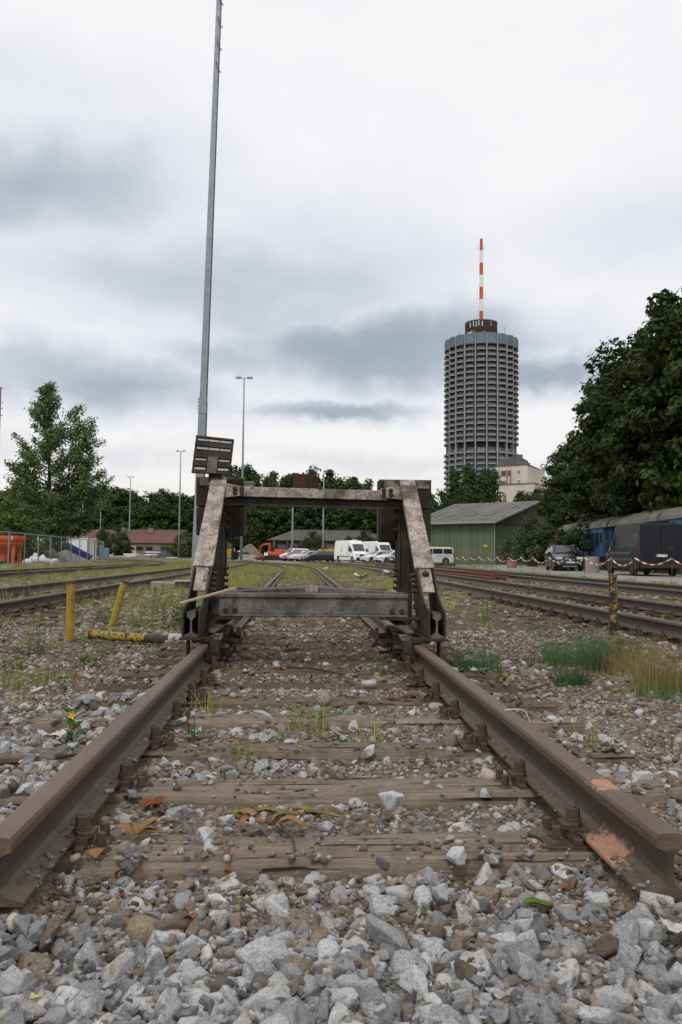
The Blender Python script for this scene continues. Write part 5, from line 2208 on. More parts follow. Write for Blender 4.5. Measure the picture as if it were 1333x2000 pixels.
plant_tree(SB_[2], 'shrub', 'dark twiggy bush at the right picture edge beside the dark van', 'shrub', at(1368, 1085, 35).x, 35, 2, .30, scz=.34)
dt = crown_tree(88, 10, 3.6, 3.0, round_p, 70, 90, .24, 'wood', .8, 1.0, 8, trunk_r=.2)
plant_tree(dt, 'broadleaf_tree', 'dark tree with a bare trunk between the leaning pole and the gravel heap', 'tree', at(455, 1085, 132).x, 132, 0, 1.0)

# ------------------------------------------------------------------ grass and weeds
def blades(n, spread, h0, h1, w, rng, lean=.35, seg=3, rad_pow=.5):
    """numpy mesh arrays of bending grass blades around the origin"""
    V, Fq = [], []
    for _ in range(n):
        a = rng.random() * 2 * PI
        r = spread * rng.random() ** rad_pow
        bx, by = r * math.cos(a), r * math.sin(a)
        h = rng.uniform(h0, h1)
        la = a + rng.normal() * .9
        ln = abs(rng.normal()) * lean * h
        wa = rng.random() * PI
        dx, dy = math.cos(wa) * w, math.sin(wa) * w
        o = len(V)
        for s in range(seg + 1):
            t = s / seg
            x = bx + math.cos(la) * ln * t * t
            y = by + math.sin(la) * ln * t * t
            z = h * (t - .12 * t * t * ln / max(h, .01)) - .01
            k = 1 - t * .92
            V += [(x - dx * k, y - dy * k, z), (x + dx * k, y + dy * k, z)]
        Fq += [(o + 2 * s, o + 2 * s + 1, o + 2 * s + 3, o + 2 * s + 2) for s in range(seg)]
    return np.array(V), np.array(Fq)


TUFT_COL = bpy.data.collections.new('tuft_kinds')
rg = np.random.default_rng(5)
tufts = []
for i in range(6):
    V, Fq = blades(26, .14, .08, .26 if i < 4 else .38, .0045, rg, .5)
    tufts.append(np_mesh('tuft', V, Fq, LM['grass' if i in (0, 1, 3, 4) else 'grass2']))
for i in range(2):                                   # flat broad-leaved ground weeds
    n = 60
    P = np.stack([rg.normal(size=n) * .10, rg.normal(size=n) * .10, rg.uniform(.01, .12, n)], -1)
    V, Fq = leaf_quads(P, np.stack([rg.normal(size=n) * .4, rg.normal(size=n) * .4, np.ones(n)], -1), rg.uniform(.015, .035, n), .5, rg, .1)
    tufts.append(np_mesh('tuft', V, Fq, LM['weed']))
V, Fq = blades(16, .12, .03, .12, .003, rg, .8)
tufts.append(np_mesh('tuft', V, Fq, LM['dryweed']))
V, Fq = blades(22, .16, .04, .20, .003, rg, .9)
tufts.append(np_mesh('tuft', V, Fq, LM['straw']))
for i, me in enumerate(tufts):
    TUFT_COL.objects.link(bpy.data.objects.new('t%03d' % i, me))
TUFT_GROUP = scatter_group(TUFT_COL)


def rail_free(x, y, m=.10):
    return min(abs(x - float(f(y)) - s * .7515) for f in (main_x, l1_x, l2_x, r1_x, r2_x) for s in (-1, 1)) > m


GP, GR_, GS, GI = [], [], [], []


def put_tuft(x, y, i, s):
    GP.append((x, y, gz1(x, y)))
    GR_.append((0, 0, random.uniform(0, 6.28)))
    GS.append((s, s, s * random.uniform(.7, 1.2)))
    GI.append(i)


for _ in range(26000):                               # meadow behind the buffer stop and along the left tracks
    y = math.sqrt(random.uniform(10 ** 2, 88 ** 2)) if random.random() < .55 else random.uniform(10, 50)
    x = random.uniform(-.40 * y - 1, .22 * y + 1)
    if y < 60 and x > 3.3:
        continue
    if not rail_free(x, y, .12):
        continue
    n = fbm(x * .55, y * .30, 40, 3)
    if -5.6 < x < -3.6 and y < 40:
        dens = .10
    elif x < -5.6:
        dens = np.interp(y, [14, 24, 34, 50], [.05, .18, .5, .8])
    elif x > 1.2:
        dens = np.interp(y, [12, 17, 22, 45, 60], [.02, .12, .75, .9, .6])
    elif x < -1.2:
        dens = np.interp(y, [10, 16, 19, 24], [.05, .2, .7, 1])
    else:
        dens = np.interp(y, [12, 18, 28, 45], [.0, .12, .35, .6])
    if random.random() > dens * np.clip((n - .33) / .22, .04, 1):
        continue
    kind = random.choice([0, 1, 2, 3, 4, 0, 1, 3, 5, 8, 9]) if n > .4 else random.choice([0, 6, 8, 9, 3])
    put_tuft(x, y, kind, random.uniform(.55, 1.1) * (1.0 + .15 * (y > 40)))
for _ in range(6500):                                # thin weeds among the near stones
    y = random.uniform(3.4, 16)
    a, b_ = view_x(y, .02)
    x = random.uniform(a, b_)
    if not rail_free(x, y, .12):
        continue
    n = fbm(x * .9 + 3, y * .7, 55, 3)
    d = .05
    if x < -1.0:
        d = .16 if y > 4.2 else .03
    elif x > 1.0:
        d = .09 if y > 4.4 else .03
    elif abs(x) < .8:
        d = .07 if 3 < y < 7 else .04
    if random.random() > d * np.clip((n - .38) / .15, .05, 2):
        continue
    put_tuft(x, y, random.choice([8, 8, 9, 6, 2, 0, 8]), random.uniform(.25, .75))
for _ in range(1500):                                # edges of the road and feet of fence and shed
    y = random.uniform(22, 80)
    x = 12.0 + random.gauss(0, .25) if random.random() < .6 else random.uniform(18.8, 24)
    if x > 14 and random.random() < .5:
        continue
    put_tuft(x, y, random.choice([0, 1, 2, 8, 6, 9]), random.uniform(.5, 1.0))
scatter('grass', np.array(GP), np.array(GR_), np.array(GS), np.array(GI), TUFT_GROUP, None, 'stuff', 'thin yellow green grass and low weeds between the tracks', 'grass')


def clump(name, label, X, Y, n, spread, h0, h1, w, mats, seed, lean=.35, sy=.7, cat='grass clump', group=None):
    rng = np.random.default_rng(seed)
    V, Fq = blades(n, spread, h0, h1, w, rng, lean, 3, .6)
    V[:, 1] *= sy
    V = V + np.array([X, Y, gz1(X, Y)])
    V[:, 2] += 0
    o = link(name, np_mesh(name, V, Fq, LM[mats]))
    tag(o, label, cat, group)
    return o


def gp(px, py, z=-.05):
    d = ray(px, py)
    p = CAM + d * ((z - CAM.z) / d.z)
    return p.x, p.y


def clump_px(name, label, px, py, wpx, hpx, n, mats, seed, lean=.3, w=.0016, cat='grass clump', sy=.8, group=None):
    x, y = gp(px, py)
    s = y / F_PX
    return clump(name, label, x, y, n, wpx * s / 2, hpx * s * .22, hpx * s * 1.08, w, mats, seed, lean, sy, cat, group)


clump_px('horsetail_clump', 'large bushy green horsetail clump left of the black and yellow post', 1115, 1292, 125, 80, 1100, 'horsetail', 1, .7, .0014)
clump_px('horsetail_clump', 'dense green horsetail clump right below the black and yellow post', 1195, 1305, 110, 98, 1400, 'horsetail', 2, .65, .0014)
clump_px('horsetail_clump', 'small green horsetail clump in front of the dense ones, right of the rail', 1118, 1332, 76, 58, 600, 'horsetail', 3, .45, .0013)
clump_px('horsetail_clump', 'green horsetail clump against the outer side of the right rail', 930, 1318, 100, 84, 800, 'horsetail', 4, .4, .0014)
clump_px('horsetail_clump', 'thin horsetail tuft on the stones between the right rail and the big clumps', 1030, 1290, 40, 34, 130, 'horsetail', 14, .4, .0012)
clump_px('dry_grass_clump', 'straw coloured dry grass clump at the right picture edge', 1300, 1345, 130, 118, 900, 'straw', 5, .55, .0014)
clump_px('dry_grass_clump', 'straw coloured dry grass beside the dense green horsetail', 1232, 1315, 90, 80, 560, 'straw', 6, .6, .0014)
clump_px('dry_grass_clump', 'thin scattered straw blades between the green horsetail clumps', 1165, 1318, 190, 70, 160, 'straw', 36, .7, .0013)
clump_px('grass_clump', 'sparse fresh grass blades mixed into the straw coloured clump', 1275, 1350, 170, 90, 220, 'grass2', 37, .5, .0013)
clump_px('horsetail_clump', 'low green weeds at the foot of the straw coloured grass', 1290, 1362, 120, 55, 260, 'horsetail', 7, .5, .0013)
clump_px('horsetail_clump', 'tall thin green weed right of the buffer stop', 944, 1212, 26, 52, 60, 'horsetail', 8, .3, .003)
clump_px('grass_clump', 'grass tuft with long thin blades on the third sleeper', 480, 1500, 75, 66, 90, 'grass2', 9, .6, .0012)
clump_px('grass_clump', 'thin upright grass right of the long bladed tuft between the rails', 612, 1478, 60, 62, 36, 'grass2', 10, .5, .001)
clump_px('weed_clump', 'small feathery green weed between the rails near the white can', 742, 1325, 34, 44, 110, 'horsetail', 11, .5, .0014)
clump_px('weed_clump', 'bushy grey green weed behind the lying yellow post', 205, 1212, 52, 34, 200, 'horsetail', 12, .6, .002)
clump_px('grass_clump', 'grassy weed patch in the stones at the left picture edge', 40, 1335, 90, 70, 180, 'grass2', 13, .6, .0016)
clump_px('grass_clump', 'low green weed patch left of the rail, above the yellow flower', 110, 1322, 110, 40, 200, 'grass2', 15, .8, .002)
clump_px('weed_clump', 'upright green weeds in the stones below the upright yellow post', 66, 1275, 40, 60, 60, 'weed', 16, .4, .003)
clump_px('weed_clump', 'reddish dry weed against the inner side of the right rail', 880, 1405, 40, 40, 90, 'dryweed', 17, .6, .0014)
clump_px('weed_clump', 'reddish dry weed on the stones between the rails', 665, 1418, 60, 22, 120, 'dryweed', 18, .8, .0013)
clump_px('weed_clump', 'low green weed on the stones at the right picture edge', 1290, 1452, 60, 26, 50, 'weed', 19, 1.0, .004)


def leafy(name, label, px, py, hpx, nst, leaf, seed, mats='weed', z=-.05, spread=.03, flower=None, cat='weed', narrow=.28, dens=12):
    rng = np.random.default_rng(seed)
    x, y = gp(px, py, z)
    H = hpx * y / F_PX
    root = thing(name, label, cat, (x, y, gz1(x, y) if z < 0 else z))
    b = MB()
    P, Nn, S, T_ = [], [], [], []
    V, Fq = [], []
    for s in range(nst):
        bx, by = rng.normal() * spread, rng.normal() * spread
        h = H * (1 if s == 0 else rng.uniform(.5, .95))
        lx, ly = rng.normal() * .12 * h + bx, rng.normal() * .12 * h + by
        z0 = root.location.z
        pts = [Vector((x + bx + (lx - bx) * t * t, y + by + (ly - by) * t * t, z0 + h * t - .01)) for t in (0, .35, .7, 1)]
        sb_ = MB()
        sb_.tube(pts, [.0035, .003, .0022, .001], 5)
        sb_.build('stem', LM[mats], root)
        for k in range(dens):
            t = .08 + .92 * k / dens
            c = Vector((x + bx + (lx - bx) * t * t, y + by + (ly - by) * t * t, z0 + h * t))
            a = k * 2.4 + rng.normal() * .3
            L = leaf * (1.15 - .6 * t) * rng.uniform(.7, 1.2)
            d = Vector((math.cos(a), math.sin(a), .55 + .6 * t)).normalized()
            sd = Vector((-math.sin(a), math.cos(a), 0))
            o = len(V)
            droop = Vector((0, 0, -L * .22))
            V += [c, c + d * L * .4 + sd * L * narrow * .5, c + d * L * .4 - sd * L * narrow * .5, c + d * L * .75 + sd * L * narrow * .38 + droop * .5, c + d * L * .75 - sd * L * narrow * .38 + droop * .5, c + d * L + droop]
            Fq += [(o, o + 1, o + 2), (o + 1, o + 3, o + 4), (o + 1, o + 4, o + 2), (o + 3, o + 5, o + 4)]
    off = root.location
    fo = link('foliage', np_mesh('foliage', np.array([(v[0] - off.x, v[1] - off.y, v[2] - off.z) for v in V]), np.array(Fq), LM[mats]), root)
    if flower:
        b = MB()
        c = Vector((x + .01, y - .02, root.location.z + H * flower))
        for k in range(5):
            a = k * 2 * PI / 5
            b.add([c, c + Vector((math.cos(a - .5) * .012, -.006, math.sin(a - .5) * .012)), c + Vector((math.cos(a) * .02, -.008, math.sin(a) * .02)), c + Vector((math.cos(a + .5) * .012, -.006, math.sin(a + .5) * .012))], [(0, 1, 2, 3)])
        b.lathe([(.001, -.004), (.005, 0), (.001, .004)], c + Vector((0, -.006, 0)), 8)
        b.build('flower', mat('yellow_petals', (.75, .42, .02), rough=.6), root)
    return root


leafy('flowering_weed', 'leafy green weed with one yellow flower left of the left rail', 137, 1462, 122, 2, .095, 21, z=-.02, flower=.62, spread=.012, dens=11, narrow=.34)
leafy('weed', 'slender green weed growing beside the inner side of the left rail', 380, 1440, 95, 2, .070, 22, z=-.02, spread=.014, dens=8)
leafy('weed', 'tiny two leaved seedling on the sleeper edge between the rails', 430, 1520, 24, 1, .022, 23, z=0, dens=5)
leafy('weed', 'small fresh weed beside the third sleeper near the right rail', 815, 1492, 34, 2, .026, 24, z=-.02, dens=7)
leafy('weed', 'low leafy weed in the stones left of the rail, above the flower', 160, 1300, 36, 4, .09, 25, z=-.06, spread=.06, dens=6)
leafy('weed', 'broad leaved green plant left of the left buffer foot, tallest stems', 345, 1222, 84, 9, .10, 26, z=-.06, spread=.10, dens=16, narrow=.3)
leafy('weed', 'broad leaved green plant by the left buffer foot, lower and nearer', 352, 1232, 58, 7, .10, 27, z=-.06, spread=.10, dens=13, narrow=.32)
leafy('weed', 'tall green stalk with narrow leaves right of the buffer stop', 1285 - 335, 1222, 60, 2, .07, 28, z=-.06, spread=.03, dens=12)
leafy('weed', 'green weed standing between the rails of the right track', 1038, 1165, 34, 4, .12, 29, z=-.06, spread=.10, dens=9)
leafy('weed', 'green weed under the cross beam between the rails', 668, 1232, 34, 2, .07, 30, z=-.03, spread=.03, dens=8)
leafy('weed', 'small rosette of pointed leaves between the rails under the buffer stop', 565, 1275, 16, 4, .08, 32, z=-.03, spread=.03, dens=5)
leafy('weed', 'tall dark stalk in the meadow behind the top beam', 716, 1143, 34, 2, .10, 33, z=-.06, spread=.04, dens=10)

# ------------------------------------------------------------------ vehicles
def interp(pts, y):
    xs = [p[0] for p in pts]
    zs = [p[1] for p in pts]
    return float(np.interp(y, xs, zs))


class Car:
    """Vehicle built from cross sections along its length; front is +y, ground z = 0."""

    def __init__(s, L, W, top, belt, wheels, rw, gc=.22, tumble=.80, plan=None):
        s.L, s.W, s.top, s.belt, s.wheels, s.rw, s.gc, s.tumble = L, W, top, belt, wheels, rw, gc, tumble
        s.plan = plan or [(-L / 2, .86), (-L / 2 + .12, .95), (-L / 2 + .5, 1), (L / 2 - .9, 1), (L / 2 - .3, .93), (L / 2 - .08, .82), (L / 2, .70)]

    def zb(s, y):
        z = s.gc
        e = s.L / 2 - abs(y)
        if e < .35:
            z += (.35 - e) * .35
        for wy in s.wheels:
            ra = s.rw + .065
            if abs(y - wy) < ra:
                z = max(z, s.rw + math.sqrt(ra * ra - (y - wy) ** 2))
        return z

    def ring(s, y):
        w = s.W / 2 * interp(s.plan, y)
        zb, zt = s.zb(y), interp(s.top, y)
        zs = min(interp(s.belt, y), zt - .05)
        zb = min(zb, zs - .03)
        k = min(1, max(0, (zt - zs - .05) / .45))
        wr = w * (.93 * (1 - k) + s.tumble * k)
        zm = zb + (zs - zb) * .5
        return [(0, zb), (w - .10, zb), (w - .015, zb + .04 * 1), (w, zm), (w * .985, zs), (wr, zt - .055), (wr - .10, zt - .008), (wr * .5, zt + .012), (0, zt + .02)]

    def stations(s):
        ys = set(np.linspace(-s.L / 2, s.L / 2, 26).round(3).tolist())
        for p in s.top + s.belt + s.plan:
            if -s.L / 2 <= p[0] <= s.L / 2:
                ys.add(round(p[0], 3))
        for wy in s.wheels:
            ra = s.rw + .065
            for q in np.linspace(-1, 1, 11):
                ys.add(round(wy + ra * math.sin(q * PI / 2) * .999, 3))
        return sorted(ys)

    def body(s, mats, root, lower=None):
        ys = s.stations()
        b = MB()
        rows = []
        for y in ys:
            r = s.ring(y)
            full = [(x, y, z) for x, z in r] + [(-x, y, z) for x, z in r[-2:0:-1]]
            rows.append(full)
        n = len(rows[0])
        V = [p for r in rows for p in r]
        Fs = []
        mi = []
        for i in range(len(rows) - 1):
            for j in range(n):
                Fs.append((i * n + j, i * n + (j + 1) % n, (i + 1) * n + (j + 1) % n, (i + 1) * n + j))
                mi.append(1 if j in (0, n - 1) or (lower and j in (1, n - 2)) else 0)
        Fs.append(tuple(range(n)))
        Fs.append(tuple((len(rows) - 1) * n + q for q in range(n - 1, -1, -1)))
        mi += [0, 0]
        b.v, b.f, b.m = V, Fs, mi
        o = b.build('body', [mats, M['black']], root, smooth=True)
        md = o.modifiers.new('edges', 'EDGE_SPLIT')
        md.split_angle = R(32)
        return o

    def side_window(s, y0, y1, root, v0=.08, v1=.93, m=None, name='side_window', sides=(1, -1)):
        for sgn in sides:
            b = MB()
            k = 6
            V = []
            for i in range(k + 1):
                y = y0 + (y1 - y0) * i / k
                r = s.ring(y)
                A, B_ = Vector((r[4][0], y, r[4][1])), Vector((r[5][0], y, r[5][1]))
                n = Vector((B_.z - A.z, 0, A.x - B_.x))
                n = n.normalized() if n.length > 1e-5 else Vector((1, 0, 0))
                for t in (v0, v1):
                    p_ = A * (1 - t) + B_ * t + n * .010
                    V.append((p_.x * sgn, p_.y, p_.z))
            b.add(V, [(2 * i, 2 * i + 1, 2 * i + 3, 2 * i + 2) for i in range(k)])
            o = b.build(name, m or M['glass'], root)
            sd_ = o.modifiers.new('thick', 'SOLIDIFY')
            sd_.thickness = .012
            sd_.offset = 0

    def screen(s, y0, y1, root, name, inset=.05, m=None):
        b = MB()
        V = []
        k = 6
        for i in range(k + 1):
            y = y0 + (y1 - y0) * i / k
            r = s.ring(y)
            row = [(r[6][0] - inset, r[6][1] + .012), (r[7][0], r[7][1] + .012), (0, r[8][1] + .012)]
            full = [(x, z) for x, z in row] + [(-x, z) for x, z in row[1::-1]]
            V += [(x, y + (.006 if y0 > 0 else -.006), z) for x, z in full]
        b.add(V, [(i * 5 + j, i * 5 + j + 1, (i + 1) * 5 + j + 1, (i + 1) * 5 + j) for i in range(k) for j in range(4)])
        o = b.build(name, m or M['glass'], root)
        sd_ = o.modifiers.new('thick', 'SOLIDIFY')
        sd_.thickness = .012
        sd_.offset = 0
        return o

    def wheel(s, root, rim='rim', tw=.21, spokes=5):
        for wy in s.wheels:
            for sgn in (1, -1):
                xo = s.W / 2 - .015 - tw / 2
                b = MB()
                r = s.rw
                b.lathe([(r * .62, -tw / 2), (r * .93, -tw / 2), (r, -tw * .36), (r, tw * .36), (r * .93, tw / 2), (r * .62, tw / 2)], (sgn * xo, wy, r), 24, 'X')
                w = b.build('wheel', M['rubber'], root, smooth=False)
                b = MB()
                b.lathe([(.02, sgn * .02 + 0), (r * .20, sgn * .02), (r * .26, sgn * .0), (r * .60, -sgn * .03), (r * .66, sgn * .015)], (sgn * (xo + tw * .38), wy, r), 20, 'X')
                for k in range(spokes):
                    a = 2 * PI * k / spokes
                    b.box((sgn * (xo + tw * .38 + .012), wy + math.cos(a) * r * .38, r + math.sin(a) * r * .38), (.03, r * .62, r * .17), (a, 0, 0))
                b.build('rim', M[rim], w)

    def panel(s, name, c, sz, m, root, bevel=.01, rot=None):
        b = MB()
        b.box(c, sz, rot)
        return b.build(name, m, root, bevel=bevel)

    def plate(s, y, z, root, text=None, rear=False, wdt=.52):
        sg = -1 if rear else 1
        o = s.panel('number_plate', (0, y, z), (wdt, .015, .115), M['plate'], root, 0)
        s.panel('country_strip', (-sg * (wdt / 2 - .025) * (-1 if rear else 1) * (1 if rear else 1) * (1 if not rear else -1) * (-1), y + sg * .009, z), (.045, .006, .108), M['plate_blue'], o, 0)
        if text:
            cu = bpy.data.curves.new('plate_lettering', 'FONT')
            cu.body = text
            cu.size = .10
            cu.align_x = 'CENTER'
            cu.align_y = 'CENTER'
            cu.extrude = .002
            tmp = bpy.data.objects.new('lettering_source', cu)
            COL.objects.link(tmp)
            bpy.context.view_layer.update()
            me = bpy.data.meshes.new_from_object(tmp.evaluated_get(bpy.context.evaluated_depsgraph_get()))
            bpy.data.objects.remove(tmp)
            me.name = 'plate_lettering'
            me.materials.clear()
            me.materials.append(M['ink'])
            t = link('plate_lettering', me, o)
            t.location = (.02 * (1 if rear else -1), y + sg * .011, z)
            t.rotation_euler = (PI / 2, 0, 0 if rear else PI)
        return o


def place(root, X, Y, ang, z=-.036):
    """ang: heading of the front, measured from 'towards the camera' (0) to picture right (90) or left (-90)"""
    root.location = (X, Y, z)
    a = R(ang)
    root.rotation_euler = (0, 0, math.atan2(-math.cos(a), math.sin(a)) - PI / 2)


def car_hatch(label, paint, group=None, estate=False, rim='rim'):
    L = 4.92 if estate else 4.36
    h = L / 2
    if estate:
        top = [(-h, .82), (-h + .04, .98), (-h + .10, 1.02), (-h + .55, 1.38), (-h + .9, 1.43), (-.1, 1.465), (.45, 1.43), (1.28, 1.0), (1.75, .93), (h - .35, .80), (h - .08, .68), (h, .55)]
        belt = [(-h, .86), (-h + .6, 1.0), (0, .95), (1.2, .90), (h, .62)]
        wh = (-1.42, 1.46)
    else:
        top = [(-h, .80), (-h + .03, .98), (-h + .10, 1.06), (-h + .42, 1.36), (-h + .8, 1.44), (-.2, 1.49), (.25, 1.45), (1.12, 1.0), (1.5, .93), (h - .3, .80), (h - .08, .68), (h, .55)]
        belt = [(-h, .90), (-h + .5, 1.03), (0, .96), (1.1, .90), (h, .62)]
        wh = (-1.30, 1.32)
    c = Car(L, 1.83, top, belt, wh, .325, .20, .74)
    r = thing('parked_car', label, 'car', (0, 0, 0), 0, group, True)
    c.body(paint, r)
    if estate:
        c.side_window(-2.0, -1.05, r)
        c.side_window(-1.0, -.08, r)
        c.side_window(-.02, .95, r)
        c.screen(-h + .14, -h + .52, r, 'rear_window')
        c.screen(.50, 1.22, r, 'windscreen')
    else:
        c.side_window(-1.62, -1.15, r)
        c.side_window(-1.08, -.16, r)
        c.side_window(-.10, .82, r)
        c.screen(-h + .14, -h + .40, r, 'rear_window')
        c.screen(.30, 1.06, r, 'windscreen')
    c.wheel(r, rim)
    for sg in (1, -1):
        c.panel('headlight', (sg * .60, h - .17, .70), (.36, .26, .13), M['lamp_glass'], r, .03)
        c.panel('tail_light', (sg * .68, -h + .06, .92), (.26, .12, .22), M['tail'], r, .02)
        c.panel('mirror', (sg * .98, .72, 1.0), (.20, .12, .14), paint, r, .03)
        c.panel('door_handle', (sg * .915, -.30, .84), (.03, .16, .03), paint, r, .005)
        c.panel('fog_lamp_grille', (sg * .58, h - .045, .38), (.26, .10, .12), M['black'], r, .02)
    c.panel('grille', (0, h - .01, .58), (.75, .05, .12), M['black'], r, .01)
    c.panel('lower_grille', (0, h - .015, .36), (.8, .06, .13), M['black'], r, .01)
    c.plate(h + .025, .50, r)
    c.plate(-h - .01, .62, r, rear=True)
    return r


def car_suv(label, paint):
    L = 4.6
    h = L / 2
    top = [(-h, .85), (-h + .03, 1.02), (-h + .10, 1.12), (-h + .45, 1.48), (-h + .8, 1.60), (-.2, 1.66), (.35, 1.62), (1.10, 1.12), (1.5, 1.06), (h - .3, .95), (h - .07, .80), (h, .62)]
    belt = [(-h, .95), (-h + .5, 1.12), (0, 1.06), (1.1, 1.02), (h, .70)]
    c = Car(L, 1.88, top, belt, (-1.35, 1.38), .36, .24, .76, [(-h, .86), (-h + .12, .95), (-h + .5, 1), (h - .7, 1), (h - .22, .95), (h - .06, .86), (h, .76)])
    r = thing('parked_car', label, 'car', (0, 0, 0), 0, None, True)
    c.body(paint, r)
    c.side_window(-1.75, -1.15, r)
    c.side_window(-1.08, -.12, r)
    c.side_window(-.06, .85, r)
    c.screen(-h + .14, -h + .42, r, 'rear_window')
    c.screen(.41, 1.05, r, 'windscreen')
    c.wheel(r, 'rim')
    for sg in (1, -1):
        c.panel('headlight', (sg * .64, h - .14, .82), (.40, .24, .17), M['lamp_glass'], r, .04)
        c.panel('tail_light', (sg * .70, -h + .06, 1.0), (.24, .12, .26), M['tail'], r, .02)
        c.panel('mirror', (sg * 1.02, .72, 1.14), (.22, .12, .17), paint, r, .03)
        c.panel('roof_rail', (sg * .64, -.55, 1.665), (.05, 1.9, .05), M['galv'], r, .01)
        c.panel('fog_lamp', (sg * .66, h - .03, .48), (.16, .10, .14), M['galv'], r, .02)
        c.panel('door_handle', (sg * .945, -.30, .96), (.03, .16, .03), paint, r, .005)
    c.panel('grille', (0, h + .01, .72), (.72, .05, .16), M['black'], r, .02)
    c.panel('grille_bar', (0, h + .03, .74), (.62, .03, .03), M['galv'], r, .005)
    c.panel('lower_grille', (0, h - .0, .42), (1.0, .06, .16), M['black'], r, .02)
    c.panel('skid_plate', (0, h - .02, .30), (.9, .08, .06), M['galv'], r, .01)
    c.plate(h + .045, .57, r, 'A YR 971')
    return r


def car_mpv(label, paint, group=None):
    L = 4.4
    h = L / 2
    top = [(-h, .75), (-h + .02, 1.55), (-h + .10, 1.78), (-h + .35, 1.83), (.2, 1.84), (.55, 1.80), (1.25, 1.14), (1.45, 1.06), (h - .25, .92), (h - .06, .78), (h, .6)]
    belt = [(-h, 1.05), (0, 1.06), (1.2, 1.0), (h, .68)]
    c = Car(L, 1.80, top, belt, (-1.30, 1.38), .33, .20, .86, [(-h, .93), (-h + .1, .98), (-h + .3, 1), (h - .9, 1), (h - .3, .94), (h - .08, .84), (h, .74)])
    r = thing('parked_van', label, 'car', (0, 0, 0), 0, group, True)
    c.body(paint, r)
    c.side_window(-2.0, -1.05, r, .12, .84)
    c.side_window(-.95, .08, r, .12, .84)
    c.side_window(.15, .95, r, .12, .84)
    c.screen(.60, 1.2, r, 'windscreen')
    c.wheel(r, 'rim')
    c.panel('rear_window', (0, -h + .0, 1.38), (1.3, .06, .46), M['glass'], r, .02)
    for sg in (1, -1):
        c.panel('headlight', (sg * .62, h - .16, .80), (.30, .26, .20), M['lamp_glass'], r, .04)
        c.panel('tail_light', (sg * .80, -h + .05, 1.02), (.12, .14, .42), M['tail'], r, .02)
        c.panel('mirror', (sg * .99, .86, 1.12), (.20, .12, .20), M['black'], r, .03)
        c.panel('slide_rail', (sg * .885, -1.0, .93), (.05, 1.5, .035), M['galv_dark'], r, .004)
    c.panel('front_bumper', (0, h - .03, .42), (1.5, .14, .26), M['black'], r, .04)
    c.panel('rear_bumper', (0, -h + .0, .42), (1.66, .16, .22), M['black'], r, .04)
    c.plate(h + .05, .46, r)
    c.plate(-h - .09, .46, r, rear=True)
    return r


def van_high(label, paint, front_view=True, L=5.9, W=2.02, H=2.75, windows=False, name='delivery_van', bumper='black', group=None):
    h = L / 2
    top = [(-h, .7), (-h + .015, H - .25), (-h + .08, H - .05), (-h + .4, H), (h - 2.0, H), (h - 1.72, H - .10), (h - 1.42, H - .42), (h - .78, 1.38), (h - .55, 1.26), (h - .16, 1.08), (h - .05, .90), (h, .6)]
    belt = [(-h, 1.32), (h - 1.6, 1.30), (h - .75, 1.16), (h, .75)]
    c = Car(L, W, top, belt, (-h + 1.15, h - .98), .35, .30, .86, [(-h, .95), (-h + .06, .985), (-h + .2, 1), (h - 1.0, 1), (h - .4, .96), (h - .1, .90), (h, .80)])
    r = thing(name, label, 'van', (0, 0, 0), 0, group, True)
    c.body(paint, r)
    c.screen(h - 1.38, h - .80, r, 'windscreen', .02)
    c.side_window(h - 1.95, h - 1.02, r, .06, .60)
    if windows:
        c.side_window(-h + 1.95, -h + 3.2, r, .05, .60, M['glass_sky'])
        c.side_window(-h + .35, -h + 1.85, r, .05, .60, M['glass_sky'])
    c.wheel(r, 'rim_dark' if windows else 'rim')
    for sg in (1, -1):
        c.panel('headlight', (sg * .74, h - .16, .95), (.30, .22, .32), M['lamp_glass'], r, .05)
        c.panel('tail_light', (sg * (W / 2 - .06), -h + .02, 1.15), (.10, .08, .55), M['tail'], r, .02)
        c.panel('mirror', (sg * (W / 2 + .16), h - 1.12, 1.55), (.24, .14, .40), M['black'], r, .04)
        c.panel('side_moulding', (sg * (W / 2 + .008), -.2, .78), (.03, L - 2.4, .10), M['black'] if not windows else M['galv_dark'], r, .01)
        if windows:
            c.panel('trim_line', (sg * (W / 2 + .006), -.1, 1.10), (.02, L - 2.6, .03), M['galv'], r, .004)
    c.panel('grille', (0, h - .02, .92), (.85, .08, .24), M['black'], r, .03)
    c.panel('front_bumper', (0, h - .02, .50), (W * .84, .16, .32), M[bumper], r, .05)
    c.panel('rear_bumper', (0, -h - .02, .48), (W * .92, .14, .20), M['black'], r, .03)
    c.plate(h + .07, .50, r)
    return r, c


def sprinter(label, X, Y, ang):
    r, c = van_high(label, M['white_paint'], group='white high roofed vans in the car park')
    for sg in (1, -1):
        c.panel('logo_panel', (sg * 1.008, -.9, 1.52), (.015, .42, .13), mat('yellow_label', (.62, .40, .05), rough=.5), r, 0)
        for q in (-.75, .95):
            c.panel('door_seam', (sg * 1.006, q, 1.35), (.012, .025, 1.9), M['galv'], r, 0)
        c.panel('door_handle', (sg * 1.015, .75, 1.15), (.02, .18, .06), M['black'], r, 0)
    c.panel('roof_lamp', (0, .9, 2.82), (.45, .25, .08), M['white_paint'], r, .03)
    place(r, X, Y, ang)
    return r


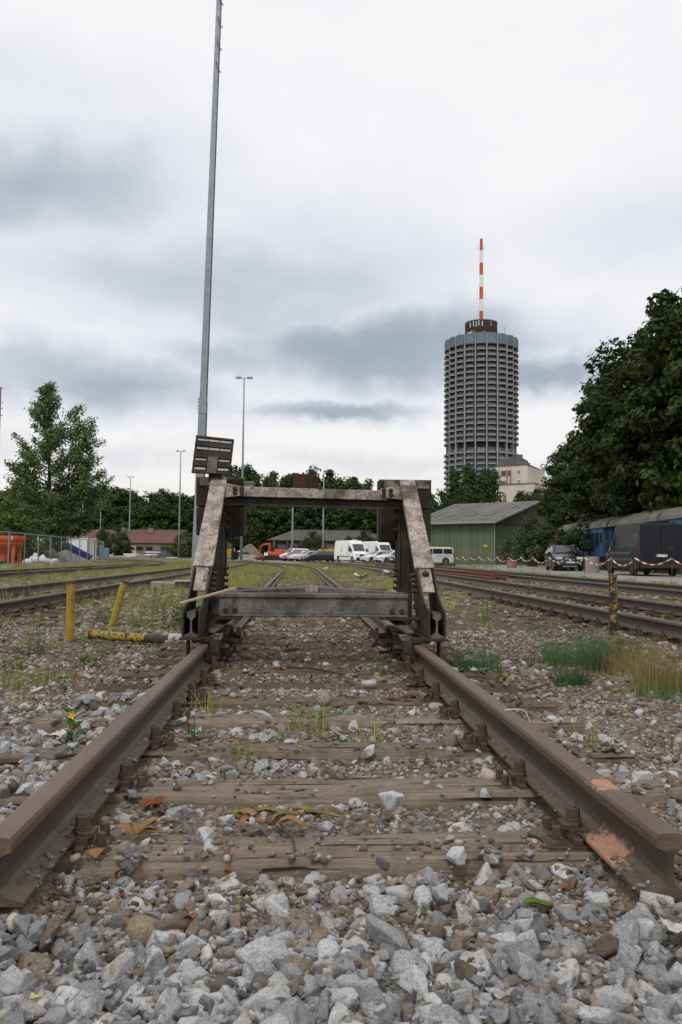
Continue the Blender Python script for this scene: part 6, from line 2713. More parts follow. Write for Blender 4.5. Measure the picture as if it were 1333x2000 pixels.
v1 = at(687, 1085, 105)
sprinter('white high roofed van in front, fully seen beside the dark estate car', v1.x, 105, 24)
v2 = at(739, 1085, 109)
sprinter('white high roofed van farther right, partly hidden by silver hatchbacks', v2.x, 109, 24)
G1 = 'cars parked in a slanting row left of the white vans'
for (px, Y, ang, fn, lab) in ((627, 112, -66, lambda l: car_hatch(l, M['dark_paint'], G1, True, 'rim_dark'), 'dark grey estate car at the right end of the slanting car row'),
                              (604, 116, -60, lambda l: car_hatch(l, M['silver'], G1), 'silver hatchback beside the dark estate car'),
                              (592, 119, -58, lambda l: car_hatch(l, M['pale_silver'], G1), 'pale silver hatchback between the red car and the other silver one'),
                              (579, 122, -56, lambda l: car_hatch(l, M['red_paint'], G1), 'red hatchback in the slanting car row'),
                              (575, 126, -56, lambda l: car_mpv(l, M['white_paint'], G1), 'tall white people carrier at the left end of the car row')):
    place(fn(lab), at(px, 1085, Y).x, Y, ang)
G2 = 'pale hatchbacks parked before the white vans'
for (px, Y, ang, m, lab) in ((741, 97, -68, 'pale_silver', 'pale silver hatchback seen from the side before the second white van'),
                             (768, 93, -62, 'pale_silver', 'pale silver hatchback half hidden by the right buffer post'),
                             (797, 90, -60, 'black_paint', 'black hatchback almost hidden behind the right buffer post')):
    place(car_hatch(lab, M[m], G2), at(px, 1085, Y).x, Y, ang)
G3 = 'silver van bodied cars before the green shed'
place(car_mpv('silver van bodied car, partly behind the right buffer strut', M['pale_silver'], G3), at(820, 1085, 92).x, 92.5, -84)
place(car_mpv('silver van bodied car seen fully from the side before the green shed', M['pale_silver'], G3), at(845, 1085, 88).x, 88.5, -84)
p = at(1101, 1085, 54.5)
place(car_suv('black car facing us with a number plate, parked before the blue carriages', M['black_paint']), p.x, 54.5, -8)

# the dark van seen from behind
mv, mc = van_high('dark blue grey van with side windows, seen from behind at the right edge', M['van_paint'], L=5.75, W=2.10, H=2.56, windows=True, name='passenger_van', bumper='galv_dark')
h = 5.75 / 2
mc.panel('rear_door', (.505, -h - .012, 1.50), (.98, .03, 1.86), M['van_paint'], mv, .02)
mc.panel('rear_door', (-.505, -h - .012, 1.50), (.98, .03, 1.86), M['van_paint'], mv, .02)
for sg in (1, -1):
    mc.panel('hinge', (sg * .98, -h - .03, 1.0), (.05, .03, .12), M['black'], mv, .01)
    mc.panel('hinge', (sg * .98, -h - .03, 2.1), (.05, .03, .12), M['black'], mv, .01)
mc.panel('rear_badge', (.45, -h - .03, 1.32), (.26, .01, .05), M['tail'], mv, 0)
mc.panel('reflector', (-.92, -h - .10, .42), (.16, .02, .07), M['tail'], mv, 0)
mc.panel('reflector', (.92, -h - .10, .42), (.16, .02, .07), M['tail'], mv, 0)
mc.panel('fuel_flap', (-1.056, -1.2, 1.02), (.012, .22, .18), M['galv_dark'], mv, 0)
mc.plate(-h - .045, .98, mv, 'AU VP 106', True)
p = at(1229, 1085, 43)
place(mv, p.x, 41.5, 176, z=-.03)

# ------------------------------------------------------------------ blue carriages
M['coach_blue'] = mat('faded_blue_paint', (.045, .145, .275), (.034, .11, .21), (.12, .21, .30), s=.8, s3=1.6, t3=.60, w3=.12, rough=.6, stretch=(1, 1, .4))
M['coach_blue_dark'] = mat('dark_blue_paint', (.014, .050, .13), (.010, .036, .10), s=1, rough=.6)
M['coach_roof'] = mat('dirty_grey_coach_roof', (.20, .185, .16), (.12, .105, .088), (.30, .28, .25), s=.7, s3=.9, t3=.6, w3=.15, rough=.8, stretch=(.6, 2, 1))


def coach(label, P0, P1, detail=True):
    """coach between two points of its near lower side line (P0 near end, P1 far end)"""
    P0, P1 = Vector(P0), Vector(P1)
    L = (P1 - P0).length
    a = math.atan2((P1 - P0).y, (P1 - P0).x)
    r = thing('railway_carriage', label, 'railway carriage', P0, 0, 'old blue carriages below the chestnuts', True)
    r.rotation_euler = (0, 0, a)
    W, zf, ze, zr = 2.9, .95, 3.05, 3.85
    v = 1.15                                         # open end platform set back
    b = MB()
    b.b2((v, -W + .0, zf), (L - v, 0, ze))
    b.build('body', M['coach_blue'], r, bevel=.03)
    b = MB()
    b.b2((.05, -W + .25, zf), (v - .005, -.30, ze - .02))
    b.b2((L - v + .005, -W + .25, zf), (L - .05, -.30, ze - .02))
    b.build('vestibule', M['coach_blue_dark'], r)
    b = MB()
    arc = [(-W / 2 + (W / 2 + .14) * math.cos(q), ze + (zr - ze) * math.sin(q) ** .8) for q in np.linspace(0, PI, 15)]
    n = len(arc)
    V = [(0, y, z) for y, z in arc] + [(L, y, z) for y, z in arc]
    b.add(V, [(i, i + 1, n + i + 1, n + i) for i in range(n - 1)] + [tuple(range(n - 1, -1, -1)), tuple(range(n, 2 * n)), (0, n, 2 * n - 1, n - 1)])
    ro = b.build('roof', M['coach_roof'], r)
    for k in range(1, int(L / 1.5)):
        b = MB()
        x = k * 1.5
        b.tube([(x, -W / 2 + (W / 2 + .155) * math.cos(q), ze + (zr - ze + .012) * math.sin(q) ** .8) for q in np.linspace(.05, PI - .05, 11)], .022, 4)
        b.build('roof_seam', M['coach_roof'], ro)
    for k in range(int(L / 3.2)):
        b = MB()
        x = 1.6 + k * 3.2
        b.box((x, -W / 2 + .55, zr - .01), (.62, .30, .16), (-.25, 0, 0))
        b.build('roof_vent', M['galv_dark'], ro)
    b = MB()
    b.b2((.15, -W + .2, .55), (L - .15, -.2, .945))
    b.build('underframe', M['black'], r)
    nw = max(2, int((L - 2 * v - 1.8) / 1.15))
    x0 = v + .95
    st = (L - 2 * v - 1.9) / nw
    for k in range(nw):
        xc = x0 + st * (k + .5)
        b = MB()
        for q in (-1, 1):
            b.box((xc + q * (st * .36), .012, 2.25), (.05, .03, .95))
            b.box((xc, .0125, 2.25 + q * .46), (st * .72 - .05, .03, .05))
        b.box((xc, .011, 2.42), (st * .72 - .1, .025, .035))
        f = b.build('window', M['coach_blue_dark'], r)
        b = MB()
        b.box((xc, .004, 2.25), (st * .72 - .02, .02, .92))
        b.build('pane', M['glass'], f)
    for xd in (v + .45, L - v - .45):
        b = MB()
        b.b2((xd - .36, .003, zf + .06), (xd + .36, .03, ze - .12))
        d = b.build('door', M['coach_blue'], r, bevel=.008)
        b = MB()
        b.box((xd, .036, 2.32), (.42, .02, .72))
        b.build('pane', M['glass'], d)
        b = MB()
        b.cyl((xd - .42, .07, 1.2), (xd - .42, .07, 2.2), .02, n=6)
        b.build('handrail', M['galv_dark'], d)
    for xw in (L * .2, L * .8) if L < 12 else (L * .15, L * .28, L * .72, L * .85):
        b = MB()
        b.lathe([(.38, -.06), (.47, -.05), (.47, .05), (.42, .06)], (xw, -.38, .47), 20, 'Y')
        b.build('wheel', M['galv_dark'], r)
    for xb in (-.25, L + .25):
        for yy in (-.58, -W + .58):
            b = MB()
            s = 1 if xb > 0 else -1
            b.cyl((xb - s * .3, yy, 1.02), (xb, yy, 1.02), .07, n=8)
            b.cyl((xb - s * .03, yy, 1.02), (xb + s * .02, yy, 1.02), .20, n=14)
            b.build('buffer', M['galv_dark'], r)
    return r


def on_line(t):
    return Vector((20.55 + (t - 45) * .082, t, -.04))


coach('blue carriage in the middle, its roof seen above the dark van', on_line(47.9), on_line(57.6))
coach('far blue carriage half hidden by chestnut boughs, behind the black car', on_line(58.1), on_line(73.5))
coach('nearest blue carriage, cut off by the right picture edge', on_line(36.2), on_line(47.2))
b = MB()
p = at(1091, 1040, 74.4)
b.box((p.x, 74.4, 2.25), (.5, .12, 1.7))
tag(b.build('red_board', mat('faded_red_board', (.22, .05, .03), rough=.8)), 'narrow red board at the far end of the blue carriages', 'board')
for (q0, q1, z, lab) in ((1080, 1145, .55, 'stack of brown boards in front of the blue carriage, right of the black car'),):
    a_, c_ = at(q0, 1085, 57.2), at(q1, 1085, 57.2)
    root = thing('board_stack', lab, 'board stack', ((a_.x + c_.x) / 2, 57.2, -.04))
    for k in range(5):
        b = MB()
        b.b2((a_.x + random.uniform(0, .3), 56.9, -.04 + .02 + k * .13), (c_.x - random.uniform(0, .3), 57.7, .07 + k * .13))
        b.build('board', M['wood'], root)

# ------------------------------------------------------------------ excavator and loader
M['orange'] = mat('orange_machine_paint', (.62, .10, .02), (.50, .075, .016), s=1, rough=.45)
M['yellow'] = mat('yellow_machine_paint', (.55, .32, .03), (.42, .24, .025), s=1, rough=.5)
ex = thing('excavator', 'small orange excavator with folded boom beside the parked cars', 'excavator', (at(534, 1085, 138).x, 138, -.04))
X0 = ex.location.x
b = MB()
for s in (-1, 1):
    b.tube([(X0 - 1.3, 138 + s * .85, .05), (X0 - 1.5, 138 + s * .85, .32), (X0 - 1.2, 138 + s * .85, .62), (X0 + 1.2, 138 + s * .85, .62), (X0 + 1.5, 138 + s * .85, .32), (X0 + 1.3, 138 + s * .85, .05), (X0 - 1.3, 138 + s * .85, .05)], .16, 6)
    b.box((X0, 138 + s * .85, .33), (2.5, .36, .5))
b.build('crawler_track', M['black'], ex)
b = MB()
b.b2((X0 - .9, 137.2, .75), (X0 + 1.75, 138.9, 1.35))
b.b2((X0 + .2, 137.2, 1.3), (X0 + 1.75, 138.85, 1.72))
b.build('engine_cover', M['orange'], ex, bevel=.1)
b = MB()
b.b2((X0 - .85, 138.0, 1.3), (X0 + .15, 138.9, 2.35))
cb = b.build('cab', M['black'], ex, bevel=.06)
b = MB()
b.bar((X0 - .6, 137.7, 1.3), (X0 + .25 - .9, 137.6, 2.75), .36, .34, (0, 1, 0))
b.bar((X0 - .62, 137.6, 2.62), (X0 - 1.55, 137.6, 2.55), .36, .42, (0, 1, 0))
b.bar((X0 - 1.4, 137.6, 2.6), (X0 - 2.3, 137.6, 2.05), .34, .36, (0, 1, 0))
b.build('boom', M['orange'], ex, bevel=.04)
b = MB()
b.bar((X0 - 2.2, 137.6, 2.3), (X0 - 2.05, 137.6, .75), .26, .36, (0, 1, 0), w1=.2, h1=.26)
b.build('dipper_arm', M['orange'], ex, bevel=.03)
b = MB()
b.plate([(X0 - 2.2, 137.3, .8), (X0 - 1.75, 137.3, .75), (X0 - 1.6, 137.3, .25), (X0 - 2.0, 137.3, .02), (X0 - 2.3, 137.3, .3)], .7)
b.build('bucket', M['orange'], ex)
b = MB()
b.cyl((X0 - .9, 137.4, 2.55), (X0 - 1.7, 137.4, 2.45), .06, n=8)
b.build('hydraulic_ram', M['galv'], ex)

ld = thing('wheel_loader', 'yellow loader partly hidden behind the left buffer post', 'loader', (at(449, 1085, 140).x, 140, -.04))
X0 = ld.location.x
b = MB()
b.b2((X0 - 1.8, 139.2, .7), (X0 + .6, 140.6, 1.7))
b.build('body', M['yellow'], ld, bevel=.08)
b = MB()
b.b2((X0 - .6, 139.3, 1.72), (X0 + .5, 140.5, 2.9))
b.build('cab', M['glass'], ld, bevel=.05)
b = MB()
b.b2((X0 - .65, 139.25, 2.9), (X0 + .55, 140.55, 3.0))
b.build('cab_roof', M['yellow'], ld)
b = MB()
b.bar((X0 + .5, 139.9, 1.5), (X0 + 2.0, 139.9, .6), .5, .25)
b.build('lift_arm', M['yellow'], ld)
b = MB()
b.plate([(X0 + 2.0, 139.9, .95), (X0 + 2.5, 139.9, .75), (X0 + 2.7, 139.9, .05), (X0 + 1.9, 139.9, .05)], 1.6)
b.build('bucket', M['yellow'], ld)
for dx in (-1.2, 1.0):
    for s in (139.05, 140.75):
        b = MB()
        b.lathe([(.2, -.15), (.6, -.17), (.66, -.1), (.66, .1), (.6, .17), (.2, .15)], (X0 + dx, s, .66), 18, 'Y')
        b.build('wheel', M['rubber'], ld)
for px, wdt, hh, lab in ((640, 3.4, 1.5, 'low yellow container before the timber store, behind the white van'), (563, 2.2, 1.3, 'small yellow container behind the white people carrier')):
    p = at(px, 1085, 141)
    r = thing('yellow_container', lab, 'container', (p.x, 141, -.04))
    b = MB()
    b.b2((p.x - wdt / 2, 140.4, .35), (p.x + wdt / 2, 141.6, .35 + hh))
    b.build('body', M['yellow'], r, bevel=.04)
    b = MB()
    for q in (-.4, .4):
        b.box((p.x + q * wdt, 141, .16), (.2, 1.1, .39))
    b.build('skid', M['black'], r)
    for q in np.linspace(-.42, .42, 5):
        b = MB()
        b.box((p.x + q * wdt, 140.37, .35 + hh / 2), (.08, .06, hh * .9))
        b.build('rib', M['yellow'], r)

# ------------------------------------------------------------------ posts beside the track
def spot_paint(name, base, under, sc, t, z0=None, z1=None):
    n = NT(name)
    P = n.n('ShaderNodeNewGeometry').outputs['Position']
    a = n.noise(sc, 6, .7, vec=P)
    b_ = n.noise(sc * 3.5, 4, .6, vec=P)
    col = n.mix(n.ramp(n.noise(6, 5, .6, vec=P), .3, .7), base, tuple(c * .75 for c in base))
    col = n.mix(n.ramp(n.math('ADD', n.math('MULTIPLY', a, .65), n.math('MULTIPLY', b_, .35)), t, t + .035), col, under)
    n.bump(a, .3, .003)
    return n.done(col, .6, 0, .4)


M['yellow_post'] = spot_paint('chipped_yellow_paint', (.36, .245, .030), (.06, .036, .018), 24, .555)
M['yellow_black'] = spot_paint('yellow_over_black_paint', (.32, .19, .028), (.020, .018, .016), 13, .46)
M['rust_top'] = mat('rusty_cap', (.10, .045, .028), (.06, .03, .022), s=20, rough=.9)


def tube_post(label, p0, p1, r, m, cap=True, sy=1):
    p0, p1 = Vector(p0), Vector(p1)
    root = thing('steel_post', label, 'post', p0, group=None)
    b = MB()
    b.cyl(p0 - (p1 - p0).normalized() * .15, p1, r, n=22, cap=False)
    b.cyl(p0 - (p1 - p0).normalized() * .15, p1, r * .9, n=22, cap=True)
    b.build('tube', m, root, smooth=False)
    if cap:
        d = (p1 - p0).normalized()
        b = MB()
        b.cyl(p1 - d * .012, p1 + d * .008, r * 1.07, n=22)
        b.build('cap', M['rust_top'], root)
    return root


x, y = gp(137, 1247, -.06)
tube_post('upright yellow tube post standing in the stones left of the track', (x, y, -.06), (x - .003, y, .50), .042, M['yellow_post'])
x, y = gp(218, 1226, -.06)
t = at(244, 1136, y + .02)
tube_post('yellow tube post leaning to the right, behind the upright one', (x, y, -.06), (t.x, y + .02, t.z), .042, M['yellow_post'])
x, y = gp(1198, 1243, -.06)
t = at(1198, 1121, y)
rb_ = thing('steel_post', 'flaking black and yellow post right of the track', 'post', (x, y, -.06))
b = MB()
b.box((x, y, (t.z - .2) / 2), (.078, .07, t.z + .2))
b.build('tube', M['yellow_black'], rb_, bevel=.012)
b = MB()
b.box((x, y, t.z - .014), (.082, .074, .016))
b.build('cap', M['galv_dark'], rb_, bevel=.004)
xa, ya = gp(180, 1244, -.03)
xb, yb2 = gp(362, 1256, -.03)
fp = thing('fallen_post', 'yellow and black post lying on the stones with a concrete stump', 'post', (xa, ya, -.03))
A_, B_ = Vector((xa, ya, -.008)), Vector((xb, yb2, -.012))
b = MB()
b.cyl(A_, lerp(A_, B_, .60), .043, n=20)
b.build('yellow_tube', spot_paint('worn_yellow_over_black', (.36, .245, .035), (.030, .026, .022), 11, .50), fp)
b = MB()
b.cyl(lerp(A_, B_, .602), lerp(A_, B_, .86), .043, n=20)
b.build('black_tube', mat('tarred_tube', (.025, .022, .02), (.045, .038, .03), s=20, rough=.8), fp)
b = MB()
b.lathe([(.03, 0), (.062, .005), (.068, .05), (.060, .13), (.045, .15)], (0, 0, 0), 14, 'X')
for i, v in enumerate(b.v):
    q = 1 + .16 * (vnoise(v[0] * 40 + v[1] * 30, v[2] * 30, 4) - .5)
    b.v[i] = (v[0] + (xb - .155), v[1] * q + yb2, v[2] * q - .005)
b.build('concrete_stump', M['conc_pale'], fp, smooth=True)
b = MB()
b.cyl(A_ + Vector((-.03, 0, 0)), A_ + Vector((.01, 0, 0)), .047, n=18)
b.build('rusty_end', M['rust_top'], fp)

# concrete slab and black box near the foot of the leaning pole
x, y = gp(332, 1149, -.06)
b = MB()
b.box((x, y + .4, .0), (1.1, .9, .16), (0, .03, .2))
tag(b.build('concrete_slab', M['concrete'], bevel=.02), 'flat grey concrete slab on the ground left of the leaning pole foot', 'slab')
x, y = gp(366, 1151, -.06)
cx_ = thing('cable_box', 'low black open box with a pale lid at the foot of the leaning pole', 'box', (x, y, -.06))
b = MB()
b.b2((x - .30, y, -.06), (x + .30, y + .4, .12))
b.build('box', M['black'], cx_, bevel=.01)
b = MB()
b.b2((x - .34, y - .03, .122), (x + .34, y + .43, .15))
b.build('lid', M['conc_pale'], cx_, bevel=.005)

# ------------------------------------------------------------------ loose rails lying beside the right track
LR = [('nearest', 0), ('second nearest', 1), ('third', 2), ('fourth', 3), ('fifth', 4), ('farthest', 5)]
for nm, k in LR:
    y0 = 28.6 + [0.0, .5, 1.3, .4, 1.6, 2.2][k]
    y1 = 62 + [-3, 1, 4, -2, 6, 3][k]
    pth = []
    for i in range(15):
        y = y0 + (y1 - y0) * i / 14
        x = 6.62 + .20 * k - .030 * (y - 28) * 1.0 + .05 * math.sin(y * .35 + k)
        x = max(x, float(r1_x(y)) + .95 + .12 * k)
        pth.append((x, y, gz1(x, y) + .03 + (.10 if k in (1, 3) else 0)))
    b = MB()
    b.sweep([(a * 1.05, h_) for a, h_ in RAIL], pth)
    o = b.build('loose_rail', M['rail_red'])
    tag(o, 'rusty red loose rail lying beside the right track, %s of the bundle' % nm, 'rail', 'loose rails in a bundle beside the right track')
for (px, py, w_, lab) in ((866, 1107, 2.2, 'short rusty timber lying before the silver van bodied car'), (843, 1108, 1.6, 'shorter rusty beam end beside the silver van bodied car')):
    x, y = gp(px, py, -.06)
    b = MB()
    b.box((x, y, .08), (w_, .3, .22), (0, 0, .15))
    tag(b.build('timber_beam', M['steel_rust'], bevel=.02), lab, 'beam')

# ------------------------------------------------------------------ red and white chain along the road
M['chain_red'] = mat('red_plastic_chain', (.36, .035, .022), rough=.5)
M['chain_white'] = mat('white_plastic_chain', (.72, .68, .64), rough=.5)
CB = thing('chain_barrier', 'red and white chain hanging between thin rods along the grey road', 'barrier', (12.55, 28, -.03))
posts = []
for k in range(16):
    y = 25.3 + 2.77 * k
    posts.append(Vector((12.55 + random.uniform(-.08, .08), y, -.03)))
for i, q in enumerate(posts):
    b = MB()
    b.cyl(q, q + Vector((random.uniform(-.02, .02), 0, .86)), .010, n=6)
    b.build('rod', M['galv_dark'], CB)
for i in range(len(posts) - 1):
    a_, c_ = posts[i] + Vector((0, 0, .84)), posts[i + 1] + Vector((0, 0, .84))
    sag = .24 + random.uniform(-.05, .06)
    for m_ in (0, 1):
        b = MB()
        n_seg = 9
        for s_ in range(n_seg):
            if s_ % 2 != m_:
                continue
            pts = []
            for q in np.linspace(s_ / n_seg, (s_ + 1) / n_seg, 4):
                p = a_ * (1 - q) + c_ * q
                p.z -= sag * 4 * q * (1 - q)
                pts.append(p)
            b.tube(pts, .025, 6)
        b.build('chain', M['chain_red' if m_ == (i % 2) else 'chain_white'], CB)

# round concrete planters
for (px, py, Y, r_, h_, m, lab) in ((1000, 1106, 66, .38, .62, 'pink', 'short reddish round concrete bollard at the far side of the road'), (1157, 1116, 48, .40, .92, 'grey', 'thick grey round concrete ring beside the front of the dark van')):
    p = at(px, 1085, Y)
    b = MB()
    b.lathe([(r_ * .96, -.05), (r_, .02), (r_, h_ - .03), (r_ * .96, h_), (r_ * .82, h_), (r_ * .80, h_ - .12), (.01, h_ - .12)], (p.x, Y, -.03), 28, cap=False)
    tag(b.build('concrete_ring', mat('pinkish_concrete', (.36, .17, .13), (.28, .13, .10), s=4, rough=.9) if m == 'pink' else mat('planter_concrete', (.31, .27, .235), (.24, .21, .18), s=4, rough=.9)), lab, 'planter')

# ------------------------------------------------------------------ mesh fence on the left
FENCE = []
fa, fb = at(-60, 1085, 41), at(198, 1085, 78)
fa, fb = Vector((fa.x, 41, -.08)), Vector((fb.x, 78, -.08))
nf = 11


def mesh_panel(p0, p1, label, plates):
    root = thing('fence_panel', label, 'fence', p0, 0, 'mesh fence panels along the left track', True)
    d = (p1 - p0)
    L = d.length
    root.rotation_euler = (0, 0, math.atan2(d.y, d.x))
    b = MB()
    b.cyl((.05, 0, .05), (.05, 0, 2.02), .032, n=8)
    b.cyl((L - .05, 0, .05), (L - .05, 0, 2.02), .032, n=8)
    b.cyl((.05, 0, 2.0), (L - .05, 0, 2.0), .028, n=8)
    b.cyl((.05, 0, .18), (L - .05, 0, .18), .028, n=8)
    b.build('frame', M['galv'], root)
    b = MB()
    for i in range(1, int(L / .22)):
        b.cyl((i * .22, 0, .18), (i * .22, 0, 2.0), .002, n=3, cap=False)
    for k in range(1, 9):
        b.cyl((.05, 0, .18 + k * .2), (L - .05, 0, .18 + k * .2), .002, n=3, cap=False)
    b.build('wire_mesh', M['galv'], root)
    b = MB()
    b.box((0, 0, .07), (.28, .70, .15))
    b.build('foot_block', M['conc_pale'], root, bevel=.02)
    if plates:
        b = MB()
        b.box((plates[0], -.04, plates[1]), (.30, .012, .20))
        b.build('sign_plate', M['white_paint'], root)
    return root


names_ = ['outside the left picture edge', 'before the orange hopper', 'right of the orange hopper', 'before the white sacks', 'before the gravel heap', 'right of the gravel heap', 'left of the blue skip', 'before the blue skip', 'right of the blue skip', 'second from the fence corner', 'at the fence corner']
for i in range(nf):
    q0, q1 = fa.lerp(fb, i / nf), fa.lerp(fb, (i + 1) / nf)
    mesh_panel(q0, q1, 'grey mesh fence panel ' + names_[i], [(.4, 1.55), None, (.45, 1.7), (3.0, 1.75), (.5, 1.7), None, None, None, (.5, 1.5), None, (.4, 1.5)][i])
fc = Vector((fb.x - .2, fb.y, -.08))
prev = fc
for i in range(4):
    nx_ = prev + Vector((-.35 - .5 * i, 3.3, 0))
    mesh_panel(prev, nx_, 'grey mesh fence panel %s behind the fence corner, running away' % ORD[i], (1.5, 1.6))
    prev = nx_

# orange hopper
p = at(10, 1085, 50)
hp = thing('concrete_hopper', 'orange funnel shaped hopper on legs at the left picture edge', 'hopper', (p.x, 50, -.08))
b = MB()
b.lathe([(1.02, 1.72), (1.10, 1.72), (1.10, 1.52), (1.0, 1.5), (.95, 1.25), (.42, .72), (.36, .72), (.90, 1.26), (.96, 1.5)], (p.x, 50, 0), 28, cap=False)
b.build('funnel', M['orange'], hp)
b = MB()
b.lathe([(1.13, 1.76), (1.13, 1.60), (1.06, 1.60), (1.06, 1.76)], (p.x, 50, 0), 28, cap=False)
b.build('rim', M['orange'], hp)
for a_ in (.6, 2.5, 3.8, 5.6):
    b = MB()
    b.bar((p.x + .85 * math.cos(a_), 50 + .85 * math.sin(a_), 1.35), (p.x + .8 * math.cos(a_), 50 + .8 * math.sin(a_), -.1), .16, .16, (0, 1, 0))
    b.build('leg', M['orange'], hp)
b = MB()
b.cyl((p.x - .1, 50, .30), (p.x - .1, 50, .74), .28, n=14)
b.build('outlet', M['orange'], hp)


def heap(label, px, Y, w, h_, d, m, seed, name='gravel_heap', cat='heap'):
    p = at(px, 1085, Y)
    n = 34
    V, Fq = [], []
    for j in range(n):
        for i in range(n):
            u, v = i / (n - 1) * 2 - 1, j / (n - 1) * 2 - 1
            rr = math.hypot(u, v)
            z = h_ * max(-.1, (1 - rr) ** 1.0 - .25 * max(0, .12 - rr)) + h_ * .18 * (float(fbm(u * 3 + seed, v * 3, seed, 3)) - .5) * (rr < 1)
            V.append((p.x + u * w / 2, Y + v * d / 2, -.09 + z))
    Fq = [(j * n + i, j * n + i + 1, (j + 1) * n + i + 1, (j + 1) * n + i) for j in range(n - 1) for i in range(n - 1)]
    o = link(name, np_mesh(name, np.array(V), np.array(Fq), m, True))
    tag(o, label, cat)
    return o


M['heap'] = mat('gravel_heap', (.19, .155, .115), (.135, .108, .082), s=1.5, rough=.95, bump=.8, bs=6, bd=.2)
M['heap_grey'] = mat('grey_gravel_heap', (.20, .19, .175), (.15, .14, .13), s=1.5, rough=.95, bump=.8, bs=6, bd=.2)
heap('brown sand heap behind the mesh fence, below the pointed tree', 92, 66, 3.6, 1.55, 4, M['heap'], 3)
heap('grey gravel heap sloping down towards the blue skip', 128, 68, 5.0, 1.2, 4, M['heap_grey'], 5)
heap('brown gravel heap behind the yellow loader and left of the excavator', 488, 150, 6.5, 3.1, 6, M['heap'], 7)
sw = at(83, 1085, 57)
sacks = thing('plastic_sacks', 'crumpled white plastic sacks lying behind the mesh fence', 'sacks', (sw.x, 57, -.08))
M['sack'] = mat('white_plastic_sheet', (.70, .70, .68), (.52, .52, .51), s=6, rough=.5, bump=.8, bs=9, bd=.1)
for k, (dx, dz, sx) in enumerate(((-.75, .25, .45), (-.25, .33, .5), (.3, .2, .48), (.75, .12, .42), (-.1, .12, .6), (-.5, .55, .32))):
    P_, F_ = pebble(700 + k, ICO3B)
    P_ = P_ * (1 + .22 * (fbm(P_[:, 0] * 4 + k, P_[:, 2] * 4 + P_[:, 1] * 3, k, 3) - .5))[:, None]
    o = link('sack', np_mesh('sack', P_, F_, M['sack'], True), sacks)
    o.location = (dx, .1 * k - .3, dz)
    o.scale = (sx, sx, sx * .8)
    o.rotation_euler = (.2 * k, .3 * k, k)
heap('bare tan soil patch beside the hopper behind the fence', 48, 53, 2.4, .22, 2, mat('tan_soil', (.30, .20, .12), (.24, .16, .10), s=2, rough=.95), 11, 'soil_patch', 'soil')

# blue skip and white site container behind it
p = at(146, 1085, 80)
sk = thing('skip_container', 'blue open skip with a sloping end behind the mesh fence', 'skip', (p.x, 80, -.08))
M['skip_blue'] = mat('blue_skip_paint', (.022, .085, .23), (.016, .06, .17), s=1, rough=.5)
b = MB()
x0 = p.x - 1.2
b.plate([(x0, 79.20, .05), (x0 + 2.3, 79.20, .05), (x0 + 2.75, 79.20, .55), (x0 + .5, 79.20, 1.75), (x0, 79.20, 1.75)], .08)
b.plate([(x0, 80.80, .05), (x0 + 2.3, 80.80, .05), (x0 + 2.75, 80.80, .55), (x0 + .5, 80.80, 1.75), (x0, 80.80, 1.75)], .08)
b.build('side_panel', M['skip_blue'], sk)
b = MB()
b.b2((x0, 79.25, .06), (x0 + 2.3, 80.75, .12))
b.plate([(x0 + 2.3, 79.25, .1), (x0 + 2.3, 80.75, .1), (x0 + 2.72, 80.75, .56), (x0 + 2.72, 79.25, .56)], .06)
b.plate([(x0 + .02, 79.25, .1), (x0 + .02, 80.75, .1), (x0 + .02, 80.75, 1.74), (x0 + .02, 79.25, 1.74)], .06)
b.build('floor_and_ends', M['skip_blue'], sk)
for k in range(4):
    b = MB()
    b.box((x0 + .25 + k * .6, 79.12, .65 if k < 3 else .4), (.08, .06, 1.1 if k < 3 else .6))
    b.build('rib', M['skip_blue'], sk)
p = at(146, 1085, 90)
wc = thing('site_container', 'white site container standing behind the blue skip', 'container', (p.x, 90, -.08))
b = MB()
b.b2((p.x - 1.35, 89, -.0), (p.x + 1.75, 92, 2.45))
b.build('body', M['white_paint'], wc, bevel=.03)
for q in (p.x - 1.33, p.x + 1.72):
    b = MB()
    b.box((q, 88.96, 1.2), (.14, .1, 2.46))
    b.build('corner_post', M['galv'], wc)
b = MB()
b.b2((p.x - 1.40, 88.92, 2.46), (p.x + 1.80, 92.05, 2.58))
b.build('roof_edge', M['galv'], wc)
for k in range(6):
    b = MB()
    b.box((p.x - 1.0 + k * .5, 88.99, 1.2), (.06, .03, 2.3))
    b.build('panel_rib', M['white_paint'], wc)
p = at(205, 1085, 190)
b = MB()
b.b2((p.x - .9, 189, -.08), (p.x + .9, 190.5, 2.0))
tag(b.build('blue_bin', mat('pale_blue_bin', (.10, .19, .30), rough=.6), bevel=.1), 'pale blue bin before the left end of the red roofed building', 'bin')
p = at(476, 1085, 146)
b = MB()
b.b2((p.x - .9, 145.4, -.08), (p.x + .9, 146.6, 1.35))
tag(b.build('green_bin', mat('green_bin', (.02, .09, .05), rough=.6), bevel=.08), 'dark green bin before the brown gravel heap', 'bin')


def slab_stack(label, px, Y, w, n, t, m, d=1.4, skew=.25, name='slab_stack', cat='slab stack'):
    p = at(px, 1085, Y)
    r = thing(name, label, cat, (p.x, Y, -.08))
    for k in range(n):
        b = MB()
        dx = random.uniform(-skew, skew)
        b.box((p.x + dx, Y + random.uniform(-.1, .1), -.08 + t * (k + .5) + .01 * k), (w + random.uniform(-.2, .2), d, t * .78), (0, 0, random.uniform(-.04, .04)))
        b.build('slab', m if not isinstance(m, list) else m[k % len(m)], r)
    return r


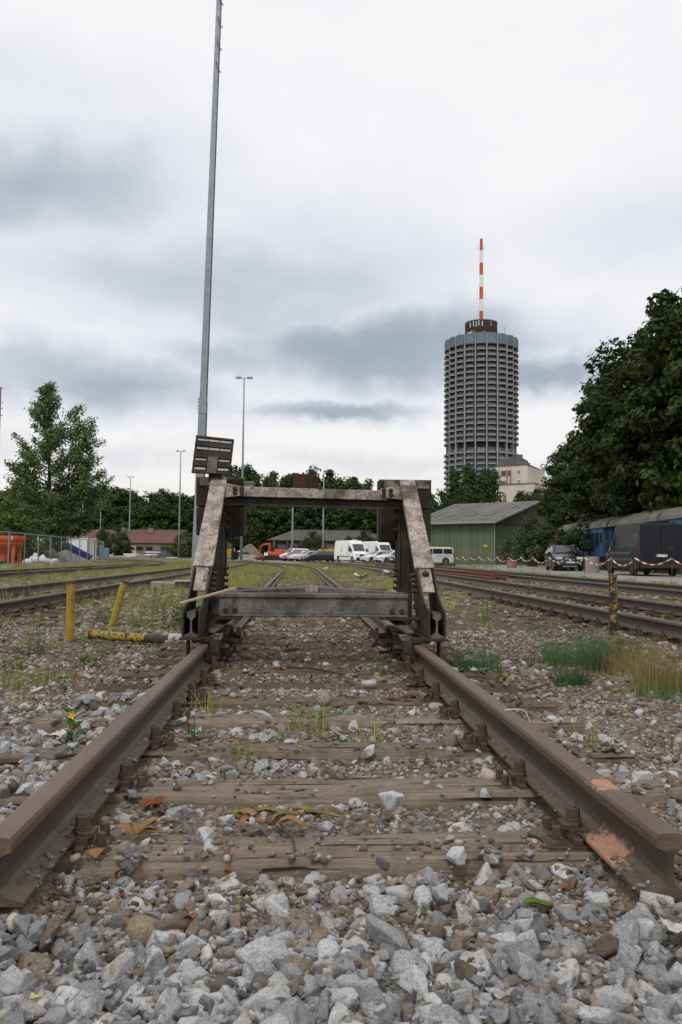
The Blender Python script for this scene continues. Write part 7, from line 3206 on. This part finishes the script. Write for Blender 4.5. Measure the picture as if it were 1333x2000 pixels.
slab_stack('stack of pale concrete slabs right of the left buffer post, by the thin mast', 482, 112, 2.2, 5, .17, M['conc_pale'])
slab_stack('tall stack of pale and dark slabs before the red roofed building', 302, 196, 3.6, 6, .28, [M['white_paint'], M['galv_dark']], 2)
slab_stack('low stack of white slabs left of the tall slab stack', 259, 197, 3.2, 4, .22, [M['conc_pale'], M['white_paint']], 2)
slab_stack('low broken slab stack directly left of the tall one', 280, 194, 3.4, 3, .22, [M['conc_pale'], M['concrete']], 2)
slab_stack('flat scattered white slabs left of the low slab stacks', 222, 195, 7.0, 2, .18, [M['conc_pale'], M['white_paint']], 3, 1.2)
slab_stack('white boards lying right of the dark pile', 338, 190, 2.4, 1, .22, M['white_paint'], 1.5)
heap('black tarpaulin covered pile right of the slab stacks', 322, 193, 5.2, 1.9, 3, mat('black_tarpaulin', (.018, .018, .02), rough=.5), 13, 'covered_pile', 'pile')
p = at(502, 1085, 120)
b = MB()
b.b2((p.x - 2.0, 119.4, .1), (p.x + 1.3, 120.2, .42))
b.b2((p.x - 1.8, 119.5, -.06), (p.x - 1.5, 120.1, .099))
b.b2((p.x + .8, 119.5, -.06), (p.x + 1.1, 120.1, .099))
tag(b.build('steel_beam', M['steel_rust'], bevel=.02), 'rusty brown beam on blocks right of the pale slab stack', 'beam')

# ------------------------------------------------------------------ leaves, litter and sticks on the track bed
def curled_leaf(b, c, L, w, ang, curl, tilt, rng):
    n = 6
    M_ = Matrix.Rotation(ang, 3, 'Z') @ Matrix.Rotation(tilt, 3, 'Y')
    rows = []
    for i in range(n + 1):
        t = i / n
        hw = w * math.sin(PI * min(1, t * .92 + .06)) ** .7
        z = curl * L * math.sin(t * PI * 1.1) + .05 * L * math.sin(t * 7 + ang)
        rows.append([(t * L, -hw, z + hw * .5), (t * L, -hw * .5, z + hw * .16), (t * L, 0, z), (t * L, hw * .5, z + hw * .12), (t * L, hw, z + hw * .35)])
    V = [M_ @ Vector(p) + Vector(c) for r in rows for p in r]
    b.add(V, [(i * 5 + j, i * 5 + j + 1, (i + 1) * 5 + j + 1, (i + 1) * 5 + j) for i in range(n) for j in range(4)])


def leaf_pile(name, label, px, py, z, leaves, m, seed, stem=None, cat='dead leaf'):
    rng = np.random.default_rng(seed)
    p_ = hit(px, py)
    x, y, z = p_.x, p_.y, p_.z + .002
    root = thing(name, label, cat, (x, y, z))
    for (dx, dy, L, w, ang, curl, tilt) in leaves:
        b = MB()
        curled_leaf(b, (x + dx, y + dy, z + .012), L, w, ang, curl, tilt, rng)
        o = b.build('leaflet', m, root, smooth=True)
        o.modifiers.new('thick', 'SOLIDIFY').thickness = .0008
    if stem:
        b = MB()
        b.tube([Vector((x, y, z + .01)) + Vector(q) for q in stem], .0022, 5)
        b.build('leaf_stalk', m, root)
    return root


leaf_pile('dead_leaf', 'curled orange brown leaf with several lobes lying on the nearest sleeper', 272, 1640, .008,
          [(0, 0, .085, .020, 2.95, .10, -.1), (0, .0, .075, .020, .30, .16, -.35), (0, 0, .070, .018, .75, .14, -.5), (.0, 0, .065, .018, -.1, .08, -.1), (-.005, 0, .05, .015, 1.6, .2, -.3)], LM['leaf_brown'], 1, [(0, 0, 0), (-.01, -.03, .003), (-.015, -.05, -.004)])
leaf_pile('dead_leaf', 'crumpled rust red leaf behind the curled orange brown one', 302, 1590, .008, [(-.03, 0, .06, .022, .3, .15, -.2), (0, .01, .06, .02, 1.0, .2, -.4), (-.02, .01, .05, .02, 2.4, .15, -.3)], LM['leaf_red'], 2)
rg2 = np.random.default_rng(3)
x, y = gp(550, 1610, .010)
wl = thing('wilted_leaf', 'long wilted chestnut leaf, half green and half tan, on the nearest sleeper', 'dead leaf', (x, y, .01))
for k in range(12):
    b = MB()
    t = k / 11
    an = (PI - .25 if k % 2 else .2) + rg2.normal() * .35
    curled_leaf(b, (x - .115 + .23 * t, y + .012 * rg2.normal(), .013 + .004 * (k % 3)), .07 + .03 * rg2.random(), .016, an, .15, -.10 - .22 * rg2.random(), rg2)
    o = b.build('leaflet', LM['leaf_mixed' if k % 3 else 'leaf_brown'], wl, smooth=True)
    o.modifiers.new('thick', 'SOLIDIFY').thickness = .0008
leaf_pile('green_leaf', 'single fresh green leaf lying on the grey stones at the lower right', 1022, 1779, .012, [(0, 0, .075, .020, .05, .03, .05)], LM['leaf_green'], 5, None, 'leaf')
bits = [(438, 1716, 'small rust red leaf scrap below the nearest sleeper', 'leaf_red', .025), (240, 1768, 'rust red leaf scrap among the grey stones at lower left', 'leaf_red', .022), (370, 1808, 'rust red leaf scrap beside the thin brown twig', 'leaf_red', .026),
        (1098, 1752, 'upright rust brown leaf curl right of the green leaf', 'leaf_red', .026), (185, 1690, 'flat tan leaf at the left end of the nearest sleeper', 'leaf_brown', .045), (402, 1380, 'orange leaf scrap beside the inner side of the left rail', 'leaf_red', .035),
        (880, 1300, 'orange leaf under the right side of the buffer stop', 'leaf_red', .05), (705, 1228, 'bright tan leaf litter under the cross beam, right side', 'leaf_brown', .10), (600, 1385, 'rust red leaf scrap beside the pale brown stone', 'leaf_red', .03),
        (830, 1366, 'yellow brown leaf beside the white can', 'leaf_brown', .05), (1230, 1345, 'orange leaf scrap under the straw coloured grass', 'leaf_red', .045), (1080, 1330, 'rust red leaf under the small horsetail clump', 'leaf_red', .045),
        (985, 1335, 'orange leaf scrap against the outer side of the right rail', 'leaf_red', .05), (420, 1352, 'orange leaf scrap near the second rail bolt on the left', 'leaf_red', .04), (1040, 1668, 'orange painted leaf scrap by the right rail bolts', 'leaf_red', .02)]
for i, (px, py, lab, m, L) in enumerate(bits):
    leaf_pile('dead_leaf', lab, px, py, .022, [(0, 0, L, L * .30, i * 1.9, .2, -.35), (.004, .003, L * .8, L * .28, i * 1.9 + 1.3, .2, -.5)], LM[m], 20 + i)
# scattered litter no one could count
LIT_COL = bpy.data.collections.new('litter_kinds')
for i in range(6):
    b = MB()
    if i < 3:
        curled_leaf(b, (0, 0, 0), .05, .014, 0, .2, -.1, rg2)
    else:
        b.tube([(0, 0, .0), (.06, .01, .006), (.12, -.008, .002)], [.002, .0018, .001], 4)
    me = b.mesh('litter', LM['leaf_red'] if i == 0 else LM['dryweed'] if i in (1, 3) else LM['straw'] if i in (2, 4) else M['bark'])
    LIT_COL.objects.link(bpy.data.objects.new('l%03d' % i, me))
LG = scatter_group(LIT_COL)
Pl, Rl, Sl, Il = [], [], [], []
for _ in range(5200):
    y = math.sqrt(random.uniform(1.3 ** 2, 11 ** 2))
    a_, b_ = view_x(y, .02)
    x = random.uniform(a_, b_)
    if not rail_free(x, y, .08):
        continue
    w_ = .10 if y < 3.5 else (.8 if abs(x) < .7 and y > 4.4 else .5)
    if random.random() > w_ * np.clip((fbm(x * 1.6, y * 1.6, 66, 3) - .36) / .2, .1, 1):
        continue
    i, j = int((x - RX0) / RC), int((y - RY0) / RC)
    z = HM[j, i] if (0 <= i < rnx and 0 <= j < rny) else gz1(x, y)
    s = random.uniform(.45, 1.15)
    Pl.append((x, y, float(z) + .002))
    Rl.append((random.gauss(0, .3), random.gauss(0, .3), random.uniform(0, 6.28)))
    Sl.append((s, s, s))
    Il.append(random.choice([0, 1, 1, 2, 3, 3, 4, 4, 5, 1]))
scatter('leaf_litter', np.array(Pl), np.array(Rl), np.array(Sl), np.array(Il), LG, None, 'stuff', 'dry leaf scraps and straw scattered over the stones', 'litter')

# can, paper, sticks
x, y = gp(720, 1352, -.02)
cn = thing('drink_can', 'dented white and silver can lying on a sleeper between the rails', 'can', (x, y, .0))
b = MB()
b.lathe([(.016, -.045), (.024, -.043), (.029, -.036), (.024, -.01), (.028, .014), (.029, .036), (.024, .043), (.016, .045)], (x, y, .027), 18, 'X')
b.build('body', mat('white_can', (.36, .355, .34), (.20, .19, .18), s=30, rough=.5, metal=.2), cn, smooth=True)
b = MB()
b.lathe([(.001, .042), (.020, .043), (.023, .0462), (.024, .043)], (x, y, .027), 18, 'X')
b.build('end', M['galv'], cn)


def scrap(label, px, py, z, w, h_, m, seed, name='paper_scrap', cat='paper'):
    x, y = gp(px, py, z)
    rng = np.random.default_rng(seed)
    n = 7
    V = []
    for j in range(n):
        for i in range(n):
            u, v = i / (n - 1) - .5, j / (n - 1) - .5
            V.append((x + u * w, y + v * h_, z + .02 + w * .5 * (float(fbm(u * 3 + seed, v * 3 + seed, seed, 2)) - .45) + .3 * w * abs(u)))
    b = MB()
    b.add(V, [(j * n + i, j * n + i + 1, (j + 1) * n + i + 1, (j + 1) * n + i) for j in range(n - 1) for i in range(n - 1)])
    o = b.build(name, m, smooth=True)
    o.modifiers.new('thick', 'SOLIDIFY').thickness = .001
    tag(o, label, cat)
    return o


M['paper'] = mat('white_paper', (.56, .55, .54), (.42, .41, .40), s=20, rough=.8)
scrap('crumpled white paper on the stones below the yellow flowered weed', 104, 1448, -.01, .115, .06, M['paper'], 2)
scrap('white paper scrap between the rails under the right buffer foot', 752, 1274, .0, .11, .08, M['paper'], 3)
scrap('frayed whitish rag at the lower right picture edge', 1322, 1832, .0, .055, .05, mat('grey_rag', (.50, .47, .45), (.30, .28, .27), s=40, rough=.9), 4, 'cloth_rag', 'rag')
scrap('pale paper flat in the meadow right of the far rails', 705, 1129, -.05, .55, .3, M['paper'], 5)
scrap('whitish litter in the grass between the far rails', 632, 1113, -.05, .5, .3, M['paper'], 6)
scrap('white litter on the ground beside the right buffer post', 770, 1127, -.05, .9, .3, M['paper'], 7)
scrap('tiny yellow wrapper in the lower left corner of the stones', 72, 1972, .005, .022, .010, mat('yellow_wrapper', (.55, .48, .10), (.35, .32, .15), s=200, rough=.4), 8, 'wrapper', 'wrapper')


def stick(label, pts, r0, m, name='twig'):
    P = []
    for (px, py, z) in pts:
        p_ = hit(px, py)
        P.append((p_.x, p_.y, p_.z + r0 + .25 * max(0, z)))
    b = MB()
    b.tube(P, [r0 * (1 - .5 * i / max(1, len(P) - 1)) for i in range(len(P))], 6)
    tag(b.build(name, m, smooth=True), label, 'twig')


stick('thin crooked dark twig hanging over the edge of the nearest sleeper', [(548, 1612, .018), (556, 1628, .016), (572, 1640, .012), (576, 1662, .006), (576, 1680, -.02)], .0042, M['bark'])
stick('brown twig lying among the grey stones below the nearest sleeper', [(352, 1835, .035), (385, 1800, .04), (412, 1770, .035)], .0042, mat('reddish_twig', (.16, .09, .06), rough=.9))
stick('thin dark twig leaning on a stone right of the brown one', [(400, 1862, .02), (408, 1838, .04), (418, 1812, .05)], .002, M['bark'])
stick('short yellow straw on the stones at the bottom centre', [(655, 1880, .03), (640, 1848, .05)], .0022, LM['straw'], 'straw')
stick('dark branch lying across the sleepers under the buffer stop', [(560, 1308, .02), (610, 1310, .03), (670, 1322, .02)], .012, M['bark'])
stick('rusty root like twig on the stones right of the right rail', [(1000, 1352, .0), (1040, 1348, .02), (1072, 1340, .03)], .009, mat('rusty_root', (.12, .07, .05), rough=.9))
# white string over the right rail head
x, y = gp(1003, 1386, .171)
b = MB()
b.tube([(x - .045, y - .005, .155), (x - .034, y - .003, .1705), (x, y, .1725), (x + .03, y + .004, .171), (x + .055, y + .006, .160), (x + .09, y + .008, .06)], .0028, 6)
tag(b.build('string', M['paper']), 'bit of white string lying across the right rail head', 'string')
